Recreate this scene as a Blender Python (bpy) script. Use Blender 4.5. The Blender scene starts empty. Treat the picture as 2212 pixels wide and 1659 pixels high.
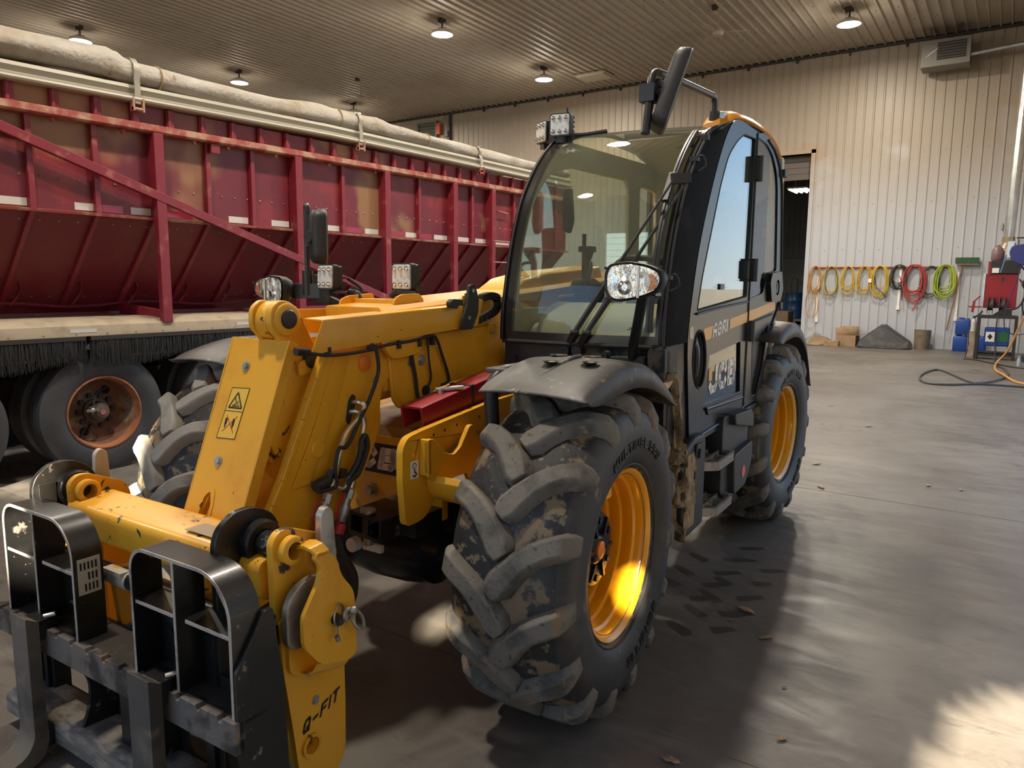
import bpy, bmesh, math, random
from mathutils import Vector, Matrix
from mathutils.geometry import tessellate_polygon
random.seed(7)
PI=math.pi; S=bpy.context.scene; COL=S.collection
def V(*a): return Vector(a)
# ---------- mesh helpers ----------
def rp(pts,r,n=4):
    """round the corners of a 2-D polygon; r is one radius or one per corner"""
    out=[]; N=len(pts)
    for i,p in enumerate(pts):
        rr=r[i] if isinstance(r,(list,tuple)) else r
        p=Vector(p); a=Vector(pts[i-1])-p; b=Vector(pts[(i+1)%N])-p
        if rr<=0: out.append(tuple(p)); continue
        k=min(rr,a.length*.45,b.length*.45); a=p+a.normalized()*k; b=p+b.normalized()*k
        for j in range(n+1):
            t=j/n; q=a*(1-t)**2+p*2*t*(1-t)+b*t*t; out.append((q.x,q.y))
    return out
def arc(cx,cy,r,a0,a1,n=12): return [(cx+r*math.cos(math.radians(a0+(a1-a0)*i/n)),cy+r*math.sin(math.radians(a0+(a1-a0)*i/n))) for i in range(n+1)]
def circ(cx,cy,r,n=20): return arc(cx,cy,r,0,360,n)[:-1]
def sm(path,k=5,closed=False):
    """catmull-rom smoothing"""
    P=[Vector(p) for p in path]; N=len(P); out=[]
    rng=range(N if closed else N-1)
    for i in rng:
        p1=P[i]; p2=P[(i+1)%N]
        p0=P[i-1] if (closed or i>0) else p1*2-p2
        p3=P[(i+2)%N] if (closed or i<N-2) else p2*2-p1
        for j in range(k):
            t=j/k; out.append(0.5*((2*p1)+(p2-p0)*t+(2*p0-5*p1+4*p2-p3)*t*t+(3*p1-p0-3*p2+p3)*t**3))
    if not closed: out.append(P[-1])
    return out
def fil(path,r,n=5):
    """fillet the bends of a 3-D path"""
    P=[Vector(p) for p in path]; out=[P[0]]
    for i in range(1,len(P)-1):
        a=P[i-1]-P[i]; b=P[i+1]-P[i]; k=min(r,a.length*.45,b.length*.45); a=P[i]+a.normalized()*k; b=P[i]+b.normalized()*k
        for j in range(n+1):
            t=j/n; out.append(a*(1-t)**2+P[i]*2*t*(1-t)+b*t*t)
    out.append(P[-1]); return out
def m3(ax,u,v,w):
    return V(w,u,v) if ax=='x' else (V(u,w,v) if ax=='y' else V(u,v,w))
class M:
    def __init__(s): s.bm=bmesh.new()
    def face(s,vs):
        try: return s.bm.faces.new(vs)
        except ValueError: return None
    def quad(s,*p): return s.face([s.bm.verts.new(Vector(q)) for q in p])
    def box(s,x0,x1,y0,y1,z0,z1,mt=None):
        c=[(x,y,z) for z in (z0,z1) for x,y in ((x0,y0),(x1,y0),(x1,y1),(x0,y1))]
        v=[s.bm.verts.new(mt@Vector(p) if mt else p) for p in c]
        for f in ((0,1,2,3),(4,5,6,7),(0,1,5,4),(1,2,6,5),(2,3,7,6),(3,0,4,7)): s.face([v[i] for i in f])
        return s
    def beam(s,a,b,w,h,up=(0,0,1)):
        """box from a to b, w across, h along up"""
        a=Vector(a); b=Vector(b); d=(b-a).normalized(); u=Vector(up); sd=d.cross(u)
        if sd.length<1e-4: sd=d.cross(V(1,0,0))
        sd.normalize(); u=sd.cross(d)
        vs=[[s.bm.verts.new(p+sd*i*w/2+u*j*h/2) for i,j in ((-1,-1),(1,-1),(1,1),(-1,1))] for p in (a,b)]
        s.face(vs[0]); s.face(vs[1])
        for i in range(4): s.face([vs[0][i],vs[0][(i+1)%4],vs[1][(i+1)%4],vs[1][i]])
        return s
    def prism(s,pts,ax,a,b,holes=(),fn=None):
        loops=[list(pts)]+[list(h) for h in holes]
        f=fn or (lambda u,v,w:m3(ax,u,v,w))
        A=[];B=[]
        for L in loops:
            A.append([s.bm.verts.new(f(p[0],p[1],a)) for p in L]); B.append([s.bm.verts.new(f(p[0],p[1],b)) for p in L])
        if len(loops)==1:
            s.face(A[0]); s.face(B[0])
        else:
            T=tessellate_polygon([[V(p[0],p[1],0) for p in L] for L in loops])
            fa=[v for L in A for v in L]; fb=[v for L in B for v in L]
            for t in T: s.face([fa[i] for i in t]); s.face([fb[i] for i in t])
        for La,Lb in zip(A,B):
            n=len(La)
            for i in range(n): s.face([La[i],La[(i+1)%n],Lb[(i+1)%n],Lb[i]])
        return s
    def tube(s,path,r,n=8,closed=False,caps=True,flat=None):
        P=[Vector(p) for p in path]; N=len(P); rings=[]; u=None
        for i,p in enumerate(P):
            if closed: t=(P[(i+1)%N]-P[i-1])
            else: t=(P[min(i+1,N-1)]-P[max(i-1,0)])
            if t.length<1e-9: t=V(0,0,1)
            t.normalize()
            if u is None:
                u=t.cross(V(0,0,1))
                if u.length<.05: u=t.cross(V(1,0,0))
            u=(u-t*u.dot(t)); u.normalize(); w=t.cross(u)
            rr=r[i] if isinstance(r,(list,tuple)) else r
            k=flat or 1
            rings.append([s.bm.verts.new(p+(u*math.cos(2*PI*j/n)+w*math.sin(2*PI*j/n)*k)*rr) for j in range(n)])
        s.join(rings,closed,caps); return s
    def join(s,rings,closed=False,caps=True,ringclosed=True):
        N=len(rings)
        for i in range(N if closed else N-1):
            A=rings[i];B=rings[(i+1)%N];n=len(A)
            for j in range(n if ringclosed else n-1): s.face([A[j],A[(j+1)%n],B[(j+1)%n],B[j]])
        if caps and not closed and ringclosed: s.face(rings[0]); s.face(rings[-1])
    def loft(s,rings,closed=False,caps=True,ringclosed=True):
        s.join([[s.bm.verts.new(Vector(p)) for p in R] for R in rings],closed,caps,ringclosed); return s
    def lathe(s,prof,c=(0,0,0),ax='x',n=32,closed=False,caps=False,a0=0,a1=360):
        """prof: (axial, radius)"""
        c=Vector(c); rings=[]; full=(a1-a0)>=360; cnt=n if full else n+1
        for i in range(cnt):
            t=math.radians(a0+(a1-a0)*i/n); R=[]
            for w,r in prof:
                u=r*math.cos(t); v=r*math.sin(t); R.append(s.bm.verts.new(c+m3(ax,u,v,w)))
            rings.append(R)
        m=len(prof)
        for i in range(cnt if full else cnt-1):
            A=rings[i];B=rings[(i+1)%cnt]
            for j in range(m if closed else m-1): s.face([A[j],A[(j+1)%m],B[(j+1)%m],B[j]])
        if caps and full:
            s.face([R[0] for R in rings]); s.face([R[-1] for R in rings])
        return s
    def cyl(s,a,b,r,n=16,r2=None):
        a=Vector(a);b=Vector(b); s.tube([a,b],[r,r if r2 is None else r2],n); return s
    def sph(s,c,r,n=12,sc=(1,1,1)):
        m=Matrix.Translation(c)@Matrix.Diagonal((r*sc[0],r*sc[1],r*sc[2],1)); bmesh.ops.create_uvsphere(s.bm,u_segments=n,v_segments=max(4,n*2//3),radius=1,matrix=m); return s
    def grid(s,f,nu,nv):
        g=[[s.bm.verts.new(f(i/nu,j/nv)) for j in range(nv+1)] for i in range(nu+1)]
        for i in range(nu):
            for j in range(nv): s.face([g[i][j],g[i+1][j],g[i+1][j+1],g[i][j+1]])
        return s
    def hexbolt(s,c,ax,r=.012,h=.01):
        c=Vector(c); d={'x':V(1,0,0),'y':V(0,-1,0),'z':V(0,0,1)}[ax] if isinstance(ax,str) else Vector(ax).normalized()
        s.tube([c,c+d*h*.3],r*1.5,14); s.tube([c,c+d*h],r,6); return s
    def build(s,name,mat,parent=None,bev=0,bs=2,ang=35,solid=0,sub=0,doub=True,flat=False,off=-1):
        if doub: bmesh.ops.remove_doubles(s.bm,verts=s.bm.verts,dist=1e-5)
        bmesh.ops.recalc_face_normals(s.bm,faces=s.bm.faces)
        me=bpy.data.meshes.new(name); s.bm.to_mesh(me); s.bm.free()
        ms=mat if isinstance(mat,(list,tuple)) else [mat]
        for m in ms: me.materials.append(m)
        o=bpy.data.objects.new(name,me); COL.objects.link(o)
        if parent: o.parent=parent
        if not flat:
            for p in me.polygons: p.use_smooth=True
            me.set_sharp_from_angle(angle=math.radians(ang))
        if solid:
            k=o.modifiers.new('s','SOLIDIFY'); k.thickness=solid; k.offset=off
        if bev:
            k=o.modifiers.new('b','BEVEL'); k.width=bev; k.segments=bs; k.limit_method='ANGLE'; k.angle_limit=math.radians(38); k.harden_normals=True
        if sub:
            k=o.modifiers.new('u','SUBSURF'); k.levels=sub; k.render_levels=sub
        return o
def tag(o,label=None,cat=None,group=None,kind=None):
    if label: o['label']=label
    if cat: o['category']=cat
    if group: o['group']=group
    if kind: o['kind']=kind
    return o
def empty(name,loc=(0,0,0),rz=0):
    o=bpy.data.objects.new(name,None); COL.objects.link(o); o.location=loc; o.rotation_euler=(0,0,rz); o.empty_display_size=.1; return o
def copytree(o,parent=None):
    c=o.copy(); COL.objects.link(c); c.parent=parent
    for ch in list(o.children): copytree(ch,c)
    return c
# ---------- stroke lettering ----------
G={'J':[[(1,1),(1,.22),(.78,0),(.22,0),(0,.22)]],'C':[[(1,.78),(.78,1),(.22,1),(0,.78),(0,.22),(.22,0),(.78,0),(1,.22)]],
'B':[[(0,0),(0,1),(.75,1),(.95,.88),(.95,.62),(.8,.52),(0,.52)],[(.8,.52),(1,.4),(1,.14),(.8,0),(0,0)]],
'A':[[(0,0),(0,.78),(.22,1),(.78,1),(1,.78),(1,0)],[(0,.42),(1,.42)]],'G':[[(1,.8),(.78,1),(.22,1),(0,.78),(0,.22),(.22,0),(.78,0),(1,.22),(1,.48),(.55,.48)]],
'R':[[(0,0),(0,1),(.78,1),(1,.85),(1,.6),(.8,.45),(0,.45)],[(.6,.45),(1,0)]],'I':[[(.5,0),(.5,1)]],'Q':[[(.22,0),(0,.22),(0,.78),(.22,1),(.78,1),(1,.78),(1,.22),(.78,0),(.22,0)],[(.6,.3),(1.05,-.1)]],
'-':[[(.1,.45),(.9,.45)]],'F':[[(0,0),(0,1),(1,1)],[(0,.5),(.8,.5)]],'T':[[(.5,0),(.5,1)],[(0,1),(1,1)]],'L':[[(0,1),(0,0),(1,0)]],'N':[[(0,0),(0,1),(1,0),(1,1)]],
'E':[[(1,1),(0,1),(0,0),(1,0)],[(0,.5),(.85,.5)]],'M':[[(0,0),(0,1),(.5,.4),(1,1),(1,0)]],'U':[[(0,1),(0,.2),(.2,0),(.8,0),(1,.2),(1,1)]],'S':[[(1,.85),(.8,1),(.2,1),(0,.82),(0,.65),(.2,.52),(.8,.48),(1,.35),(1,.18),(.8,0),(.2,0),(0,.15)]],
'W':[[(0,1),(.22,0),(.5,.7),(.78,0),(1,1)]],'K':[[(0,0),(0,1)],[(1,1),(0,.45),(1,0)]],'H':[[(0,0),(0,1)],[(1,0),(1,1)],[(0,.5),(1,.5)]],'5':[[(1,1),(0,1),(0,.55),(.8,.55),(1,.4),(1,.15),(.8,0),(0,0)]],'0':[[(.22,0),(0,.22),(0,.78),(.22,1),(.78,1),(1,.78),(1,.22),(.78,0),(.22,0)]],'D':[[(0,0),(0,1),(.7,1),(1,.75),(1,.25),(.7,0),(0,0)]]}
def text2(m,txt,h,w,gap,th,f,depth=.002,slant=0):
    """write txt with thick strokes; f(u,v,d) maps the flat lettering into space"""
    x=0
    for c in txt:
        cw=w
        if c==' ': x+=w*.6; continue
        if c=='I': cw=th
        for st in G[c]:
            P=[Vector((th/2+p[0]*(cw-th) if c!='I' else th/2, th/2+p[1]*(h-th))) for p in st]
            for i in range(len(P)-1):
                a,b=P[i],P[i+1]; d=(b-a).normalized(); n=Vector((-d.y,d.x))*th/2; e=d*th*.38
                q=[a-e+n,b+e+n,b+e-n,a-e-n]
                vs=[[m.bm.verts.new(f(x+k.x+slant*k.y,k.y,dd)) for k in q] for dd in (0,depth)]
                m.face(vs[1]); m.face(vs[0])
                for j in range(4): m.face([vs[0][j],vs[0][(j+1)%4],vs[1][(j+1)%4],vs[1][j]])
        x+=cw+gap
    return x
# ---------- materials ----------
_m={}
def mat(name,col=(.3,.3,.3),rough=.5,metal=0,layers=(),bump=None,spec=.5,coat=0,emit=None,rl=None,wear=None,stretch=None):
    """layers: (scale,detail,color,lo,hi[,stretch]) noise-masked second colours; bump: list of (scale,strength,dist)"""
    if name in _m: return _m[name]
    m=bpy.data.materials.new(name); m.use_nodes=True; nt=m.node_tree; N=nt.nodes; L=nt.links
    b=N['Principled BSDF']; b.inputs['Roughness'].default_value=rough; b.inputs['Metallic'].default_value=metal
    b.inputs['Specular IOR Level'].default_value=spec; b.inputs['Coat Weight'].default_value=coat; b.inputs['Coat Roughness'].default_value=.12
    tc=N.new('ShaderNodeTexCoord'); src=None
    c4=(*col,1); b.inputs['Base Color'].default_value=c4
    def noise(sc,det,st=None,rgh=.6):
        n=N.new('ShaderNodeTexNoise'); n.inputs['Scale'].default_value=sc; n.inputs['Detail'].default_value=det; n.inputs['Roughness'].default_value=rgh
        if st:
            mp=N.new('ShaderNodeMapping'); mp.inputs['Scale'].default_value=st; L.new(tc.outputs['Object'],mp.inputs[0]); L.new(mp.outputs[0],n.inputs[0])
        else: L.new(tc.outputs['Object'],n.inputs[0])
        return n.outputs['Fac']
    def ramp(f,lo,hi):
        r=N.new('ShaderNodeMapRange'); r.inputs['From Min'].default_value=lo; r.inputs['From Max'].default_value=hi; r.interpolation_type='SMOOTHSTEP'; L.new(f,r.inputs[0]); return r.outputs[0]
    cur=None; masks=[]
    for ly in layers:
        sc,det,c2,lo,hi=ly[:5]; st=ly[5] if len(ly)>5 else None
        k=ramp(noise(sc,det,st),lo,hi)
        if len(ly)>6 and ly[6]:   # limited to a z (or other axis) band: (axis,lo,hi)
            ax,l0,h0=ly[6]; sp=N.new('ShaderNodeSeparateXYZ'); L.new(tc.outputs['Object'],sp.inputs[0]); g=ramp(sp.outputs[ax],l0,h0)
            mm=N.new('ShaderNodeMath'); mm.operation='MULTIPLY'; L.new(k,mm.inputs[0]); L.new(g,mm.inputs[1]); k=mm.outputs[0]
        mx=N.new('ShaderNodeMix'); mx.data_type='RGBA'; L.new(k,mx.inputs[0])
        if cur is None: mx.inputs[6].default_value=c4
        else: L.new(cur,mx.inputs[6])
        mx.inputs[7].default_value=(*c2,1); cur=mx.outputs[2]; masks.append(k)
    if cur is not None: L.new(cur,b.inputs['Base Color'])
    if rl is not None and masks:   # roughness follows the last mask
        r=N.new('ShaderNodeMapRange'); r.inputs['To Min'].default_value=rough; r.inputs['To Max'].default_value=rl; L.new(masks[-1],r.inputs[0]); L.new(r.outputs[0],b.inputs['Roughness'])
    if bump:
        prev=None
        for bp_ in bump:
            sc,stg,ds=bp_[:3]; st=bp_[3] if len(bp_)>3 else None
            bn=N.new('ShaderNodeBump'); bn.inputs['Strength'].default_value=stg; bn.inputs['Distance'].default_value=ds; L.new(noise(sc,5,st),bn.inputs['Height'])
            if prev: L.new(prev,bn.inputs['Normal'])
            prev=bn.outputs[0]
        L.new(prev,b.inputs['Normal'])
    if emit: b.inputs['Emission Color'].default_value=(*emit[0],1); b.inputs['Emission Strength'].default_value=emit[1]
    _m[name]=m; return m
def glass(name,tint,refl=1.45,rough=0.0,diff=None):
    m=bpy.data.materials.new(name); m.use_nodes=True; nt=m.node_tree; N=nt.nodes; L=nt.links; N.clear()
    o=N.new('ShaderNodeOutputMaterial'); t=N.new('ShaderNodeBsdfTransparent'); t.inputs[0].default_value=(*tint,1)
    g=N.new('ShaderNodeBsdfGlossy'); g.inputs['Roughness'].default_value=rough; g.inputs[0].default_value=(.95,.97,1,1)
    ge=N.new('ShaderNodeNewGeometry'); dt=N.new('ShaderNodeVectorMath'); dt.operation='DOT_PRODUCT'; L.new(ge.outputs['Normal'],dt.inputs[0]); L.new(ge.outputs['Incoming'],dt.inputs[1])
    def mth(op,a,b_=None):
        q=N.new('ShaderNodeMath'); q.operation=op
        for i,v in enumerate((a,b_)):
            if v is None: continue
            if isinstance(v,(int,float)): q.inputs[i].default_value=v
            else: L.new(v,q.inputs[i])
        return q.outputs[0]
    r0=((refl-1)/(refl+1))**2; k=mth('POWER',mth('SUBTRACT',1.0,mth('ABSOLUTE',dt.outputs['Value'])),5.0); fr_=mth('ADD',mth('MULTIPLY',k,1-r0),r0); mx=N.new('ShaderNodeMixShader')
    L.new(fr_,mx.inputs[0]); L.new(t.outputs[0],mx.inputs[1]); L.new(g.outputs[0],mx.inputs[2]); last=mx
    if diff:
        d=N.new('ShaderNodeBsdfDiffuse'); d.inputs[0].default_value=(*diff[0],1); m2=N.new('ShaderNodeMixShader'); m2.inputs[0].default_value=diff[1]
        L.new(mx.outputs[0],m2.inputs[1]); L.new(d.outputs[0],m2.inputs[2]); last=m2
    L.new(last.outputs[0],o.inputs[0]); return m

def split_up(o,thr=.02):
    """separate a part into its loose pieces, pieces closer than thr staying together"""
    bm=bmesh.new(); bm.from_mesh(o.data); bm.verts.ensure_lookup_table(); seen=set(); isl=[]
    for v in bm.verts:
        if v.index in seen: continue
        st=[v]; seen.add(v.index); cur=[]
        while st:
            x=st.pop(); cur.append(x.index)
            for e_ in x.link_edges:
                y=e_.other_vert(x)
                if y.index not in seen: seen.add(y.index); st.append(y)
        cs=[bm.verts[i].co for i in cur]; lo=V(*[min(c[k] for c in cs) for k in range(3)]); hi=V(*[max(c[k] for c in cs) for k in range(3)]); isl.append([set(cur),lo,hi])
    ch=True
    while ch:
        ch=False
        for i in range(len(isl)):
            for j in range(i+1,len(isl)):
                A,B=isl[i],isl[j]
                if all(A[1][k]-thr<=B[2][k] and B[1][k]-thr<=A[2][k] for k in range(3)):
                    isl[i]=[A[0]|B[0],V(*[min(A[1][k],B[1][k]) for k in range(3)]),V(*[max(A[2][k],B[2][k]) for k in range(3)])]; isl.pop(j); ch=True; break
            if ch: break
    base=o.name.split('.')[0]; out=[o]
    if len(isl)<2: bm.free(); return out
    src=bm.copy()
    for n_,(ids,_,_) in enumerate(isl):
        b2=src.copy(); b2.verts.ensure_lookup_table(); bmesh.ops.delete(b2,geom=[v for v in b2.verts if v.index not in ids],context='VERTS')
        if n_==0: b2.to_mesh(o.data)
        else:
            c=o.copy(); c.data=o.data.copy(); b2.to_mesh(c.data); COL.objects.link(c); out.append(c)
        b2.free()
    src.free(); bm.free(); return out
# ---------- light settings and the front wall ----------
SUN_EL=24; SKY=1.9; SUN=48; LAMP=290; EXPO=0.0
SDIR=(-.60,.80,-.46)
FDOORS=[(-3.5,3.2,4.7)]
FRONT=[(-27,-3.5,0,7.9),(-3.5,3.2,4.7,7.9),(3.2,3.6,0,7.9)]
RD=(3.6,13.6,4.9)      # big open door in the right wall: y0,y1,top
RD2=(-5.8,.7,4.7)
# patches of the scene the sun reaches through gaps cut in the added blocker outside
SUNNY=[[(2.02,-1.3,0),(2.14,.30,0),(2.20,.75,0),(2.34,1.02,0),(2.6,1.15,0),(3.2,1.3,0),(3.2,-1.3,0)],
 [(.03,.08,0),(.02,.24,0),(.10,.33,0),(.17,.34,0),(.15,.14,0)],
 [(1.10,.10,.37),(1.10,.24,.34),(1.10,.29,.46),(1.10,.20,.50)],
 [(-1.25,-.62,.25),(-1.25,-.35,.95),(-.95,-.50,1.0),(-.72,-.62,.65),(-.72,-.64,.25)],
 [(-.62,-1.2,.80),(-.62,-1.0,.84),(-.36,-1.0,.84),(-.50,-1.2,.80)],
 [(-.64,-1.3,.60),(-.64,-1.3,.86),(-.54,-1.3,.86),(-.54,-1.3,.60)],
 [(-4.9,-.25,0),(-4.9,-.10,0),(-3.6,.22,0),(-3.6,.10,0)],[(-4.9,-.02,0),(-4.9,.02,0),(-3.6,.31,0),(-3.6,.27,0)]]
# ---------- the palette ----------
YEL=(.80,.40,.022)
yel=mat('yellow_paint',YEL,.33,0,[(3,6,(.62,.27,.012),.45,.8),(38,4,(.10,.07,.04),.70,.73),(1.3,5,(.50,.27,.06),.62,.9)],[(60,.06,.002)],coat=.25)
yelw=mat('worn_yellow_paint',YEL,.42,0,[(2.5,6,(.60,.28,.03),.4,.8),(16,8,(.05,.04,.03),.60,.63),(9,8,(.22,.13,.07),.63,.72)],[(60,.1,.002),(16,.15,.002)],coat=.12)
yclean=mat('rim_yellow_paint',(.86,.40,.01),.36,0,[(5,4,(.75,.34,.01),.5,.8)],coat=.4)
blk=mat('black_gloss_paint',(.008,.010,.016),.28,0,[(6,5,(.018,.019,.022),.5,.8)],spec=.3,coat=.06)
blkp=mat('black_pillar_paint',(.008,.008,.009),.75,0,[(6,5,(.02,.02,.02),.5,.8)],spec=.08)
blkm=mat('black_metal',(.018,.018,.018),.42,0,[(6,5,(.045,.042,.038),.5,.8),(30,5,(.10,.085,.07),.66,.72)],[(90,.12,.001)],coat=.05)
blkworn=mat('worn_black_steel',(.009,.009,.009),.34,0,[(5,7,(.035,.031,.027),.50,.78),(14,9,(.20,.17,.145),.64,.70),(60,5,(.16,.14,.12),.68,.72)],[(50,.2,.002)],coat=.1)
scuff=mat('scuffed_bare_steel',(.20,.18,.165),.45,.35,[(9,7,(.05,.045,.045),.45,.62),(14,6,(.30,.20,.13),.58,.75)],[(40,.35,.004)])
edge=mat('bare_steel_edge',(.55,.52,.48),.4,.5,[(12,5,(.25,.22,.2),.5,.7)])
forkm=mat('dusty_fork_steel',(.15,.13,.105),.6,.15,[(4,7,(.07,.065,.06),.42,.62),(10,7,(.27,.21,.15),.55,.75)],[(50,.3,.003)])
plas=mat('black_plastic',(.022,.022,.023),.5,0,[(5,4,(.04,.038,.035),.5,.8)],[(200,.1,.0006)])
fend=mat('dusty_fender_plastic',(.045,.043,.041),.5,0,[(3.5,8,(.115,.10,.082),.42,.66),(22,8,(.22,.19,.15),.60,.70)],[(180,.1,.0008)])
MUD=(.18,.125,.07)
rub=mat('tyre_rubber',(.014,.014,.015),.6,0,[(5,7,(.040,.037,.033),.48,.72),(6,10,MUD,.52,.57),(28,8,(.15,.12,.08),.58,.66)],[(60,.6,.004),(14,.5,.006)])
lug_m=mat('tyre_lug_rubber',(.15,.135,.112),.7,0,[(6,8,(.06,.056,.05),.48,.68),(9,8,(.20,.15,.09),.58,.64),(45,5,(.05,.047,.043),.60,.68)],[(70,.7,.004),(20,.4,.006)])
lugpale=mat('pale_lug_rubber',(.24,.23,.20),.75,0,[(5,6,(.13,.125,.12),.45,.7)],[(70,.4,.003)])  # paler lug rubber, set on the far front wheel only
side_m=mat('tyre_sidewall',(.026,.026,.027),.52,0,[(5,7,(.060,.056,.050),.48,.74),(6,10,(.15,.11,.07),.60,.67)],[(50,.5,.003)])
mud=mat('caked_mud',(.36,.265,.155),.9,0,[(9,6,(.20,.145,.085),.45,.6),(30,6,(.46,.37,.26),.55,.70)],[(25,.9,.02),(80,.8,.008)])
chrome=mat('chrome',(.75,.73,.70),.15,1)
steel=mat('galvanised_steel',(.52,.52,.50),.35,.8,[(12,5,(.32,.30,.27),.45,.7)])
pipe_m=mat('zinc_plated_pipe',(.62,.54,.38),.25,.9,[(15,4,(.4,.34,.25),.5,.7)])
hose_m=mat('black_rubber_hose',(.02,.02,.021),.55)
red_m=mat('red_paint',(.30,.012,.020),.4,0,[(6,5,(.25,.01,.012),.5,.8)])
redcap=mat('red_plastic_cap',(.45,.03,.04),.4)
org=mat('orange_reflector',(.80,.22,.02),.25)
white=mat('white_decal',(.92,.89,.85),.35)
decy=mat('yellow_stripe_decal',(.85,.45,.10),.4)
blackd=mat('black_decal',(.012,.012,.012),.5)
glassw=glass('windshield_glass',(.72,.76,.62),1.6,0,((.40,.41,.32),.10))  # weak diffuse mix adds a haze that lightens the dark cab interior
glassd=glass('cab_door_glass',(.72,.78,.76),2.1,0)
glassl=glass('lower_door_glass',(.35,.40,.42),1.38,0)
lensm=glass('clear_lamp_lens',(.97,.97,.97),1.45,.02)
refl=mat('lamp_reflector_chrome',(.80,.78,.72),.16,1,[(24,2,(.35,.33,.30),.5,.62)],[(16,1,.02,(1,1,.4))])
ledw=mat('led_lens_white',(.75,.75,.70),.2,0,[(60,2,(.5,.5,.48),.5,.7)],spec=.8)
amber=mat('amber_lamp_bulb',(.70,.33,.18),.25,.3,[(120,3,(.55,.16,.05),.45,.6)],[(120,.6,.004)])
mirror_g=mat('mirror_glass',(.8,.82,.85),.03,1)
beige=mat('cab_liner_beige',(.62,.61,.50),.8)
seatm=mat('seat_fabric_grey',(.018,.017,.016),.85)
blkmud=mat('muddy_black_panel',(.012,.012,.013),.45,0,[(5,8,(.05,.045,.038),.45,.7),(7,10,(.34,.25,.145),.47,.55,(1,1,.45),(2,1.42,.98))],[(40,.5,.006)],spec=.2)
tred=mat('trailer_red_paint',(.155,.017,.030),.45,0,[(1.6,5,(.30,.03,.03),.45,.75),(.9,3,(.30,.15,.07),.55,.66),(25,7,(.36,.18,.13),.68,.78)],[(30,.1,.002)])
treds=mat('trailer_slope_red_paint',(.16,.012,.022),.5,0,[(1.6,5,(.20,.035,.035),.45,.75),(2.2,6,(.25,.16,.12),.66,.80)],[(30,.1,.002)])
tredf=mat('trailer_frame_red_paint',(.22,.017,.030),.42,0,[(6,6,(.36,.12,.09),.55,.75)])
tredr=mat('dusty_trailer_rail_paint',(.30,.05,.04),.6,0,[(5,6,(.42,.26,.17),.42,.62)])
tarp=mat('dirty_canvas_tarp',(.43,.40,.35),.75,0,[(2.5,6,(.34,.28,.20),.45,.7),(1.5,5,(.52,.50,.47),.5,.7),(5,8,(.22,.15,.09),.62,.72)],[(9,.5,.03,(1,3,3)),(40,.3,.004)])
tband=mat('aluminium_top_rail',(.34,.32,.26),.5,.2,[(3,6,(.30,.25,.18),.45,.7,(1,.1,1))],[(30,.2,.003)])
fbeige=mat('dusty_trailer_fender',(.42,.35,.25),.6,0,[(4,6,(.30,.24,.17),.45,.7)],[(30,.1,.003)])
brist=mat('black_brush_bristle',(.02,.02,.021),.6)
rust=mat('rusty_wheel_steel',(.17,.075,.04),.75,0,[(7,7,(.28,.21,.14),.5,.68),(12,7,(.09,.045,.03),.55,.7)],[(40,.5,.004)])
rustlip=mat('rusty_wheel_lip',(.33,.12,.05),.7,0,[(9,6,(.20,.08,.04),.45,.7)],[(40,.3,.003)])
ttyre=mat('trailer_tyre_rubber',(.038,.040,.046),.5,0,[(2,4,(.065,.066,.07),.4,.75)],[(30,.2,.003)])
tape=mat('reflective_white_tape',(.62,.60,.55),.3)
tapered=mat('reflective_red_tape',(.33,.03,.06),.25,.2)
dark=mat('dark_steel',(.03,.026,.024),.7)
card=mat('brown_cardboard',(.36,.24,.14),.8,0,[(8,4,(.28,.18,.10),.5,.7)])
bluep=mat('blue_plastic',(.012,.06,.30),.4)
blued=mat('blue_drum_paint',(.01,.05,.13),.4)
grn=mat('green_brush_bristle',(.04,.10,.05),.9)
wood=mat('broom_wood',(.32,.16,.08),.6)
galv=mat('duct_sheet_steel',(.62,.63,.62),.22,.9,[(4,3,(.5,.5,.5),.4,.7)])
heatm=mat('heater_grey_paint',(.17,.165,.14),.5)
leafm=mat('dry_leaf',(.33,.20,.11),.8,0,[(60,3,(.45,.32,.20),.45,.7)])
wallm=mat('wall_sheet_metal',(.49,.515,.555),.45,0,[(.5,3,(.33,.28,.22),.15,.45,(1,1,1),(2,2.4,5.6)),(.55,3,(.34,.26,.18),.56,.72,(1,1,2),(2,3.5,5.2))],spec=.4)  # tan fade upward paints weaker skylight into the colour; brown smudges are stain
ceilm=mat('ceiling_sheet_metal',(.37,.32,.255),.5,0,[(.22,4,(.22,.17,.115),.52,.80),(1.5,4,(.31,.265,.20),.45,.8)],spec=.35)
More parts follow.
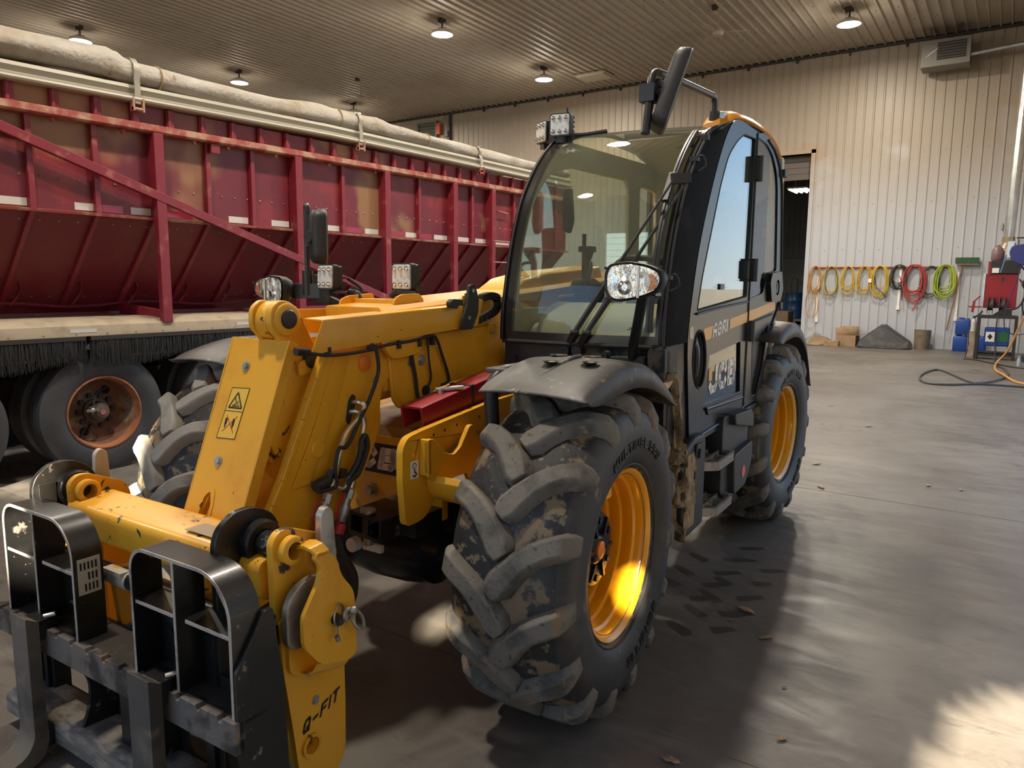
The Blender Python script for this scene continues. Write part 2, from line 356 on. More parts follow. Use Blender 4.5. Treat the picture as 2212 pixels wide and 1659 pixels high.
# ---------- the building ----------
WY=19.75; CZ=7.9; WXR=3.3; WXL=-27.0; WYF=-6.0
def floor_material():
    m=bpy.data.materials.new('polished_concrete'); m.use_nodes=True; nt=m.node_tree; N=nt.nodes; L=nt.links; b=N['Principled BSDF']
    tc=N.new('ShaderNodeTexCoord')
    def nz(sc,det,st=(1,1,1),dist=0,rg=.6,rot=0):
        mp=N.new('ShaderNodeMapping'); mp.inputs['Scale'].default_value=st; mp.inputs['Rotation'].default_value=(0,0,rot); L.new(tc.outputs['Object'],mp.inputs[0])
        n=N.new('ShaderNodeTexNoise'); n.inputs['Scale'].default_value=sc; n.inputs['Detail'].default_value=det; n.inputs['Distortion'].default_value=dist; n.inputs['Roughness'].default_value=rg; L.new(mp.outputs[0],n.inputs[0]); return n.outputs['Fac']
    def rmp(f,lo,hi,a=0,c=1):
        r=N.new('ShaderNodeMapRange'); r.inputs['From Min'].default_value=lo; r.inputs['From Max'].default_value=hi; r.inputs['To Min'].default_value=a; r.inputs['To Max'].default_value=c; L.new(f,r.inputs[0]); return r.outputs[0]
    def mix(k,c1,c2):
        x=N.new('ShaderNodeMix'); x.data_type='RGBA'; L.new(k,x.inputs[0])
        for i,c in ((6,c1),(7,c2)):
            if isinstance(c,tuple): x.inputs[i].default_value=(*c,1)
            else: L.new(c,x.inputs[i])
        return x.outputs[2]
    c=mix(rmp(nz(.55,6,(1,1,1),.6),.38,.66),(.112,.099,.084),(.185,.170,.148))
    c=mix(rmp(nz(2.2,8,(1,1,1),1.2),.52,.72,0,.6),c,(.055,.050,.046))
    c=mix(rmp(nz(1.0,8,(1.2,6,1),1.0,.7,.22),.50,.75,0,.6),c,(.20,.185,.16))
    c=mix(rmp(nz(3.0,9,(1,3,1),1.5,.75,-.4),.56,.70,0,.55),c,(.045,.040,.036))
    c=mix(rmp(nz(9,8),.60,.78,0,.7),c,(.21,.19,.16))
    L.new(c,b.inputs['Base Color'])
    L.new(rmp(nz(2.2,7,(1,3,1),.8),.3,.7,.34,.58),b.inputs['Roughness']); b.inputs['Specular IOR Level'].default_value=.6
    bu=N.new('ShaderNodeBump'); bu.inputs['Strength'].default_value=.12; bu.inputs['Distance'].default_value=.01; L.new(nz(22,6),bu.inputs['Height']); L.new(bu.outputs[0],b.inputs['Normal'])
    return m
flm=floor_material()
fl=M().box(WXL,WXR,WYF,WY+12,-.2,0).build('floor',flm); tag(fl,'grey brown polished concrete shop floor with dusty tyre tracks','floor',kind='structure')
jm=mat('concrete_joint',(.16,.14,.11),.8)
b=M()
for y0,y1 in ((3.72,3.72),(.0,.0)): b.box(-14,WXR,y0-.0022,y0+.0022,.0002,.0016)
b.build('floor_joint',jm,fl)
# dusty tyre prints left on the concrete
tp=mat('damp_tyre_print',(.062,.054,.045),.5)
b=M()
def prints(x,y0,y1,s=1,seed=1,w=.2):
    r=random.Random(seed); y=y0
    while y<y1:
        for sd in (-1,1):
            if r.random()<.8:
                L_=w*(.6+r.random()*.45); a=sd*.62+r.uniform(-.1,.1)
                c=V(x+sd*w*.55,y+(.11 if sd>0 else 0)+r.uniform(-.02,.02),.0006+r.random()*.0004)
                d=V(math.cos(a)*sd,math.sin(abs(a))*s,0).normalized(); n=V(-d.y,d.x,0)
                q=[c-d*L_*.5-n*.025,c-d*L_*.2-n*.034,c+d*L_*.5-n*.02,c+d*L_*.48+n*.016,c+d*L_*.1+n*.03,c-d*L_*.5+n*.028]
                b.face([b.bm.verts.new(k+V(r.uniform(-.006,.006),r.uniform(-.006,.006),0)) for k in q])
        y+=.225
prints(.93,.62,2.1,1,3); prints(1.15,.8,1.9,1,5,.17)
b.build('tyre_print',tp,fl,flat=True)
tp2=mat('dusty_tyre_print',(.13,.118,.10),.6)
b=M()
def printrow(x0,y0,x1,y1,seed,w=.2):
    r=random.Random(seed); a=V(x0,y0,0); e=V(x1,y1,0); n=int((e-a).length/.23); t=(e-a).normalized(); sd_=V(-t.y,t.x,0)
    for i in range(n):
        for sd in (-1,1):
            if r.random()<.6:
                c=a+t*(i*.23+(.1 if sd>0 else 0))+sd_*sd*w*.5; c.z=.0006
                d=(sd_*sd+t*.7).normalized(); m_=V(-d.y,d.x,0); L_=w*r.uniform(.4,.9)
                q=[c-d*L_*.5-m_*.02,c+d*L_*.5-m_*.012,c+d*L_*.45+m_*.012,c-d*L_*.5+m_*.022]
                b.face([b.bm.verts.new(k) for k in q])
printrow(-1.2,7.4,3.2,6.0,2); printrow(-.9,10.2,3.2,9.4,4); printrow(-1.1,8.1,3.2,7.0,6)
b.build('tyre_print',tp2,fl,flat=True)
# corrugated sheets
def ribs(a,b_,p,inv=1,h=.02,off=0.0):
    """rib profile along one axis: list of (s, height)"""
    out=[(a,0)]; n=int((b_-a)/p); 
    for i in range(n):
        c=a+(i+.5)*p+off
        out+= [(c-.030,0),(c-.012,h),(c+.012,h),(c+.030,0)]
    out.append((b_,0)); return out
def sheet(m,prof,f0,f1):
    A=[m.bm.verts.new(f0(*p)) for p in prof]; B=[m.bm.verts.new(f1(*p)) for p in prof]
    for i in range(len(A)-1): m.face([A[i],A[i+1],B[i+1],B[i]])
DX0,DX1,DZ=-7.6,-2.66,5.28     # doorway into the next bay
b=M(); P=.229
sheet(b,ribs(DX1,WXR+.1,P),lambda s,h:V(s,WY-h,0),lambda s,h:V(s,WY-h,CZ))
sheet(b,ribs(DX0,DX1,P),lambda s,h:V(s,WY-h,DZ),lambda s,h:V(s,WY-h,CZ))
sheet(b,ribs(WXL,DX0,P),lambda s,h:V(s,WY-h,0),lambda s,h:V(s,WY-h,CZ))
b.box(WXL,DX0,WY+.03,WY+.2,0,CZ); b.box(DX1,WXR+.3,WY+.03,WY+.2,0,CZ); b.box(DX0,DX1,WY+.03,WY+.2,DZ,CZ)
# jamb trims
b.box(DX1-.02,DX1+.09,WY-.03,WY+.2,0,DZ+.1); b.box(DX0-.09,DX0+.02,WY-.03,WY+.2,0,DZ+.1); b.box(DX0-.09,DX1+.09,WY-.03,WY+.2,DZ,DZ+.1)
bw=b.build('wall_back',wallm,flat=True); tag(bw,'ribbed white sheet metal back wall, upper shade painted in, brown smudges above','wall',kind='structure')
b=M(); k=0
zs=[.15,1.35,2.6,3.85,5.1,6.3,7.4]
for i in range(int((WXR-(-11))/P)):
    x=DX1+(i-36)*P+.02
    for j,z in enumerate(zs):
        if x>WXR or (DX0<x<DX1 and z<DZ+.2) or (i+j)%2: continue
        b.tube([(x,WY,z+.03*math.sin(i)),(x,WY-.012,z+.03*math.sin(i))],.012,6)
b.build('screw_head',mat('wall_screw',(.28,.27,.25),.4),bw,doub=False)
b=M(); sheet(b,ribs(WXL,WXR+.1,P,1,.045),lambda s,h:V(s,WYF,CZ-h),lambda s,h:V(s,WY,CZ-h))
b.box(WXL,WXR+.3,WYF-.3,WY+.2,CZ+.03,CZ+.2)
ce=b.build('ceiling',ceilm,flat=True); tag(ce,'ribbed tan sheet metal ceiling of the shop','ceiling',kind='structure')
b=M(); n=0
for i in range(46):
    for j in range(14):
        if (i+j)%2: continue
        x=-9.9+i*P+.1+DX1-DX1; y=5.5+j*1.05
        b.tube([(x,y,CZ-.001),(x,y,CZ-.012)],.014,5)
b.build('screw_head',mat('ceiling_screw',(.13,.11,.09),.5),ce,doub=False)
# side walls and the wall behind the photographer, with the openings daylight comes through
b=M()
b.box(WXR,WXR+.25,RD[1],WY+.2,0,CZ); b.box(WXR,WXR+.25,RD[0],RD[1],RD[2],CZ)
sheet(b,ribs(RD[1],WY,P),lambda s,h:V(WXR-h-.002,s,0),lambda s,h:V(WXR-h-.002,s,CZ))
b.box(WXR,WXR+.25,WYF,RD2[0],0,CZ); b.box(WXR,WXR+.25,RD2[1],RD[0],0,CZ); b.box(WXR,WXR+.25,RD2[0],RD2[1],RD2[2],CZ)
b.box(WXR,WXR+.1,-1.7,RD2[1],1.45,RD2[2]); b.box(WXR,WXR+.1,RD2[0],-1.7,0,1.7); b.box(WXR,WXR+.1,RD2[0],-1.7,2.95,RD2[2])  # panels added to narrow the side opening: less skylight, gaps kept for sun
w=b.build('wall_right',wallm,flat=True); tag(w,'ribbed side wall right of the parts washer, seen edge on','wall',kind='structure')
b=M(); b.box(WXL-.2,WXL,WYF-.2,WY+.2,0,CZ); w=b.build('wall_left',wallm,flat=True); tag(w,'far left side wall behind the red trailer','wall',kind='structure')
# front wall: piers between the doors
b=M()
for x0,x1,z0,z1 in FRONT: b.box(x0,x1,WYF-.2,WYF,z0,z1)
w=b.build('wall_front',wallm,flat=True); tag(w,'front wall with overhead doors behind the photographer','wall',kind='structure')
b=M(); b.quad((-300,-300,-.25),(300,-300,-.25),(300,300,-.25),(-300,300,-.25))
g=b.build('ground',mat('gravel_yard',(.17,.145,.10),.9,0,[(.3,5,(.12,.11,.07),.45,.7)])); tag(g,'tan gravel yard outside the open doors','ground',kind='structure')
# unseen blocker added outside the doors, gaps cut to shape the sun patches
b=M(); EX=6.0
def onto(p): t=(EX-p[0])/.60; return (p[1]-.80*t,p[2]+.46*t)
ho=[[onto(p) for p in q] for q in SUNNY]
def inside(y,z,P):
    c=False
    for i in range(len(P)):
        a,d=P[i-1],P[i]
        if (a[1]>z)!=(d[1]>z) and y<(d[0]-a[0])*(z-a[1])/(d[1]-a[1])+a[0]: c=not c
    return c
hy=[p[0] for q in ho for p in q]; hz=[p[1] for q in ho for p in q]; gy0,gy1,gz0,gz1=min(hy)-.1,max(hy)+.1,min(hz)-.1,max(hz)+.1; st=.04
b.prism([(-20,-.2),(-.5,-.2),(-.5,gz0),(-20,gz0)],'x',EX,EX+.05); b.prism([(-20,gz0),(gy0,gz0),(gy0,gz1),(-20,gz1)],'x',EX,EX+.05); b.prism([(gy1,gz0),(-.5,gz0),(-.5,gz1),(gy1,gz1)],'x',EX,EX+.05)
b.prism([(-20,gz1),(-.5,gz1),(-.5,8.5),(-8,13),(-20,13)],'x',EX,EX+.05); b.prism([(-9,-.2),(3,-.2),(3,12),(-9,12)],'x',12,12.05)
z=gz0
while z<gz1:
    y=gy0; y0_=None
    while y<gy1+st:
        lit=any(inside(y+st/2,z+st/2,P) for P in ho) or y>=gy1
        if not lit and y0_ is None: y0_=y
        if lit and y0_ is not None: b.quad((EX,y0_,z),(EX,y,z),(EX,y,z+st),(EX,y0_,z+st)); y0_=None
        y+=st
    z+=st
tag(b.build('sun_blocker',mat('sun_blocker_sheet',(.45,.42,.38),.6),flat=True),'unseen grey sun blocker with cut gaps, added outside the open doors','light blocker')
# black pipe along the top of the back wall
b=M(); b.tube([(-26,WY-.06,CZ-.05),(3.2,WY-.06,CZ-.05)],.045,8)
for i in range(14):
    x=-14+i*1.35; b.box(x-.02,x+.02,WY-.1,WY-.02,CZ-.17,CZ-.05)
b.build('trim_1',dark); tag(bpy.data.objects['trim_1'],'black pipe run under the ceiling along the back wall','pipe',kind='structure')
b=M(); b.tube([(-15.55,WY-.07,CZ-.1),(-15.55,WY-.07,4)],.05,8); b.tube([(-15.55,WY-.07,6.5),(-15.2,WY-.07,6.5)],.03,6)
tag(b.build('downpipe',dark),'black vertical pipe on the back wall beside the wall vent','pipe')
# next bay
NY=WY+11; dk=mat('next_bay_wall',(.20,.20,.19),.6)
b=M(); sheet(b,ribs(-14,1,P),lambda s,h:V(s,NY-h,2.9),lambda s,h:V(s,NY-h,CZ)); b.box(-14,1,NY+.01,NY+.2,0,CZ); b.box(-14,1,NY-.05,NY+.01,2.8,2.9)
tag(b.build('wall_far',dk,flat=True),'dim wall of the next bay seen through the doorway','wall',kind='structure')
b=M()
for i in range(4):
    b.box(DX0+.02,DX1-.02,WY+.22+i*.02,WY+.27+i*.02,4.60+i*.17,4.76+i*.17)
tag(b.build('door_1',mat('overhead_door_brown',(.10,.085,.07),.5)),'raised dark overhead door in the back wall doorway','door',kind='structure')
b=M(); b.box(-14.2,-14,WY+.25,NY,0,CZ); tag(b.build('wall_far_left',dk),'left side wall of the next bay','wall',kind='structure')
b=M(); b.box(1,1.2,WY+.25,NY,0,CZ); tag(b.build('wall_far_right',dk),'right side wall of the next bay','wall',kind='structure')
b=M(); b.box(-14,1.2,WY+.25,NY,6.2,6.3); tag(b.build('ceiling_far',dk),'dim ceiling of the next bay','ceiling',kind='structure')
# blue barrel, pump, cartons in the next bay
def drum(x,y,lab):
    r=.29; b=M(); b.lathe([(0,.001),(0,r),(.03,r+.01),(.06,r),(.29,r),(.3,r+.012),(.32,r),(.58,r),(.60,r+.012),(.62,r),(.86,r),(.88,r+.01),(.88,r-.02),(.86,r-.03),(.86,.001)],(x,y,.50),'z',28)
    return tag(b.build('oil_drum',blued),lab,'drum')
drum(-3.90,WY+4.25,'blue steel drum on a pallet inside the dark doorway')
b=M(); b.tube([(-3.80,WY+4.15,1.385),(-3.80,WY+4.15,1.85)],.03,8); b.beam((-3.80,WY+4.15,1.85),(-3.60,WY+4.15,1.62),.03,.03); b.tube(sm([(-3.80,WY+4.15,1.8),(-3.92,WY+4.1,1.9),(-3.96,WY+3.95,1.6),(-3.90,WY+3.9,1.1),(-3.94,WY+3.9,.8)],5),.014,6)
tag(b.build('hand_pump',dark),'black hand pump standing on the blue drum','pump')
b=M(); b.box(-4.6,-3.0,WY+3.8,WY+4.8,.42,.498)
for x in (-4.55,-3.8,-3.1): b.box(x,x+.08,WY+3.8,WY+4.8,.30,.42)
b.box(-4.6,-3.0,WY+3.8,WY+4.8,.22,.30); b.box(-4.5,-3.1,WY+3.9,WY+4.7,0,.22); tag(b.build('pallet',mat('grey_pallet_wood',(.12,.10,.08),.8)),'stacked timber pallets under the blue drum','pallet')
b=M(); b.box(-4.2,-3.42,WY+1.5,WY+2.2,.30,.82); c=b.build('cardboard_box',mat('dark_cardboard',(.14,.09,.06),.8),bev=.01); tag(c,'large brown carton with a white label in the dark doorway','box')
b=M(); b.box(-4.05,-3.85,WY+1.49,WY+1.5,.42,.68); b.build('paper_label',white,c)
b=M(); b.box(-4.3,-3.2,WY+1.3,WY+2.3,0,.08); b.box(-4.3,-3.2,WY+1.3,WY+2.3,.2,.298)
for x in (-4.25,-3.8,-3.3): b.box(x,x+.08,WY+1.3,WY+2.3,.08,.2)
tag(b.build('pallet',mat('grey_pallet_wood',(.1,.1,.1))),'low timber pallet under the large brown carton','pallet')
# strip lights of the next bay
def strip(x,y,lab):
    o=empty('strip_light',(x,y,5.05)); tag(o,lab,'ceiling light')
    b=M(); b.box(-.35,.35,-.6,.6,0,.06); 
    for i in (-.2,.2): b.box(i-.01,i+.01,-.01,.01,.06,1.14)
    b.build('housing',white,o)
    for i in range(4):
        b=M(); b.tube([(-.27+i*.18,-.57,-.02),(-.27+i*.18,.57,-.02)],.03,8); b.build('tube',mat('strip_tube',(1,1,1),.5,emit=((1,1,.95),9)),o)
strip(-4.38,WY+6.3,'four tube strip light hanging in the dark next bay')
# high bay lamps
LP=[(-17.55,7.5),(-9.58,12.0),(-1.32,16.48),(-17.5,12.05),(-9.58,16.65),(-17.5,16.7)]
LL=['round high bay lamp hanging above the rolled tarp near the trailer front','round high bay lamp at the top centre of the ceiling','round high bay lamp between the nearer ceiling fan and the grey heater','second round high bay lamp along the ceiling above the trailer','round high bay lamp above the white ceiling hatch','farthest round high bay lamp, under the distant ceiling fan']
em=mat('high_bay_diffuser',(1,1,1),.5,emit=((1,.93,.76),14))
def highbay():
    o=empty('ceiling_lamp')
    b=M(); b.lathe([(.10,.001),(.10,.10),(.07,.15),(.03,.24),(-.02,.26),(-.04,.26),(-.04,.245),(-.02,.235),(0,.08),(0,.001)],(0,0,0),'z',32); b.build('housing',mat('lamp_housing_grey',(.5,.48,.42),.4),o)
    b=M(); b.lathe([(-.025,.06),(-.035,.15),(-.025,.235)],(0,0,0),'z',32); b.build('diffuser',em,o)
    b=M(); b.tube([(.0,0,.1),(0,0,.34)],.02,8); b.box(-.10,.08,-.05,.05,.25,.345); b.build('bracket',dark,o)
    b=M(); b.tube(sm([(-.05,0,.1),(-.12,0,.2),(-.1,0,.3),(0,0,.33)],6),.01,6); b.build('power_cable',white,o)
    return o
for i,((x,y),l) in enumerate(zip(LP,LL)):
    if i==0: h0=highbay(); o=h0
    else: o=copytree(h0)
    o.location=(x,y,7.555); tag(o,l,'ceiling lamp','high bay lamps on the ceiling')
def fan():
    o=empty('ceiling_fan'); fm=mat('fan_white',(.32,.27,.20),.5)
    b=M(); b.lathe([(.08,.001),(.07,.09),(0,.13),(-.07,.10),(-.1,.03),(-.1,.001)],(0,0,0),'z',20); b.build('motor',fm,o)
    b=M(); b.tube([(0,0,.07),(0,0,.55)],.016,8); b.lathe([(.45,.02),(.58,.07),(.6,.07)],(0,0,0),'z',14); b.build('down_rod',fm,o)
    for k,a in enumerate((20,140,260)):
        t=math.radians(a); R=Matrix.Rotation(t,4,'Z')@Matrix.Rotation(.2,4,'X'); b=M()
        pts=rp([(.12,-.02),(.3,-.06),(.68,-.055),(.70,.055),(.3,.06),(.12,.02)],.02,2)
        b.prism(pts,'z',-.005,.005,fn=lambda u,v,w:R@V(u,v,w-.02*u)); b.build('blade',fm,o)
    b=M(); b.box(-.16,0,-.05,.05,.5,.6); b.build('junction_box',dark,o)
    return o
f0=fan(); f0.location=(-3.75,14.73,7.3); tag(f0,'three blade ceiling fan left of the right hand high bay lamp','ceiling fan','ceiling fans')
f1=copytree(f0); f1.location=(-15.05,14.66,7.3); f1.rotation_euler=(0,0,.5); tag(f1,'small distant ceiling fan above the trailer tarp','ceiling fan','ceiling fans')
b=M(); b.box(-9.2,-8.3,17.9,18.55,CZ-.10,CZ-.034); b.box(-9.27,-8.23,17.83,18.62,CZ-.05,CZ-.034); tag(b.build('ceiling_hatch',mat('hatch_tan',(.42,.37,.27),.6)),'flat pale hatch in the ceiling beside a high bay lamp','hatch')
# wall vent with shutters
o=empty('louvered_vent',(-16.62,WY-.06,7.15)); tag(o,'louvered wall vent beside the black vertical pipe on the back wall','vent')
b=M(); b.prism([(-.48,-.5),(.48,-.5),(.48,.5),(-.48,.5)],'y',-.1,.06,[[(-.42,-.44),(.42,-.44),(.42,.44),(-.42,.44)]]); b.build('frame',heatm,o)
for i in range(7):
    b=M(); R=Matrix.Rotation(-.7,4,'X'); z=-.37+i*.125; b.box(-.42,.42,-.07,.07,-.004,.004,Matrix.Translation((0,-.02,z))@R); b.build('louver',heatm,o)
b=M(); b.box(-.4,.4,.03,.05,-.44,.44); b.build('backing',dark,o)
b=M(); b.box(.5,.66,-.12,0,-.02,.38); b.build('actuator',mat('actuator_orange',(.6,.10,.03),.5),o)
b=M(); b.tube(sm([(.62,-.05,.38),(.85,-.03,.6),(.95,-.03,.2),(.95,-.03,-.2),(.85,-.03,-.45),(.7,-.03,-.3)],6),.015,6); b.box(.82,.98,-.05,.03,-.12,.08); b.build('power_cable',heatm,o)
# unit heater under the ceiling
o=empty('unit_heater',(.45,18.9,6.95)); tag(o,'grey gas unit heater hanging under the ceiling by the back wall','heater')
b=M(); b.box(-.52,.52,0,.6,0,.62); b.build('casing',heatm,o,bev=.01)
b=M(); b.box(-.18,.42,-.012,.002,.14,.54); b.build('louver_opening',dark,o)
for i in range(6):
    b=M(); R=Matrix.Rotation(.6,4,'X'); b.box(-.17,.41,-.035,.035,-.003,.003,Matrix.Translation((0,-.02,.175+i*.065))@R); b.build('louver',mat('louver_steel',(.3,.28,.24),.3,.6),o)
b=M()
for j in range(4): b.beam((-.42+j*.05,-.004,.22+j*.03),(-.30+j*.05,-.004,.34+j*.03),.025,.006)
b.build('sticker',white,o)
for x,y in ((-.35,.1),(.3,.1)):
    b=M(); b.tube([(x,y,.62),(x,y,.95)],.012,6); b.beam((x,y,.80),(x,y,.95),.05,.03); b.build('hanger',dark,o)
b=M(); b.tube([(.52,.3,.25),(1.5,.3,.32),(2.8,.3,.34)],.05,10); b.build('flue_pipe',galv,o)
# ---------- red grain trailer ----------
T=empty('grain_trailer'); tag(T,'red grain trailer with rolled grey tarp parked beyond the telehandler','trailer')
TX=-4.05; YF=-2.2; YB=8.6
def tz(z,y): return z+.012*(max(y,0)-0.2) if z>2.7 else z
HX=TX-.05   # sheet plane
# hull: side sheet, slope, end and far side
b=M()
def sec(y): 
    t=tz
    return [V(HX,y,t(3.10,y)),V(HX,y,2.16),V(HX-.72,y,1.40),V(HX-.80,y,1.30),V(HX-1.7,y,1.30),V(HX-1.8,y,1.42),V(HX-2.5,y,2.16),V(HX-2.5,y,t(3.10,y)),V(HX-2.46,y,t(3.10,y)),V(HX-2.46,y,2.2),V(HX-1.25,y,1.6),V(HX-.04,y,2.2),V(HX-.04,y,t(3.10,y))]
b.loft([sec(YF+(YB-YF)*i/24) for i in range(25)])
b.build('hopper_body',[tred,treds],T,flat=True)
hb=bpy.data.objects['hopper_body']
for p in hb.data.polygons:
    c=p.center; n=p.normal
    if c.z<2.1: p.material_index=1
ribsY=[-.98,-.48,-.02,.337,.829,1.336,1.855,2.343,2.854,3.532,4.17,4.824,5.462,5.932,6.335,6.97,7.6,8.2]
heavy=[-.5,1.336,2.854,4.17,5.462,6.335,7.6]
for y in ribsY:
    h=y in heavy; w=.075 if h else .045; d=.07 if h else .05
    b=M(); b.box(TX-.05,TX-.05+d,y-w/2,y+w/2,2.16,tz(2.88,y)); b.build('side_rib',tredf,T,bev=.004)
    b=M(); b.beam((TX-.03,y,2.17),(TX-.76,y,1.40),.04 if not h else .05,.05,(1,0,1)); b.build('slope_rib',tredf,T,bev=.004)
    if h:
        b=M(); b.box(TX+.01,TX+.075,y-.045,y+.045,1.25 if y<5 else 1.3,tz(2.87,y)); b.build('post',tredf,T,bev=.006)
        b=M(); b.beam((TX+.05,y,1.28),(TX-.72,y,1.34),.04,.14); b.build('outrigger',tredf,T)
y=-1.9
for i in range(36):
    y=-1.35+i*.3195
    if y>YB: break
    b=M(); z0,z1=tz(2.9,y),tz(3.10,y); b.prism([(y-.045,z0),(y-.02,z0),(y-.01,z1),(y-.045,z1)],'x',HX,HX+.05); b.box(HX,HX+.035,y-.05,y+.02,z0,z1); b.build('upper_rib',tredf,T,bev=.008)
# rails
b=M(); b.loft([[V(x,y,tz(2.9,y)+z) for x,z in ((TX-.06,-.035),(TX+.06,-.035),(TX+.075,-.02),(TX+.07,.035),(TX-.06,.05))] for y in (YF,0,YB)]); b.build('side_rail',tredr,T,bev=.004)
b=M(); b.loft([[V(x,y,z) for x,z in ((TX-.06,2.145),(TX+.005,2.145),(TX+.01,2.165),(TX-.06,2.175))] for y in (YF,YB)]); b.build('break_rail',tredr,T)
def zt(y): return 3.10+.028*min(max(y,0),3.3)+.008*max(y-3.3,0)
ys=[YF,-.5,.2,1,2,3.3,5,7,YB]
b=M(); b.loft([[V(TX+x,y,zt(y)+z) for x,z in ((-.07,-.02),(.02,-.02),(.045,.0),(.045,.03),(.01,.05),(.03,.09),(.02,.12),(-.07,.13))] for y in ys]); b.build('top_rail',tband,T)
b=M(); b.tube([(TX+.05,y,zt(y)) for y in ys],.022,8); b.build('tie_rod',tband,T)
# rolled tarp
r=random.Random(3); rings=[]; n=20
tprof=[(-2.2,.13,0),(-.2,.13,0),(.25,.125,.01),(.7,.13,.005),(1.0,.15,-.02),(1.12,.125,-.02),(1.25,.105,.0),(1.9,.095,.0),(2.6,.09,0),(3.2,.115,-.01),(3.45,.10,0),(3.75,.105,0),(3.95,.11,-.01),(4.1,.12,-.02),(4.35,.10,-.01),(5.2,.085,0),(5.7,.095,-.01),(6.1,.085,0),(7.2,.08,0),(8.6,.08,0)]
def tp_(y):
    for a,b_ in zip(tprof,tprof[1:]):
        if a[0]<=y<=b_[0]:
            t=(y-a[0])/(b_[0]-a[0]); t=t*t*(3-2*t); return a[1]+(b_[1]-a[1])*t, a[2]+(b_[2]-a[2])*t
    return tprof[-1][1:]
ph=[r.random()*6 for _ in range(8)]
for i in range(181):
    y=-2.2+10.8*i/180; R_,dz=tp_(y); rg=[]
    cz=zt(y)+.12+R_+dz; cx=TX-.06
    for j in range(n):
        a=2*PI*j/n
        k=1+.045*math.sin(3*a+y*2.3+ph[0])+.03*math.sin(5*a-y*4.1+ph[1])+.018*math.sin(9*a+y*9+ph[2])
        k+=.05*math.exp(-((y-1.05)/.12)**2)*math.sin(6*a+20*y)+.05*math.exp(-((y-4.1)/.15)**2)*math.sin(5*a+22*y)
        sag=.0 if math.sin(a)>0 else .02*math.sin(y*1.7)
        rg.append(V(cx+R_*k*math.cos(a),y,cz+R_*k*math.sin(a)*.92+sag))
    rings.append(rg)
b=M(); b.loft(rings); b.build('rolled_tarp',tarp,T,ang=80)
# flap of loose tarp and the sheet bulging towards the middle
b=M(); b.grid(lambda u,v:V(TX-.06-2.4*v,-2.2+10.8*u,zt(-2.2+10.8*u)+.14+.25*math.sin(v*PI)*.5+.015*math.sin(u*60+v*9)),80,8); b.build('tarp_cover',tarp,T,ang=80)
# tarp hold-down straps
for y in (1.18,3.76,6.05,-.9):
    R_,dz=tp_(y); z=zt(y)
    b=M(); rr=R_+.015; cz=z+.12+R_+dz
    path=[(TX-.06+rr*math.cos(math.radians(a)),cz+rr*math.sin(math.radians(a))*.95) for a in (130,100,60,25,-5,-30)]+[(TX+.06,z+.1),(TX+.055,z-.04)]
    b.loft([[V(x,y-.025,zz),V(x,y+.025,zz),V(x+.008,y+.025,zz+.004),V(x+.008,y-.025,zz+.004)] for x,zz in path]); st=b.build('strap',tband,T)
    b=M(); b.box(TX+.02,TX+.075,y-.05,y-.035,z-.10,z+.01); b.box(TX+.02,TX+.075,y+.035,y+.05,z-.10,z+.01); b.tube([(TX+.06,y-.05,z-.08),(TX+.06,y+.05,z-.08)],.014,8); b.build('strap_buckle',tredr,T)
for y in (1.42,3.5,5.0): 
    R_,dz=tp_(y); b=M(); b.tube([(TX-.06+(R_*1.06)*math.cos(2*PI*j/20),y,zt(y)+.12+R_+dz+R_*1.0*math.sin(2*PI*j/20)) for j in range(20)],.008,6,closed=True); b.build('tarp_tie',mat('tie_brown',(.35,.24,.12),.8),T)
# diagonal braces
def brace(y0,z0,y1,z1,name='diagonal_brace'):
    b=M(); b.beam((TX+.055,y0,z0),(TX+.055,y1,z1),.05,.075); b.build(name,tredf,T,bev=.005)
brace(-.35,2.89,4.17,1.42)
brace(4.25,1.42,4.9,1.3)
b=M(); b.box(TX+.02,TX+.05,1.86,1.95,2.80,2.88); b.build('bracket_plate',tredf,T)
for y in (.5,1.05,1.7,2.05,2.6,3.3,4.0): 
    b=M(); b.tube([(TX+.03,y,tz(2.86,y)),(TX+.03,y,tz(2.83,y))],.018,8); b.build('bolt_boss',tredr,T)
# rivets
b=M(); r=random.Random(5); y=-.6
while y<7.8:
    b.sph((HX+.004,y,2.42-.012*0),.008,6); b.sph((HX-.06,y,2.09),.008,6); b.sph((HX-.655,y,1.475),.008,6); y+=.145
b.build('rivets',steel,T,doub=False); bpy.data.objects['rivets']['kind']='stuff'
# conspicuity tape
for y0,y1,wh in ((.12,.31,1),(.66,.81,1),(1.12,1.31,1),(1.42,1.7,0),(2.08,2.30,1),(2.58,2.80,1),(2.9,3.3,0),(3.32,3.50,1),(3.56,3.85,0),(3.9,4.12,1),(4.25,4.6,0),(4.6,4.8,1),(4.88,5.1,0),(5.15,5.42,1),(5.5,5.9,1),(6.05,6.3,1),(6.5,6.9,1),(.84,1.05,0)):
    b=M(); b.box(HX+.0005,HX+.0025,y0,y1,2.185,2.245); b.build('reflective_tape',tape if wh else tapered,T)
# wiring along the hopper foot and the lower sill
b=M(); b.tube(sm([(HX-.66,y,1.40+.02*math.sin(y*5)) for y in [-2+i*.35 for i in range(28)]],3),.014,6); b.build('wiring_loom',tred,T)
for y in (.337,1.336,1.855,2.343,.829):
    b=M(); b.tube(sm([(HX-.62,y+.04,1.40),(HX-.62,y+.10,1.47),(HX-.56,y+.11,1.55),(HX-.52,y+.08,1.60)],4),.008,6); b.build('brake_line',tredf,T)
b=M(); b.box(HX-.85,HX-.78,YF,YB,1.15,1.33); b.box(HX-1.72,HX-1.65,YF,YB,1.15,1.33); b.build('chassis_rail',tredf,T)
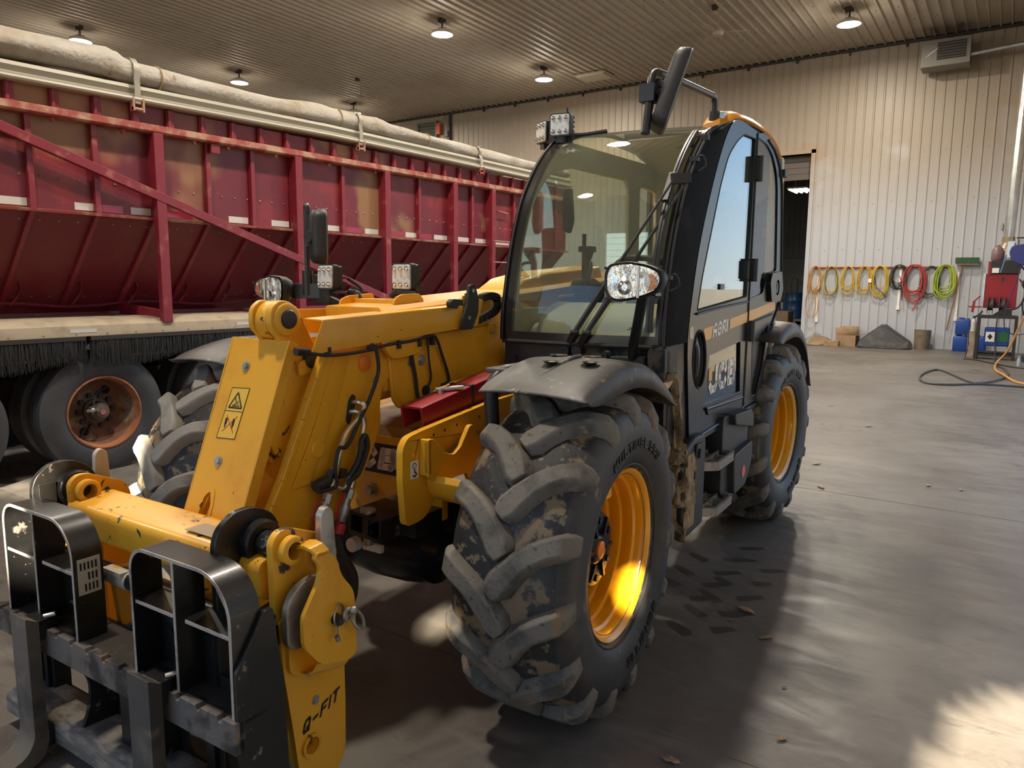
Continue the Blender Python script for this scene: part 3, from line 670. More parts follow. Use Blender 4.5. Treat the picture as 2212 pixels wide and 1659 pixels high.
# fender with brush skirts
b=M(); pf=[(HX-.80,1.285),(HX-.70,1.305),(TX-.15,1.30),(TX+.0,1.285),(TX+.055,1.25),(TX+.065,1.19),(TX+.065,1.165),(TX+.055,1.165),(TX+.045,1.24),(TX-.01,1.27),(TX-.15,1.285),(HX-.80,1.27)]
b.loft([[V(x,y,z+.0*y) for x,z in pf] for y in (-2.2,-.4,2.45)]); fe=b.build('fender',fbeige,T)
b=M()
for i in range(18): b.sph((TX+.067,-1.9+i*.245,1.185),.006,6)
b.build('fender_rivets',steel,T)
for y0,y1 in ((.50,.71),(2.04,2.18)):
    b=M(); b.box(TX+.064,TX+.067,y0,y1,1.195,1.225,); b.build('reflective_tape',tape,T)
def brush(y0,y1,f):
    b=M(); b.box(TX+.03,TX+.038,y0,y1,.99,1.15); b.box(TX+.045,TX+.065,y0,y1,1.13,1.165); sk=b.build('brush_holder',dark,T)
    b=M(); r=random.Random(int(y0*10)+77); n=int((y1-y0)/.0018)
    for i in range(n):
        y=y0+(y1-y0)*(i+r.random())/n; L_=f((y-y0)/(y1-y0))*(.88+.2*r.random()); x=TX+.05+r.uniform(-.012,.012)
        dy=r.uniform(-.02,.02); w=.0032
        z0=1.14; p=[(y,z0),(y+dy*.4,z0-L_*.5),(y+dy*1.3,z0-L_)]
        A=None
        for j,(yy,zz) in enumerate(p):
            ww=w*(1-.35*j); q=[b.bm.verts.new((x,yy-ww,zz)),b.bm.verts.new((x,yy+ww,zz)),b.bm.verts.new((x-ww*1.5,yy,zz))]
            if A: 
                for k in range(3): b.face([A[k],A[(k+1)%3],q[(k+1)%3],q[k]])
            A=q
    o=b.build('brush_bristles',brist,T,doub=False,flat=True); o['kind']='stuff'
brush(-1.6,.62,lambda t:.17+.13*min(1,max(0,(1-t)*2.2)))
brush(.66,2.44,lambda t:.20+.07*math.sin(t*9)*.5 if t<.72 else .27)
# wheels
def truck_wheel(x,y,z,s=1,nm='wheel'):
    """dual wheel with outer face at x (s=+1 faces +x)"""
    R=.515; W=.27; c=(x-s*W/2,y,z)
    h=W/2
    b=M(); b.lathe([(s*w,r_) for w,r_ in ((h*.80,.298),(h*.86,.31),(h*.94,.35),(h,.40),(h*.97,.45),(h*.88,.488),(h*.84,.497),(h*.80,.512),(h*.62,.514),(h*.60,.503),(h*.57,.503),(h*.55,.515),(h*.22,.516),(h*.20,.504),(h*.16,.504),(h*.14,.516),(-h*.14,.516),(-h*.16,.504),(-h*.20,.504),(-h*.22,.516),(-h*.55,.515),(-h*.57,.503),(-h*.6,.503),(-h*.62,.514),(-h*.8,.512),(-h*.88,.488),(-h,.42),(-h*.9,.33),(-h*.8,.298))],c,'x',56)
    t=b.build('tyre',ttyre,T)
    return t,c
TWY,TWZ=.775,.502
t1,c1=truck_wheel(TX+.0,TWY,TWZ)
def trim_text(par,txt,c,R,h,w,gap,th,mt,a_mid,x,depth=.004,flip=1):
    b=M(); 
    tot=sum((w*.6 if k==' ' else (th if k=='I' else w)+gap) for k in txt)
    b_=M()
    def f(u,v,d):
        a=math.radians(a_mid)-flip*(u-tot/2)/R; rr=R+flip*(v-h/2)
        return V(x+d,c[1]+rr*math.cos(a),c[2]+rr*math.sin(a))
    text2(b_,txt,h,w,gap,th,f,depth); return b_.build('raised_lettering',mt,par,flat=True)
trim_text(t1,'WESTLAKE',c1,.435,.035,.032,.012,.007,mat('raised_rubber',(.055,.055,.058),.45),98,TX-.012,.006)
w=M(); 
w.lathe([(-.03,.298),(-.015,.312),(.0,.314),(.004,.300),(-.02,.292),(-.045,.288),(-.06,.280)],(TX-.012,TWY,TWZ),'x',56); rl=w.build('wheel_rim_lip',rustlip,t1)
w=M(); w.lathe([(-.06,.283),(-.10,.275),(-.15,.268),(-.18,.25),(-.185,.15),(-.185,.001)],(TX-.012,TWY,TWZ),'x',56); w.build('wheel_disc',rust,t1)
w=M()
for k in range(10):
    a=2*PI*k/10; w.tube([(TX-.20,TWY+.142*math.cos(a),TWZ+.142*math.sin(a)),(TX-.165,TWY+.142*math.cos(a),TWZ+.142*math.sin(a))],.024,6)
split_up(w.build('wheel_nut',dark,t1))
w=M(); w.lathe([(-.20,.105),(-.165,.105),(-.16,.085),(-.09,.075),(-.085,.055),(-.06,.05),(-.055,.001)],(TX,TWY,TWZ),'x',28); w.build('hub',mat('hub_rusty_dark',(.10,.075,.055),.6),t1)
w=M(); w.tube([(TX-.056,TWY,TWZ),(TX-.05,TWY,TWZ)],.024,16); w.build('hub_cap',mat('hub_cap_pink',(.35,.12,.14),.4),t1)
w=M(); 
for a in (60,240): w.tube([(TX-.195,TWY+.20*math.cos(math.radians(a)),TWZ+.20*math.sin(math.radians(a))),(TX-.193,TWY+.20*math.cos(math.radians(a)),TWZ+.20*math.sin(math.radians(a)))],.04,18)
split_up(w.build('hand_hole',mat('black_hole',(.004,.004,.004),.9),t1))
w=M(); w.tube(sm([(TX-.05,TWY-.04,TWZ+.02),(TX-.06,TWY-.11,TWZ+.05),(TX-.10,TWY-.12,TWZ-.10),(TX-.17,TWY-.16,TWZ-.22)],6),.007,6); w.tube(sm([(TX-.05,TWY-.09,TWZ+.03),(TX-.09,TWY-.02,TWZ+.17),(TX-.15,TWY+.10,TWZ+.19)],6),.007,6); w.build('air_hose',hose_m,t1)
w=M(); w.sph((TX-.045,TWY-.09,TWZ+.03),.022,10); w.box(TX-.05,TX-.035,TWY-.14,TWY-.04,TWZ+.018,TWZ+.04); w.build('tyre_inflation_valve',steel,t1)
def cp(dx,dy):
    r_=t1.copy(); COL.objects.link(r_); r_.parent=T; r_.location=(dx,dy,0)
    for ch in list(t1.children):
        if ch.name.split('.')[0] not in ('wheel_rim_lip','wheel_disc','hub'): continue
        c=ch.copy(); COL.objects.link(c); c.parent=r_
cp(-.33,0); cp(-1.95,0); cp(-2.28,0); cp(0,-1.24); cp(-.33,-1.24); cp(-1.95,-1.24); cp(0,1.26); cp(-.33,1.26); cp(-1.95,1.26); cp(-2.28,1.26)
for y in (TWY,TWY-1.24,TWY+1.26):
    b=M(); b.tube([(TX-2.3,y,TWZ),(TX-.2,y,TWZ)],.065,14); b.build('axle',dark,T)
b=M(); b.box(HX-2.45,HX-2.40,-2,4.2,.45,1.3); b.box(HX-1.6,HX-.9,-1.8,3.4,.75,.85); b.box(HX-1.0,HX-.9,-1.2,1.8,.55,.8); b.build('suspension_and_dark_skirt',mat('rusty_suspension_dark_skirt',(.10,.05,.04),.8),T)  # first box is a dark skirt added to hide the bright floor beyond
# ladder at the far end, grab handle, marker lamp
for y in (6.3,6.97):
    b=M(); b.box(TX+.05,TX+.08,y-.015,y+.015,1.3,2.23); b.build('ladder_rail',tredf,T)
for z in (1.62,1.92,2.22):
    b=M(); b.tube([(TX+.065,6.3,z),(TX+.065,6.97,z)],.014,6); b.build('ladder_rung',tredf,T)
b=M(); b.tube(fil([(HX,6.52,2.66),(HX+.06,6.52,2.66),(HX+.06,6.78,2.64),(HX,6.78,2.64)],.02),.01,6); b.build('grab_handle',tredr,T)
b=M(); b.box(TX-.02,TX+.04,2.5,5.2,1.30,1.36); b.build('side_step_rail',tredf,T)
b=M(); b.tube([(TX-.02,2.72,1.25),(TX+.04,2.72,1.25)],.05,18); b.build('marker_lamp_mount',dark,T)
b=M(); b.tube([(TX+.04,2.72,1.25),(TX+.055,2.72,1.25)],.034,18); b.build('marker_lamp',mat('amber_marker',(.75,.17,.03),.3),T)
b=M(); b.box(HX-1.7,HX-.8,YB-.1,YB,.9,1.3); b.box(TX-.6,TX-.5,6.4,6.5,0,1.2); b.box(TX-.62,TX-.42,6.3,6.6,0,.03); b.build('landing_gear',tredf,T)
GUIDE=[(.240,1.615),(.283,1.618),(.312,1.552),(.308,1.488),(.262,1.416),(.185,1.418),(.195,1.471),(.226,1.533)]; CLIP=[(.085,1.541),(.109,1.555),(.178,1.551),(.183,1.523),(.152,1.529),(.135,1.512),(.090,1.518)]
# ---------- the telehandler (machine frame: x to its left side, y to its rear) ----------
YAW=.0321
H=empty('telehandler',(0,0,0),YAW); tag(H,'yellow and black telescopic handler with big lugged tyres, facing the camera','telehandler')
# --- wheels ---
def tyre_base():
    p=[(0,.583),(.08,.580),(.14,.571),(.19,.555),(.215,.535),(.228,.505),(.236,.465),(.234,.425),(.226,.385),(.212,.352),(.205,.345),(.198,.334),(.186,.322),(.178,.30)]
    p=[(-w,r) for w,r in p[::-1][:-1]]+p if False else [(-w,r) for w,r in reversed(p[1:])]+p
    b=M(); b.lathe(p,(0,0,0),'x',72); return b
RT=lambda x: .624-.25*x*x-2.2*max(0,abs(x)-.17)**1.35
def lugs(NL=15):
    b=M(); pitch=2*PI/NL
    cl=[(-.018,-.020),(.004,.008),(.035,.052),(.072,.092),(.112,.125),(.155,.150),(.19,.166),(.210,.174),(.226,.180),(.234,.184)]
    wt=[.026,.040,.038,.034,.032,.032,.033,.036,.037,.034]; 
    tops=[None]*7+[.592,.556,.50]
    bots=[.57,.57,.57,.57,.56,.55,.54,.53,.49,.455]
    for sd in (-1,1):
        for k in range(NL):
            off=(k+(.5 if sd>0 else 0))*pitch; rings=[]
            for i,(x,s) in enumerate(cl):
                a=Vector(cl[max(i-1,0)]); c=Vector(cl[min(i+1,len(cl)-1)]); d=(c-a).normalized(); n=Vector((-d.y,d.x))
                if i>=7: n=Vector((-.15,1)).normalized()
                R=tops[i] or RT(x); B=bots[i]; ring=[]
                for q,rad,g in ((-1,B,1.5),(-1,R-.012,1.12),(-1,R,.82),(1,R,.82),(1,R-.012,1.12),(1,B,1.5)):
                    u=x+n.x*wt[i]*q*g; v=s+n.y*wt[i]*q*g
                    if i>=8 and rad!=B: u=x+(.004 if rad==R else 0)
                    if i>=8 and rad==B: u=x-.02
                    ph=off-PI/2*0+v/.6
                    ring.append(V(sd*u,-rad*math.cos(ph)*1,rad*math.sin(ph)))
                rings.append(ring)
            b.loft(rings)
    return b
def make_wheel(name='front_wheel',front=True):
    """outer face towards +x"""
    b=M()
    pr=[(.168,.300),(.180,.312),(.190,.325),(.196,.324),(.192,.316),(.180,.303),(.158,.298),(.140,.297),(.132,.286),(.100,.285),(.094,.290),(.086,.290),(.080,.276),(.048,.275),(.042,.280),(.034,.280),(.028,.264),(-.004,.262),(-.010,.266),(-.018,.266),(-.024,.250),(-.05,.25),(-.06,.235),(-.065,.22),(-.05,.17),(-.045,.12)]
    if not front: pr=[q for q in pr[:-2]]+[(-.10,.17),(-.11,.10)]
    b.lathe(pr,(0,0,0),'x',80)
    rim=b.build(name,yclean,H,ang=50)
    b=M(); b.lathe([(-.168,.300),(-.19,.325),(-.196,.324),(-.18,.303),(-.12,.285),(-.06,.25),(-.06,.12)],(0,0,0),'x',48); b.build('inner_rim',yel,rim,ang=50)
    b=tyre_base(); t=b.build('tyre',[rub,side_m],rim)
    for p in t.data.polygons:
        c=p.center
        if abs(c.x)>.2: p.material_index=1
    b=lugs(); lg=b.build('tyre_lugs',lug_m,rim,bev=.006,bs=2,ang=50,doub=False)
    # bead ring and hub
    b=M(); b.lathe([(.203,.348),(.209,.346),(.209,.340),(.2,.338)],(0,0,0),'x',64); b.build('bead_ring',side_m,rim)
    hx=0 if front else -.10
    b=M(); b.lathe([(-.06+hx,.14),(.082+hx,.145),(.096+hx,.138),(.100+hx,.10),(.094+hx,.06),(.104+hx,.05),(.106+hx,.045),(.103+hx,.04),(.103+hx,.001)],(0,0,0),'x',32)
    for k in range(6):
        a=2*PI*k/6+.3; b.tube([(.09+hx,.112*math.cos(a),.112*math.sin(a)),(.106+hx,.112*math.cos(a),.112*math.sin(a))],.014,8)
        b.beam((.101+hx,.06*math.cos(a+.5),.06*math.sin(a+.5)),(.097+hx,.130*math.cos(a+.5),.130*math.sin(a+.5)),.014,.02,(1,0,0))
    b.build('hub',blk,rim)
    b=M(); b.lathe([(.104+hx,.034),(.114+hx,.034),(.118+hx,.028),(.119+hx,.001)],(0,0,0),'x',24); b.build('hub_cap',org if front else mat('rusty_cap',(.15,.06,.03),.6),rim)
    # wheel weight boss / step bracket inside the rim
    b=M(); b.lathe([(-.03,.040),(.02,.040),(.02,.030),(-.02,.030)],(.10,.045,.235),'z',18) if front else b.box(.08,.15,-.02,.05,.215,.29)
    b.build('valve_guard',yclean,rim)
    for txt,am,fl in (('ALLIANCE',-75,-1),('MULTIUSE 550',75,1)):
        trim_text(rim,txt,(0,0,0),.425,.036,.036,.012,.008,mat('raised_tyre_letters',(.03,.03,.03),.5),am if fl>0 else am,.2325,.006,fl)
    return rim
W0=make_wheel(); W0.location=(.9195,0,.62)
def setw(o,x,y,steer,flip=False,spin=0):
    px=.85 if x>0 else -.85
    R=Matrix.Translation((px,y,.62))@Matrix.Rotation(steer,4,'Z')@Matrix.Translation((x-px,0,0))@Matrix.Rotation(spin,4,'X')
    if flip: R=R@Matrix.Diagonal((-1,1,1,1))
    o.matrix_local=R
setw(W0,.9195,0,.0465,spin=.14)
W1=copytree(W0,H); setw(W1,-.9195,0,.0465,True,spin=.05)
for c in list(W1.children):
    if c.name.startswith('tyre_lugs'):
        c.data=c.data.copy(); c.data.materials[0]=lugpale
rear=make_wheel('rear_wheel',False); setw(rear,.9195,2.75,-.0547,spin=.3)
W3=copytree(rear,H); setw(W3,-.9195,2.75,-.0547,True,spin=.2)
for w_,l in ((W0,'yellow front rim with orange hub cap, near side'),(rear,'yellow rear rim, near side')): w_['label']=l
# --- axles ---
for y in (0,2.75):
    b=M(); b.lathe([(-.75,.001),(-.75,.10),(-.62,.10),(-.55,.085),(-.22,.10),(-.16,.13),(-.08,.15),(.08,.15),(.16,.13),(.22,.10),(.55,.085),(.62,.11),(.75,.11),(.75,.001)],(0,y,.60),'x',24)
    b.sph((0,y+.05,.55),.17,20,(1,.8,1)); b.build('axle',blk,H)
b=M(); b.lathe([(-.24,.001),(-.22,.10),(-.14,.16),(0,.175),(.16,.17),(.3,.15),(.34,.09),(.5,.08)],(.02,-.06,.50),'x',28); b.build('differential_housing',blk,H)
b=M(); b.tube([(.06,-.30,.545),(.06,-.335,.545)],.03,16); b.box(.10,.20,-.31,-.29,.53,.56); b.build('plough_bolt',white,H)
for y0 in (.02,):
    b=M(); b.box(.52,.60,-.10,-.03,.42,.76); b.tube([(.50,-.12,.45),(.50,-.12,.76)],.02,8); b.build('axle_post',blkm,H)
# --- chassis ---
fr=[(-.419,.715),(-.436,.90),(-.434,1.016),(-.405,1.055),(-.34,1.066),(.153,1.118),(.9,1.15),(2.9,1.15),(2.9,.75),(.45,.72),(.25,.93),(.0,.93),(-.12,.93),(-.234,.80),(-.30,.72)]
for x0,x1 in ((.40,.43),(-.43,-.40)):
    b=M(); hl=[rp([(-.30,.93),(-.345,.965),(-.372,.965),(-.372,.985),(-.340,1.04),(-.330,1.045),(-.345,.98)],.004)] 
    b.prism(rp(fr,[.03,.02,.02,.06,.06,.02,0,0,0,.05,.1,.05,.08,.1,.06]),'x',x0,x1,[rp([(-.376,.968),(-.352,.966),(-.335,1.03),(-.347,1.04),(-.358,1.0),(-.376,.99)],.006)])
    b.build('frame_plate',yel,H,bev=.003)
# axle lug welded outside the near frame plate
lg=[(-.338,.90),(-.338,1.042),(-.306,1.041),(-.262,.998),(-.225,.970),(-.177,.955),(-.133,.976),(-.097,1.02),(-.070,1.054),(-.045,1.054),(-.01,.99),(.04,.94),(.15,.92),(.15,.80),(-.06,.80),(-.088,.86),(-.26,.86),(-.305,.875)]
for sx in (1,-1):
    b=M(); b.prism(rp(lg,.012),'x',.452*sx,.474*sx)
    b.prism([(-.338,.90),(-.318,.90),(-.318,1.04),(-.338,1.04)],'x',.43*sx,.474*sx)
    b.build('axle_lug',yel,H,bev=.004)
    b=M(); pa=[(-.30,.87),(-.285,.82),(-.25,.785),(-.20,.765),(-.05,.765),(.12,.765)]; pb=[(y+.012,z+.025) for y,z in pa]
    b.prism(pa+pb[::-1],'x',.43*sx,.64*sx); b.build('axle_bracket',yel,H,bev=.004)
    b=M(); b.hexbolt((.56*sx,-.15,.79),'z',.03,.035); b.hexbolt((.47*sx,-.02,.83),'z',.016,.02); b.build('axle_bolt',mat('rusty_bolt',(.22,.16,.10),.6,.3),H)
b=M(); b.box(.4305,.4315,-.391,-.346,.893,.961); k=b.build('lifting_decal',white,H)
b=M(); b.tube(sm([(.432,-.368,.93),(.432,-.358,.945),(.432,-.372,.953),(.432,-.38,.94),(.432,-.368,.93)],3),.0015,5); b.tube(sm([(.432,-.368,.928),(.432,-.368,.918),(.432,-.358,.910),(.432,-.370,.900),(.432,-.378,.908)],3),.003,5); b.build('hook_symbol',blackd,k)
b=M()
for y,z in ((-.10,1.075),(-.18,1.068),(.06,1.085),(-.25,1.06)): b.tube([(.4295,y,z-.02),(.4305,y,z-.02)],.006,8)
b.build('plate_holes',dark,H)
# front cross panel, top plate between the frame plates
b=M(); b.prism(rp([(-.40,.98),(.40,.98),(.40,.66),(.30,.66),(.19,.655),(.10,.60),(-.10,.60),(-.19,.655),(-.40,.66)],.01),'y',-.16,-.12); b.build('front_panel',yel,H,bev=.004)
b=M(); b.prism([(-.16,.97),(-.13,1.02),(-.06,1.04),(2.6,1.10),(2.6,1.05),(-.04,1.0),(-.12,.96)],'x',-.40,.40); b.build('top_deck',mat('dirty_yellow_deck',(.42,.22,.03),.6,0,[(4,7,(.20,.13,.07),.38,.6),(18,6,(.05,.04,.03),.62,.68)],[(40,.4,.004)]),H,bev=.004)
b=M(); b.box(-.40,-.36,-.1,2.5,1.04,1.16); b.box(.19,.215,.0,2.5,1.03,1.09); b.build('deck_channel',yelw,H,bev=.004)
b=M(); b.box(-.20,.175,-.163,-.16,.815,.945); dl=b.build('front_logo_plate',blackd,H)
b=M(); text2(b,'JCB',.098,.105,.014,.030,lambda u,v,d:V(-.185+u,-.1632-d,.832+v),.002,.25); b.build('front_logo',mat('dusty_logo_letters',(.78,.68,.60),.6),dl,flat=True)
b=M(); b.hexbolt((.02,-.16,.735),'y',.020,.028); b.hexbolt((.145,-.16,.705),'y',.020,.03); b.build('panel_bolt',mat('dull_bolt',(.38,.32,.24),.4,.6),H)
b=M(); b.tube([(.30,-.02,.99),(.30,1.2,1.1)],.03,8); b.build('brake_line',dark,H)
# red boom support stay lying on the deck
b=M(); R=Matrix.Rotation(math.atan2(.09,.62),4,'X'); c=(.33,-.26,1.10)
def chan(u,v,w): return Matrix.Translation(c)@R@V(u,w,v)
b.prism(rp([(-.055,-.05),(-.055,.045),(.055,.045),(.055,-.05),(.045,-.05),(.045,.034),(-.045,.034),(-.045,-.05)],.008,2),'y',0,.66,fn=chan); b.build('safety_stay',red_m,H,bev=.002)
b=M(); b.tube([chan(-.03,.055,.20),chan(.06,.055,.27)],.010,8); b.tube([chan(-.005,.045,.2),chan(-.005,.062,.2)],.014,8); b.build('stay_pin',steel,H)
b=M(); b.loft([[chan(x,z,y) for x,z in ((-.058,-.05),(-.058,.048),(.058,.048),(.058,-.05))] for y in (.33,.35)]); b.build('stay_strap',hose_m,H)
# tow hitch
b=M(); b.prism(rp([(.13,.64),(.30,.625),(.31,.72),(.14,.735)],.01),'y',-.42,-.22,[rp([(.145,.655),(.205,.65),(.21,.715),(.15,.72)],.006),rp([(.235,.645),(.288,.64),(.295,.71),(.242,.713)],.006)]); b.box(.30,.40,-.33,-.16,.64,.72); b.build('tow_hitch',blkworn,H,bev=.003)
b=M(); b.tube([(.218,-.40,.60),(.22,-.40,.735)],.018,12); b.tube([(.22,-.40,.735),(.22,-.40,.745)],.032,12); b.tube(sm([(.22,-.42,.745),(.205,-.43,.78),(.20,-.44,.79),(.215,-.43,.75)],4),.0025,5); b.build('hitch_pin',mat('dull_bolt'),H)
# --- boom ---
b=M()
def bsec(y,x,zt_,zb,c=.045): return [V(-x+c,y,zb),V(x-c,y,zb),V(x,y,zb+c),V(x,y,zt_-.02),V(x-.02,y,zt_),V(-x+.02,y,zt_),V(-x,y,zt_-.02),V(-x,y,zb+c)]
b.loft([bsec(y,.165,zt_,zb) for y,zt_,zb in ((-.24,1.525,1.14),(.2,1.55,1.165),(.7,1.58,1.205),(2.9,1.74,1.40))]); b.build('boom',yel,H,bev=.003)
b=M(); b.loft([[V(x,y,z) for x,z in ((-.15,1.54+dz),(.13,1.54+dz),(.10,1.54+dz+h_),(-.12,1.54+dz+h_))] for y,dz,h_ in ((.80,0.0,.04),(.95,.01,.10),(1.2,.03,.12),(1.9,.08,.12))]); b.build('boom_top_cover',yel,H,bev=.02)
# engine hood on the far side
b=M(); b.prism(rp([(.9,1.0),(.9,1.25),(1.3,1.48),(2.6,1.55),(3.2,1.4),(3.2,1.0)],.12,6),'x',-1.05,-.3); b.build('engine_hood',yel,H,bev=.03,bs=3)
# top bracket with work lights
b=M(); b.prism(rp([(-.45,1.42),(-.43,1.515),(-.12,1.510),(-.08,1.485),(-.10,1.40)],.025),'x',-.165,-.155); b.build('nose_guard_plate',yel,H,bev=.002)
b=M(); b.prism(rp([(-.155,1.46),(-.151,1.548),(-.10,1.565),(.06,1.575),(.06,1.46)],.02),'x',-.165,-.155); b.prism(rp([(-.14,1.48),(-.136,1.55),(-.09,1.575),(.03,1.578),(.062,1.55),(.062,1.50)],.02),'x',.125,.135); b.box(-.16,.13,-.07,-.06,1.47,1.548); b.box(-.16,.13,-.07,.05,1.544,1.552)
b.build('light_bracket_plate',yel,H,bev=.002)
# nose (gooseneck)
nose=[(-.56,1.385),(-.222,1.40),(-.185,1.27),(-.205,1.245),(-.247,1.214),(-.269,1.135),(-.262,1.071),(-.29,1.0),(-.372,.867),(-.465,.765),(-.589,.68),(-.70,.60),(-.83,.52),(-.97,.50),(-1.0,.60),(-.90,.74),(-.828,.857),(-.782,.935),(-.684,1.138),(-.616,1.274)]
b=M(); b.prism(rp(nose,[.02,.02,.03,.03,.05,.04,.04,.04,.06,.06,.06,.06,.05,.05,.05,.05,.03,.03,.03,.03]),'x',.150,.172); b.prism(rp(nose,.03),'x',-.172,-.150)
b.build('nose_side_plate',yel,H,bev=.004)
def inset(p,k): 
    cx=sum(q[0] for q in p)/len(p); cy=sum(q[1] for q in p)/len(p); return [(cx+(q[0]-cx)*k,cy+(q[1]-cy)*k) for q in p]
b=M(); b.prism(inset(nose,.90),'x',-.15,.15); b.build('nose_box',yel,H)
# raised flange and front channel along the nose side
b=M(); fl_=[(-.56,1.385),(-.616,1.274),(-.684,1.138),(-.782,.935),(-.828,.857),(-.90,.74)]
for a,c in zip(fl_,fl_[1:]): b.beam((.165,a[0]+.012,a[1]),(.165,c[0]+.012,c[1]),.035,.02,(0,1,.5))
b.build('nose_weld_flange',yel,H,bev=.004)
b=M(); ln=sm([(.172,-.50,1.36),(.174,-.60,1.12),(.176,-.72,.90)],4); b.loft([[p+V(0,-.012,0),p+V(.006,-.01,0),p+V(.006,.06,0),p+V(0,.075,0)] for p in ln]); b.build('nose_stiffener',yel,H)
b=M(); b.lathe([(.0,.038),(.010,.038),(.012,.030),(.016,.028),(.016,.001)],(.170,-.610,1.018),'x',24); b.build('pin_boss',yelw,H)
b=M(); b.lathe([(0,.032),(.008,.032),(.010,.026),(.010,.001)],(.171,-.355,1.312),'x',24); b.build('side_reflector',org,H)
# slot in the nose with pipes coming out
b=M(); b.prism(rp([(-.462,1.10),(-.445,1.18),(-.425,1.20),(-.405,1.19),(-.415,1.14),(-.445,1.08)],.01),'x',.1725,.1735); b.build('nose_slot',dark,H)
b=M(); b.tube(sm([(.15,-.425,1.165),(.20,-.415,1.168),(.215,-.405,1.15),(.215,-.43,1.115),(.215,-.505,1.06),(.215,-.545,.975),(.215,-.565,.905),(.215,-.595,.86)],5),.012,10)
b.tube(sm([(.15,-.44,1.13),(.20,-.42,1.13),(.215,-.408,1.09),(.215,-.425,1.02),(.215,-.458,.915),(.215,-.482,.85)],5),.012,10); b.build('hydraulic_pipe',pipe_m,H)
b=M()
for p in ((.215,-.598,.855),(.215,-.486,.845)):
    p=V(*p); d=V(0,-.09,-.2).normalized(); b.tube([p,p+d*.035],.018,6); b.tube([p+d*.035,p+d*.06],.014,10); b.tube([p+d*.06,p+d*.10],.019,12); b.tube([p+d*.1,p+d*.125],.016,10)
b.tube(sm([(.215,-.56,.87),(.22,-.53,.86),(.22,-.50,.885),(.22,-.49,.91)],4),.010,8); b.build('quick_coupling',steel,H)
b=M()
for p in ((.215,-.655,.735),(.215,-.54,.725)):
    p=V(*p); b.tube([p,p+V(0,-.015,-.035)],.022,12)
    b.tube(sm([p,p+V(.02,-.03,.02),p+V(.03,-.05,.07),p+V(.02,-.01,.11),p+V(.0,.04,.10)],5),.005,6)
b.build('dust_cap',redcap,H)
b=M(); b.tube(sm([(.21,-.33,1.385),(.215,-.322,1.28),(.215,-.375,1.175),(.225,-.43,1.12),(.225,-.505,1.02),(.225,-.55,1.015),(.225,-.572,.94),(.225,-.57,.88),(.225,-.655,.876)],6),.008,8)
b.tube(sm([(.225,-.50,.90),(.235,-.46,.96),(.235,-.44,1.03),(.235,-.42,1.04),(.235,-.415,.99),(.235,-.46,.91),(.23,-.50,.885),(.22,-.52,.84)],6),.011,8); b.build('electrical_hose',hose_m,H)
b=M(); b.tube([(.215,-.66,.895),(.215,-.60,.905)],.022,12); b.tube([(.215,-.60,.905),(.215,-.58,.94)],.013,8); b.box(.19,.225,-.545,-.51,.90,.93); b.build('solenoid_valve',plas,H)
b=M(); b.tube(sm([(.2,-.55,.72),(.2,-.52,.55),(.18,-.5,.42),(.16,-.58,.38),(.12,-.75,.36)],5),.014,8); b.tube(sm([(.21,-.54,.6),(.20,-.47,.48),(.17,-.48,.36),(.1,-.6,.33)],5),.022,8); b.build('hose_sleeve',mat('dusty_hose',(.05,.045,.04),.8),H)
# tilt lever between the nose plates, knuckle and pin
lev=[(-.742,1.53),(-.700,1.562),(-.645,1.55),(-.600,1.49),(-.556,1.405),(-.521,1.358),(-.535,1.305),(-.60,1.25),(-.635,1.15),(-.675,1.05),(-.71,.998),(-.745,1.01),(-.765,1.06),(-.745,1.20),(-.695,1.36),(-.700,1.42),(-.745,1.46)]
for x0,x1 in ((.080,.112),(-.010,.014)):
    b=M(); b.prism(rp(lev,.025),'x',x0,x1); b.build('tilt_lever',yelw,H,bev=.005)
b=M(); b.prism(rp([(-.525,1.365),(-.535,1.30),(-.64,1.285),(-.645,1.335)],.015),'x',.112,.128); b.build('lever_pad',yel,H,bev=.003)
b=M(); b.lathe([(.012,.001),(.012,.070),(.070,.070),(.070,.055),(.082,.055),(.082,.001)],(0,-.665,1.485),'x',32); b.build('knuckle_bush',yelw,H)
b=M(); b.lathe([(.110,.060),(.118,.058),(.123,.050),(.123,.03)],(0,-.674,1.490),'x',32); b.build('knuckle_boss',yelw,H)
for y,z,x,r_ in ((-.675,1.492,.116,.034),(-.580,1.341,.120,.031)):
    b=M(); b.lathe([(-.05,r_),(.012,r_),(.016,r_-.004),(.016,.001)],(x,y,z),'x',24); b.build('pivot_pin',blkm,H)
b=M(); b.lathe([(.0,.055),(.09,.055)],(0,-.715,1.03),'x',24,caps=True); b.build('lower_bush',yelw,H)
b=M(); b.tube([(0,-.70,1.33),(0,-.2,1.15)],.055,16); b.build('tilt_cylinder',blkm,H)
# tilt link: the tall flat front cover
TL=V(0,-.70,1.42); BL=V(0,-.985,.70); dn=(BL-TL).normalized(); nf=V(0,-1,0)-dn*V(0,-1,0).dot(dn); nf.normalize(); LEN=(BL-TL).length
def lk(u,v,w): return TL+V(u,0,0)+dn*v+nf*w
b=M(); b.prism([(-.158,0),(.148,0),(.150,LEN),(-.150,LEN)],'y',-.012,0,[rp([(-.075,LEN-.001),(-.012,LEN-.001),(-.015,LEN-.17),(-.035,LEN-.215),(-.06,LEN-.19)],.012)],fn=lk)
b.build('tilt_link_cover',yel,H,bev=.003)
b=M()
for x in (-.152,.142): b.prism([(0,0),(LEN,0),(LEN,-.045),(0,-.045)],'x',x,x+.010,fn=lambda u,v,w:lk(w,u,v))
b.build('tilt_link_flange',yel,H,bev=.003)
b=M(); so=rp([(-.085,LEN),(-.088,LEN-.06),(-.080,LEN-.17),(-.048,LEN-.235),(-.015,LEN-.225),(-.002,LEN-.17),(.0,LEN)],.015)
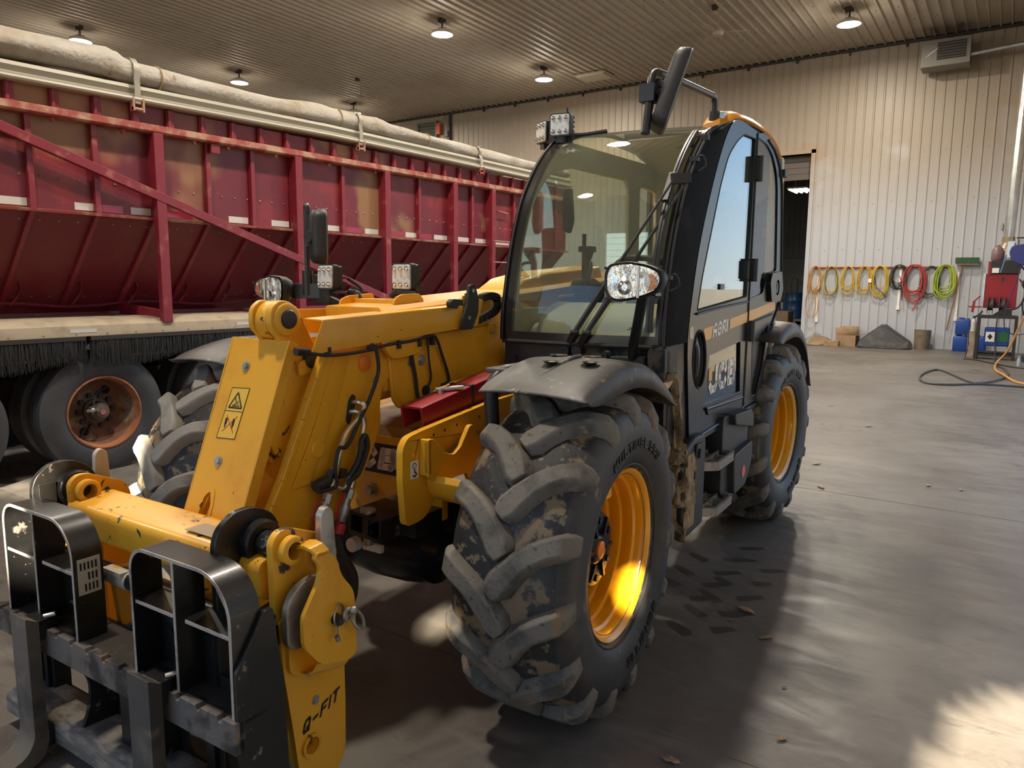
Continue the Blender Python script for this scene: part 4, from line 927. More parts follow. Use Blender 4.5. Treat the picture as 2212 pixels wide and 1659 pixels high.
b.prism(so,'y',-.001,.003,[rp([(-.075,LEN-.001),(-.012,LEN-.001),(-.015,LEN-.17),(-.035,LEN-.215),(-.06,LEN-.19)],.012)],fn=lk); b.prism([(-.078,LEN),(-.01,LEN),(-.01,LEN-.2),(-.06,LEN-.2)],'y',-.04,-.035,fn=lk); b.build('link_slot',yelw,H)
b=M(); 
for u,v in ((-.035,.107),(-.04,.455)): b.hexbolt(lk(u,v,0),nf,.013,.010)
b.build('cover_bolt',steel,H)
b=M(); b.prism(rp([(-.075,.19),(.018,.185),(.012,.37),(-.085,.375)],.004),'y',.0005,.0012,fn=lk); dc=b.build('warning_decal',mat('yellow_warning_decal',(.80,.50,.06),.4),H)
b=M()
def bar(m,p,q,w=.0022): a=V(*p,0);c=V(*q,0); d=(c-a).normalized(); n=V(-d.y,d.x,0)*w; m.prism([(a+n)[:2],(c+n)[:2],(c-n)[:2],(a-n)[:2]],'y',.0013,.0018,fn=lk)
for p,q in (((-.075,.19),(.018,.185)),((.018,.185),(.012,.37)),((.012,.37),(-.085,.375)),((-.085,.375),(-.075,.19)),((-.079,.275),(.015,.272))): bar(b,p,q,.0012)
for p,q in (((-.035,.205),(-.066,.262)),((-.066,.262),(.004,.260)),((.004,.260),(-.035,.205))): bar(b,p,q,.003)
for p,q in (((-.042,.225),(-.03,.245)),((-.03,.245),(-.045,.252)),((-.025,.235),(-.02,.25)),((-.05,.255),(-.01,.253))): bar(b,p,q,.002)
for x in (-.058,-.018): bar(b,(x,.30),(x,.325),.006); bar(b,(x,.325),(x,.335),.003)
b.build('warning_symbols',blackd,dc)
b=M(); bar(b,(-.062,.29),(-.005,.35),.0018); bar(b,(-.005,.29),(-.065,.35),.0018); b.build('red_cross',mat('red_decal',(.6,.05,.02),.5),dc)
# side cover on the boom (hose guard) and the long channel guard
b=M(); b.loft([[V(x,y,z) for x,z in pr] for y,pr in ((-.665,[(.150,1.492),(.222,1.488),(.218,1.372),(.214,1.372),(.218,1.484),(.150,1.488)]),(-.64,[(.150,1.492),(.222,1.490),(.218,1.373),(.214,1.373),(.218,1.486),(.150,1.488)]))],caps=True)
b=M()
def gsec(y,zt_,zb): return [V(.13,y,zt_),V(.222,y,zt_-.003),V(.225,y,zt_-.008),V(.220,y,zb),V(.216,y,zb),V(.220,y,zt_-.010),V(.216,y,zt_-.007),V(.13,y,zt_-.004)]
g=[gsec(-.615,1.495,1.44),gsec(.24,1.528,1.422),gsec(.30,1.532,1.430),gsec(.345,1.536,1.53)]
A=[V(.13,-.61,1.494),V(.222,-.61,1.491),V(.225,-.612,1.486),V(.220,-.665,1.372),V(.216,-.665,1.372),V(.220,-.612,1.484),V(.216,-.612,1.487),V(.13,-.61,1.490)]
b.loft([A]+g[1:]); b.build('boom_hose_guard',yel,H,bev=.0015)
b=M(); b.prism(rp([(-.235,1.40),(-.205,1.15),(-.165,1.105),(-.12,1.105),(.16,1.175),(.28,1.185),(.62,1.205),(.62,1.42)],[.02,.05,.05,.05,.02,.02,.02,.02]),'x',.168,.185); b.build('boom_side_cover',yel,H,bev=.006)
b=M(); b.prism(rp([(-.215,1.33),(-.19,1.16),(-.15,1.125),(-.11,1.125),(-.06,1.14),(-.04,1.33)],.03),'x',.184,.189); b.build('cover_inner_panel',yel,H,bev=.004)
b=M(); b.prism(rp([(-.28,1.37),(-.24,1.325),(-.19,1.315),(-.06,1.33),(-.03,1.41),(-.26,1.41)],.02),'x',.185,.21); b.build('cover_bracket',yel,H,bev=.008)
b=M(); 
for y,z,r_ in ((-.102,1.293,.016),(-.025,1.297,.016),(-.045,1.37,.008),(.50,1.385,.008),(.53,1.388,.008),(-.30,1.24,.008),(-.14,1.36,.007)): b.hexbolt((.186 if y>-.2 else .172,y,z),'x',r_,.008)
b.build('cover_bolt',steel,H)
b=M(); b.prism(rp([(.475,1.36),(.475,1.43),(.55,1.435),(.55,1.37)],.015),'x',.185,.19); b.build('clip_plate',yel,H,bev=.002)
b=M(); b.tube(sm([(.215,-.72,1.385),(.22,-.66,1.375),(.215,-.57,1.362),(.21,-.40,1.363),(.21,-.258,1.379),(.21,-.105,1.386),(.21,.017,1.399),(.205,.06,1.38),(.2,.098,1.319),(.195,.158,1.202),(.192,.14,1.180),(.188,.11,1.175)],6),.0065,8)
b.tube(sm([(.205,-.006,1.392),(.2,.012,1.289),(.195,.03,1.214),(.192,.003,1.167)],5),.005,8)
b.tube(sm([(.20,-.112,1.35),(.20,-.098,1.30),(.2,-.078,1.22),(.2,-.07,1.165),(.198,-.05,1.12),(.195,-.012,1.092),(.195,.005,1.14)],5),.008,8)
for y in (-.58,-.36,-.20,-.07,.02): b.box(.20,.222,y-.008,y+.008,1.360,1.392)
b.tube([(.188,.0,1.165),(.196,.0,1.165)],.022,14)
b.build('wiring_harness',hose_m,H)
b=M()
for i in range(8): b.tube([(.215,-.73+i*.008,1.387-i*.001),(.215,-.727+i*.008,1.387-i*.001)],.014,10)
b.build('corrugated_conduit',hose_m,H)
# hose chain coming out and its black guide bracket
b=M(); P_=sm([(.20,.33,1.445),(.20,.47,1.475),(.20,.53,1.50),(.20,.545,1.53),(.20,.53,1.555),(.20,.47,1.565),(.20,.40,1.555)],4)
for a,c in zip(P_,P_[1:]): b.beam(a,c,.03,.028,(1,0,0)); b.beam(a+(c-a)*.2,a+(c-a)*.5,.034,.034,(1,0,0))
b.build('hose_chain',plas,H)
b=M(); b.prism(rp([(.217,1.570),(.376,1.546),(.330,1.426),(.203,1.429)],.01),'x',.222,.230); b.build('guard_end_plate',yel,H,bev=.002)
b=M(); b.prism(rp(GUIDE,.012),'x',.236,.250)
b.prism(rp([(.25,1.415),(.21,1.42),(.235,1.50),(.25,1.58)],.005),'x',.215,.240); b.build('hose_guide',plas,H,bev=.003)
b=M(); b.prism(rp(CLIP,.005),'x',.235,.26); b.build('guide_clip',blkm,H,bev=.002)
b=M(); b.hexbolt((.246,.265,1.59),'x',.010,.008); b.hexbolt((.246,.235,1.47),'x',.010,.008); b.build('guide_bolt',steel,H)
# --- fenders ---
def fender(x0,x1,prof,name,lip=.10,nx=6):
    """prof (y,z) centre line; sheet with a down-turned outer edge"""
    P_=sm([(0,)+p for p in prof],5); rings=[]
    for i,p in enumerate(P_):
        t=P_[min(i+1,len(P_)-1)]-P_[max(i-1,0)]; n=V(0,-t.z,t.y).normalized()
        if n.z<0 and abs(t.y)>abs(t.z)*.2: n=-n
        f=i/(len(P_)-1); L_=lip*min(1,math.sin(PI*min(1,max(0,f*1.0)))**.6+.0)
        row=[V(x0,p.y,p.z)]
        for k in range(1,nx+1): row.append(V(x0+(x1-x0)*k/nx,p.y,p.z+.012*math.sin(PI*k/nx)))
        row.append(V(x1+.022,p.y,p.z)-n*L_*.25); row.append(V(x1+.034,p.y,p.z)-n*L_*.9)
        rings.append(row)
    b=M(); b.loft(rings,ringclosed=False,caps=False); return b.build(name,fend,H,solid=.006,ang=50)
ff=[(-.34,1.245),(-.27,1.275),(-.10,1.318),(.05,1.335),(.20,1.318),(.35,1.262),(.46,1.19),(.52,1.12)]
f1_=fender(.70,1.10,ff,'front_fender'); 
f2_=f1_.copy(); COL.objects.link(f2_); f2_.scale=(-1,1,1)
b=M(); b.tube(sm([(.86,-.345,1.25),(.885,-.20,1.30),(.90,-.02,1.346),(.905,.05,1.352)],4),.008,6); b.build('fender_rib',fend,f1_)
for x,y in ((.80,.07),(.86,-.10),(.93,.10),(1.0,-.06)):
    z=1.335-.30*(y-.05)**2+.010; b=M(); b.lathe([(.004,.036),(.003,.028),(-.004,.022),(-.006,.001)],(x,y,z),'z',20); b.build('dimple',dark,f1_)
    b=M(); b.sph((x+.005,y,z),.012,8,(1.4,1,.4)); b.build('mud_clod',mud,f1_)
rf=[(2.28,1.27),(2.45,1.34),(2.72,1.375),(2.95,1.345),(3.15,1.24),(3.30,1.06),(3.37,.88)]
fr_=fender(.74,1.13,rf,'rear_fender',.11); f3=fr_.copy(); COL.objects.link(f3); f3.scale=(-1,1,1)
b=M(); b.tube(fil([(.64,-.15,1.02),(.64,-.17,1.24),(.66,-.12,1.29),(.78,0.05,1.30)],.05),.028,12); b.build('fender_stay',blkm,H)
b=M(); b.box(.60,.80,-.15,.3,1.285,1.305); b.build('fender_mount',fend,H,bev=.006)
# --- cab ---
WL=[(.53,1.355),(.533,1.45),(.548,1.557),(.60,1.78),(.66,1.95),(.71,2.05),(.783,2.15),(.86,2.235),(.94,2.305),(1.03,2.36),(1.221,2.418),(1.42,2.455),(1.65,2.492),(1.9,2.505)]
def wr(p): return (p[0]+.075+.05*max(0,min(1,(p[1]-1.7)/.6)),p[1]+.0)
WR=[wr(p) for p in WL]
def wsp(u,v):
    """u 0..1 across (far to near side), v 0..1 up the glass"""
    k=v*(len(WL)-1); i=min(int(k),len(WL)-2); t=k-i
    def cr(L):
        P=[Vector(q) for q in L]; p1,p2=P[i],P[i+1]; p0=P[i-1] if i else p1*2-p2; p3=P[i+2] if i+2<len(P) else p2*2-p1
        return 0.5*((2*p1)+(p2-p0)*t+(2*p0-5*p1+4*p2-p3)*t*t+(3*p1-p0-3*p2+p3)*t**3)
    a=cr(WL); c=cr(WR); q=a*(1-u)+c*u
    return V(.245+(1.025-.245)*u,q.x-.035*math.sin(u*PI),q.y)
b=M(); b.grid(lambda u,v:wsp(u,v),16,44); ws=b.build('windshield',glassw,H,ang=80)
b=M()
frit=mat('windshield_frit_black',(.02,.019,.017),.25)
def strip_(u0,u1,v0,v1,nu,nv): b.grid(lambda u,v:wsp(u0+(u1-u0)*u,v0+(v1-v0)*v)+V(0,-.0015,0),nu,nv)
strip_(0,.055,0,.93,3,44); strip_(.955,1,0,.98,2,52); strip_(.0,1,.93,1,12,4); strip_(0,1,0,.035,12,3); 
b.build('windshield_frit',frit,ws,ang=80)
# pillars and front frame
b=M(); N_=44
b.loft([[wsp(1,i/N_)+V(-.0,-.004,.0),wsp(1,i/N_)+V(.012,-.006,0),wsp(1,i/N_)+V(.02,.05,0),wsp(1,i/N_)+V(-.05,.08,0)] for i in range(N_+1)])
seam=sm([(1.048,y,z) for y,z in ((.945,.87),(.85,1.30),(.859,1.451),(.90,1.62),(.959,1.798),(1.05,1.98),(1.161,2.166),(1.248,2.289),(1.32,2.375),(1.397,2.44),(1.49,2.478))],5)
def at_z(P,z,lo=True):
    for a,c in zip(P,P[1:]):
        if (a.z-z)*(c.z-z)<=0 and abs(a.z-c.z)>1e-6: return a+(c-a)*((z-a.z)/(c.z-a.z))
    return P[-1] if z>P[-1].z else P[0]
wsr=[wsp(1,i/60) for i in range(61)]
rings=[]
for i in range(50):
    z=1.36+(2.45-1.36)*i/49; a=at_z(wsr,min(z,2.44)); c=at_z(seam,z); m_=(a+c)/2+V(.012,-.01,0)
    rings.append([a+V(0,0,0),a+V(.014,.006,0),m_+V(.004,-.02,0),c+V(.004,-.008,0),c+V(-.03,.0,0),a+V(-.05,.07,0)])
b.loft(rings); 
b.loft([[wsp(0,i/N_)+V(0.01,-.003,0),wsp(0,i/N_)+V(-.018,-.004,0),wsp(0,i/N_)+V(-.024,.06,0),wsp(0,i/N_)+V(.02,.06,0)] for i in range(N_+1)])
b.build('front_pillar',blkp,H,ang=50)
b=M(); b.tube([wsp(1,i/40)+V(.004,-.008,0) for i in range(41)],.007,8); b.tube([wsp(0,i/40)+V(-.004,-.008,0) for i in range(41)],.006,8); b.tube([wsp(i/12,0)+V(0,-.006,-.004) for i in range(13)],.010,8); b.build('windshield_seal',hose_m,H)
# lower front of the cab
b=M(); b.prism(rp([(.222,1.355),(.222,.95),(1.04,.95),(1.04,1.355)],.02),'y',.60,.66); 
b.prism(rp([(.60,1.36),(.60,.95),(.80,.86),(.93,.86),(.845,1.30),(.85,1.36)],.01),'x',.98,1.04); b.build('cab_front_frame',blkmud,H,bev=.006)
b=M(); b.prism(rp([(.228,1.348),(.548,1.342),(.560,1.30),(.555,1.13),(.228,1.13)],[.01,.02,.01,.02,.01]),'y',.565,.60); b.build('access_panel',plas,H,bev=.004)
b=M(); b.tube([(.283,.565,1.262),(.283,.555,1.262)],.020,20); b.tube([(.283,.555,1.262),(.283,.551,1.262)],.011,12); b.build('panel_knob',plas,H)
b=M(); b.prism(rp([(.80,1.305),(.958,1.310),(.962,1.23),(.805,1.228)],.01),'y',.54,.60); b.build('lamp_bracket_base',blkm,H,bev=.004)
b=M(); b.prism([(.70,1.31),(.80,1.31),(.80,1.22),(.70,1.22)],'y',.585,.6); b.build('chrome_cover_plate',mat('glossy_black_plate',(.10,.10,.11),.1,.3),H)
b=M(); b.lathe([(-.03,.001),(-.03,.012),(-.012,.012),(-.012,.022),(0,.026),(0,.03)],(.772,.58,1.30),'y',20); b.build('washer_socket',plas,H)
b=M(); b.prism(rp([(.965,1.345),(1.045,1.352),(1.05,1.0),(.965,1.0)],[.02,.01,.01,.01]),'y',.575,.61); b.build('corner_cover',blkmud,H,bev=.004)
b=M(); b.tube([(1.005,.575,1.21),(1.005,.562,1.21)],.022,20); b.tube([(1.005,.562,1.21),(1.005,.558,1.21)],.012,12); b.build('panel_knob',plas,H)
# door
outl=[(p.y,p.z) for p in sm([(0,.93,.872),(0,.855,1.30),(0,.862,1.451),(0,.903,1.62),(0,.962,1.798),(0,1.052,1.98),(0,1.163,2.166),(0,1.25,2.289),(0,1.322,2.372),(0,1.405,2.438),(0,1.50,2.470),(0,1.60,2.478)],3)]+[(1.885,2.478),(1.872,1.5),(1.875,.905)]
win=rp([(1.865,2.435),(1.63,2.420),(1.50,2.365),(1.36,2.275),(1.25,2.12),(1.12,1.86),(1.02,1.66),(.965,1.50),(1.838,1.558)],[.02,.03,.06,.06,.05,.05,.05,.02,.02])
low=rp([(1.19,1.272),(1.756,1.308),(1.795,1.018),(1.146,1.026)],.008)
ell=[(1.03+.092*math.cos(t*PI/12)*1.0,1.265+.135*math.sin(t*PI/12)-.02*math.cos(t*PI/12)) for t in range(24)]
b=M(); b.prism(outl,'x',1.02,1.052,[win,low,ell]); dr=b.build('cab_door',blk,H,bev=.0,ang=30)
b=M(); b.prism(win,'x',1.038,1.042); b.build('door_window',glassd,dr)
b=M(); b.prism(low,'x',1.036,1.040); b.build('lower_door_glass',glassl,dr)
b=M(); b.prism(inset(low,1.04),'x',1.028,1.036,[inset(low,.97)]); b.build('lower_glass_seal',hose_m,dr)
b=M()
for L,k in ((win,.006),): b.tube([(1.050,p[0],p[1]) for p in L],.005,6,closed=True)
b.build('window_seal',hose_m,dr)
b=M(); b.tube(sm([(1.058,.947,1.487),(1.058,1.4,1.512),(1.058,1.865,1.530)],3),.006,6); b.tube(sm([(1.056,.945,.876),(1.056,1.4,.893),(1.056,1.87,.91)],3),.008,6); b.tube(sm([(1.056,1.155,1.004),(1.056,1.83,.978)],3),.01,6)
b.prism([(1.155,1.008),(1.825,1.002),(1.833,.958),(1.191,.968)],'x',1.052,1.060); b.build('door_swage',blk,dr,bev=.002)
b=M(); b.prism(inset(ell,1.04),'x',.985,.99); b.loft([[V(x,p[0],p[1]) for p in inset(ell,k)] for x,k in ((.99,.8),(1.03,.97),(1.056,1.03),(1.058,1.06),(1.053,1.08))],caps=False); b.build('handle_recess',plas,dr)
b=M(); b.tube(sm([(1.035,1.0,1.335),(1.05,.985,1.29),(1.05,.985,1.23),(1.04,1.0,1.19)],5),[.018]*16,10); b.prism(rp([(.985,1.38),(1.04,1.32),(1.05,1.28),(1.0,1.30),(.975,1.34)],.01),'x',1.03,1.05); b.build('door_handle',blkm,dr,bev=.003)
b=M(); b.prism(rp([(.872,1.372),(.925,1.372),(.923,1.432),(.868,1.430)],.02),'x',1.0525,1.0535); b.build('white_sticker',mat('cream_sticker',(.62,.55,.42),.5),dr)
fx=lambda y0,z0,sl=0: (lambda u,v,d:V(1.0525+d,y0+u,z0+v+sl*u))
b=M(); b.prism([(1.071,1.411),(1.228,1.422),(1.196,1.358),(1.113,1.353)],'x',1.0525,1.0535); b.prism([(1.523,1.444),(1.872,1.471),(1.872,1.412),(1.519,1.388)],'x',1.0525,1.0535); b.build('stripe_decal',decy,dr)
b=M(); text2(b,'AGRI',.072,.066,.012,.017,fx(1.225,1.358,.075),.001,.15); b.build('agri_lettering',white,dr,flat=True)
b=M(); text2(b,'JCB',.145,.145,.020,.040,lambda u,v,d:V(1.0415+d,1.232+u,1.066+v+.02*u),.001,0); b.build('jcb_lettering',white,dr,flat=True)
b=M(); b.box(1.0415,1.0425,1.225,1.280,1.135,1.200); b.build('jcb_badge',decy,dr)
b=M(); b.tube([(1.056,.955,1.475),(1.056,.955,1.475)],.001,3) if False else None
b.box(1.04,1.05,1.33,1.40,1.60,1.63); b.tube([(1.02,1.362,1.615),(1.03,1.362,1.615)],.06,16); b.tube([(1.03,1.24,1.612),(1.03,1.485,1.612)],.010,8); b.build('window_latch',blkm,dr)
# rear quarter of the cab side
ro=[(1.89,2.478),(2.15,2.474)]+[(p.y,p.z) for p in sm([(0,2.30,2.445),(0,2.43,2.385),(0,2.53,2.29),(0,2.585,2.15),(0,2.66,1.8),(0,2.70,1.62)],4)]+[(2.66,1.50),(2.48,1.37),(2.28,.915),(1.885,.905)]
rwin=rp([(1.91,2.455),(2.14,2.448),(2.28,2.41),(2.40,2.33),(2.455,2.24),(2.50,2.0),(2.545,1.72),(2.36,1.70),(2.27,1.66),(2.22,1.575),(1.91,1.545)],[.01,.05,.05,.05,.05,.05,.03,.04,.02,.03,.01])
rec=rp([(2.03,1.285),(2.40,1.375),(2.30,1.12),(2.17,.955),(2.07,.962)],.02)
b=M(); b.prism(ro,'x',1.02,1.050,[rwin,rec]); rq=b.build('cab_side_panel',blk,H)
b=M(); b.prism(rwin,'x',1.038,1.042); b.build('rear_side_window',glassd,rq)
b=M(); b.prism(inset(rec,1.05),'x',.90,.91); b.loft([[V(x,p[0],p[1]) for p in inset(rec,k)] for x,k in ((.91,.85),(1.02,.97),(1.052,1.02),(1.052,1.06))],caps=False); b.box(.93,1.0,2.10,2.17,1.16,1.24); b.build('side_recess',plas,rq)
b=M(); b.box(.95,1.01,2.12,2.18,1.17,1.235); b.build('blue_bottle_cap',bluep,rq)
b=M(); b.prism([(1.90,1.474),(2.56,1.526),(2.555,1.465),(1.905,1.413)],'x',1.0505,1.0515); b.build('stripe_decal',decy,rq)
b=M(); b.tube([(1.054,p[0],p[1]) for p in ro[1:-2]],.007,6); b.tube([(1.054,1.89,2.47),(1.054,1.885,.92)],.006,6); b.tube([(1.054,1.89,1.40),(1.054,2.48,1.44)],.005,6); b.build('door_seal',hose_m,rq)
b=M(); b.prism(rp([(2.30,1.64),(2.34,1.70),(2.60,1.715),(2.66,1.60),(2.60,1.52),(2.36,1.52)],.02),'x',1.04,1.075,[circ(2.50,1.61,.05,20)]); b.build('rear_latch_guard',blk,H,bev=.004)
b=M(); b.lathe([(.0,.001),(.012,.035),(.0,.045)],(1.06,2.50,1.61),'x',20); b.build('rear_latch_knob',blkm,H)
for y,z0,z1 in ((1.895,2.205,2.345),(1.895,1.645,1.775),(1.90,1.30,1.42)):
    b=M(); b.tube([(1.075,y,z0),(1.075,y,z1)],.018,12); b.box(1.045,1.075,y-.02,y+.03,z0+.01,z1-.01); b.build('door_hinge',plas,H)
b=M(); b.box(1.04,1.075,2.52,2.60,2.31,2.355); b.box(1.03,1.07,2.64,2.70,1.465,1.51); b.build('cab_hook',plas,H,bev=.004)
b=M(); b.tube([(1.06,1.79,1.66),(1.06,1.79,1.76)],.012,8); b.tube([(1.062,1.77,1.65),(1.062,1.77,1.65+.001)],.02,8); b.build('window_hinge',plas,H)
# roof
rprof=[(1.36,2.442),(1.43,2.49),(1.52,2.525),(1.70,2.552),(1.96,2.565),(2.30,2.560),(2.50,2.52),(2.64,2.42),(2.70,2.26),(2.735,2.0)]
P_=sm([(0,)+p for p in rprof],4)
b=M(); b.loft([[V(.90,p.y,p.z-.05),V(.91,p.y,p.z-.01),V(.94,p.y,p.z),V(.98,p.y,p.z),V(1.022,p.y,p.z-.018),V(1.035,p.y-.0,p.z-.045),V(1.02,p.y,p.z-.06)] for p in P_],ringclosed=True); b.build('cab_roof',mat('roof_orange_yellow',(.85,.33,.02),.25,0,coat=.4),H,ang=50)
b=M(); b.prism([(1.9,2.50),(2.30,2.49),(2.55,2.43),(2.66,2.30),(2.70,2.0),(2.64,2.0),(2.60,2.28),(2.5,2.38),(2.28,2.44),(1.9,2.45)],'x',.24,.95); b.prism([(y,z-.03) for y,z in rprof if z>2.3]+[(2.55,2.36),(2.3,2.47),(1.9,2.47),(1.36,2.40)],'x',.94,1.025); b.build('roof_frame',blk,H)
# rear and far side frames
b=M(); b.prism(rp([(.24,2.45),(1.04,2.45),(1.04,.9),(.24,.9)],.03),'y',2.58,2.64,[rp([(.33,2.33),(.98,2.33),(.98,1.55),(.33,1.55)],.06)]); 
fs=[(.56,1.36),(.60,1.72),(.68,1.95),(.80,2.13),(.96,2.28),(1.2,2.38),(2.6,2.42),(2.64,.92),(.66,.92)]
b.prism(fs,'x',.222,.245,[rp([(.66,1.50),(.70,1.80),(.80,2.03),(.95,2.18),(1.2,2.25),(1.98,2.27),(2.02,1.50)],.06),rp([(2.16,2.26),(2.45,2.25),(2.50,1.50),(2.18,1.50)],.05)]); b.build('cab_rear_frame',beige,H)
b=M(); b.prism(rp([(.66,1.50),(.70,1.80),(.80,2.03),(.95,2.18),(1.2,2.27),(2.42,2.30),(2.50,1.50)],.06),'x',.232,.236); b.build('far_side_window',glass('tinted_far_glass',(.90,.93,.90),3.2,0),H)
b=M(); b.box(.33,.98,2.605,2.61,1.55,2.33); rw_=b.build('rear_window',glass('rear_glass',(.93,.95,.94),1.5,0),H)
b=M()
for k in range(16): b.box(.34,.97,2.6035,2.6045,1.60+k*.045,1.602+k*.045)
b.build('defroster_lines',dark,rw_)
b=M(); b.box(.24,1.03,.64,2.60,.90,.96); b.box(1.0,1.02,1.9,2.58,.95,1.5); b.build('cab_floor',plas,H)
# sill and belly below the cab
b=M(); b.prism([(.93,.85),(2.28,.87),(2.28,.905),(.93,.875)],'x',.80,1.055); b.box(.45,.86,.75,2.2,.50,.88); b.build('cab_sill',blk,H,bev=.004)
# interior
it=[]
b=M(); b.prism(rp([(.80,.96),(.72,1.30),(.76,1.42),(1.0,1.44),(1.2,1.36),(2.4,1.40),(2.4,.96)],.08,5),'x',.25,.46); b.build('side_console',beige,H,bev=.015)
b=M(); b.prism(rp([(.68,.98),(.66,1.36),(.70,1.47),(.86,1.54),(1.02,1.50),(1.04,.98)],.05,5),'x',.34,.98); b.build('dashboard',mat('dash_beige_grey',(.45,.44,.36),.7),H,bev=.02)
b=M(); b.prism(rp([(.24,.0),(.24,.06),(1.03,.06),(1.03,.0)],.01),'y',0,.01) if False else None
b.loft([[V(.26,y,z),V(.64,y,z+.01),V(1.0,y,z)] for y,z in ((1.55,2.42),(1.75,2.44),(2.0,2.44),(2.5,2.36),(2.57,2.25))],ringclosed=False,caps=False); b.build('headliner',beige,H)
b=M(); b.prism(rp([(.24,2.43),(.24,2.15),(.42,2.28),(.60,2.33),(.70,2.30),(.86,2.12),(1.0,2.18),(1.0,2.43)],.05,5),'y',2.44,2.48); b.tube([(.72,2.44,2.28),(.72,2.43,2.28)],.07,20); b.build('rear_header_trim',beige,H)
b=M(); b.prism(rp([(.64,1.34),(.72,1.34),(.74,2.35),(.66,2.35)],.02),'y',2.54,2.58); b.build('rear_window_post',beige,H)
b=M(); b.prism(rp([(1.55,1.30),(1.55,1.42),(2.05,1.43),(2.12,1.80),(2.10,2.0),(2.18,2.02),(2.26,1.9),(2.22,1.35),(2.15,1.28)],.05,5),'x',.50,.94); b.box(.55,.9,1.7,2.1,.96,1.3); b.prism(rp([(2.12,2.0),(2.10,2.18),(2.18,2.2),(2.22,2.0)],.03),'x',.60,.84); b.build('operator_seat',seatm,H,bev=.03,bs=3)
b=M(); R=Matrix.Translation((.70,1.22,1.66))@Matrix.Rotation(-.55,4,'X')
pts=[R@V(.185*math.cos(2*PI*i/32),.185*math.sin(2*PI*i/32),0) for i in range(32)]; b.tube(pts,.016,8,closed=True)
for a in (90,210,330): b.tube([R@V(0,0,-.02),R@V(.18*math.cos(math.radians(a)),.18*math.sin(math.radians(a)),0)],.014,8)
b.tube([R@V(0,0,-.02),V(.70,1.0,1.34)],.04,12); b.tube([R@V(0,0,-.03),R@V(0,0,.01)],.05,14); b.tube([R@V(-.04,0,-.06),R@V(-.26,.02,-.03)],.018,8); b.tube([R@V(.17,.02,0),R@V(.17,.02,.05)],.022,10); b.build('steering_wheel',plas,H)
b=M(); b.prism(rp([(1.05,1.42),(1.0,1.58),(1.06,1.66),(1.18,1.62),(1.25,1.42)],.03),'x',.34,.46); b.tube([(.40,1.12,1.62),(.40,1.10,1.74),(.42,1.08,1.80)],[.018,.018,.03],10); b.tube(sm([(.40,1.1,1.74),(.45,1.05,1.72),(.43,1.02,1.60)],4),.01,6); b.box(.37,.44,1.05,1.13,1.79,1.82); b.build('joystick',plas,H,bev=.008)
b=M(); b.tube(sm([(.30,1.0,1.55),(.36,.9,1.55),(.46,.86,1.56)],4),.016,8); b.tube([(.28,1.3,1.45),(.28,1.3,1.9)],.012,8); b.build('grab_bar',plas,H)
b=M(); b.prism(rp([(.30,1.9),(.30,2.1),(.345,2.12),(.36,1.95),(.34,1.88)],.02),'y',1.0,1.03); b.build('display_screen',plas,H,bev=.004)
b=M(); b.box(.86,.95,2.50,2.53,2.14,2.26); b.build('rear_speaker',plas,H)
# small glass maker mark
b=M(); text2(b,'JCB',.014,.013,.003,.003,lambda u,v,d:wsp(.80+u/.78,.055+v/1.2)+V(0,-.003-d,0),.0005); b.build('glass_mark',blackd,ws,flat=True)
# wipers
def wiper(base,elb,top,nm):
    b=M(); p=[V(*base),V(*elb),V(*top)]
    b.tube([p[0]+V(0,.02,0),p[0]+V(0,-.03,0)],.026,18); b.beam(p[0]+V(0,-.012,0),p[1],.030,.018,(0,1,0)); b.tube([p[1]+V(-.018,0,0),p[1]+V(.018,0,0)],.012,10)
    b.loft([[p[1]+(p[2]-p[1])*t+V(w,0,0),p[1]+(p[2]-p[1])*t+V(0,-w*.8,0),p[1]+(p[2]-p[1])*t+V(-w,0,0),p[1]+(p[2]-p[1])*t+V(0,w*.3,0)] for t,w in ((0,.017),(.28,.019),(.55,.011),(1,.008))])
    return b.build(nm,blkm,H,bev=.002)
wiper((.577,.555,1.320),(.645,.50,1.408),(1.010,.71,2.085),'wiper_arm'); wiper((.640,.555,1.322),(.705,.50,1.408),(1.062,.75,2.085),'wiper_arm')
b=M(); b.beam((1.0,.70,2.08),(1.065,.76,2.088),.045,.02,(0,1,0)); 
bl=[wsp(.925,t)+V(0,-.035,0) for t in [.05+.62*i/24 for i in range(25)]]
b.tube(bl,.009,6); b.tube([p+V(.008,.012,0) for p in bl],.013,6); b.beam(bl[11]+V(-.0,-.01,0),bl[15]+V(0,-.01,0),.03,.02,(0,1,0)); b.build('wiper_blade',blkm,H)
for v,s in ((.62,1),(.50,-1),(.19,-1)):
    c=wsp(1.0,v)+V(.0,-.015,0); b=M(); b.box(c.x-.02,c.x+.02,c.y-.015,c.y+.01,c.z-.012,c.z+.012); b.tube(sm([c,c+V(.04*s*-1,-.01,.01),c+V(.055*s*-1,-.01,-.035),c+V(.02*s*-1,-.01,-.06),c+V(0,0,-.055)],5),.004,6); b.build('washer_hose_clip',hose_m,H)
b=M(); b.tube([wsp(1.0,t)+V(-.012,-.012,0) for t in [i/30*.95 for i in range(31)]],.006,6); b.build('washer_hose',hose_m,H)
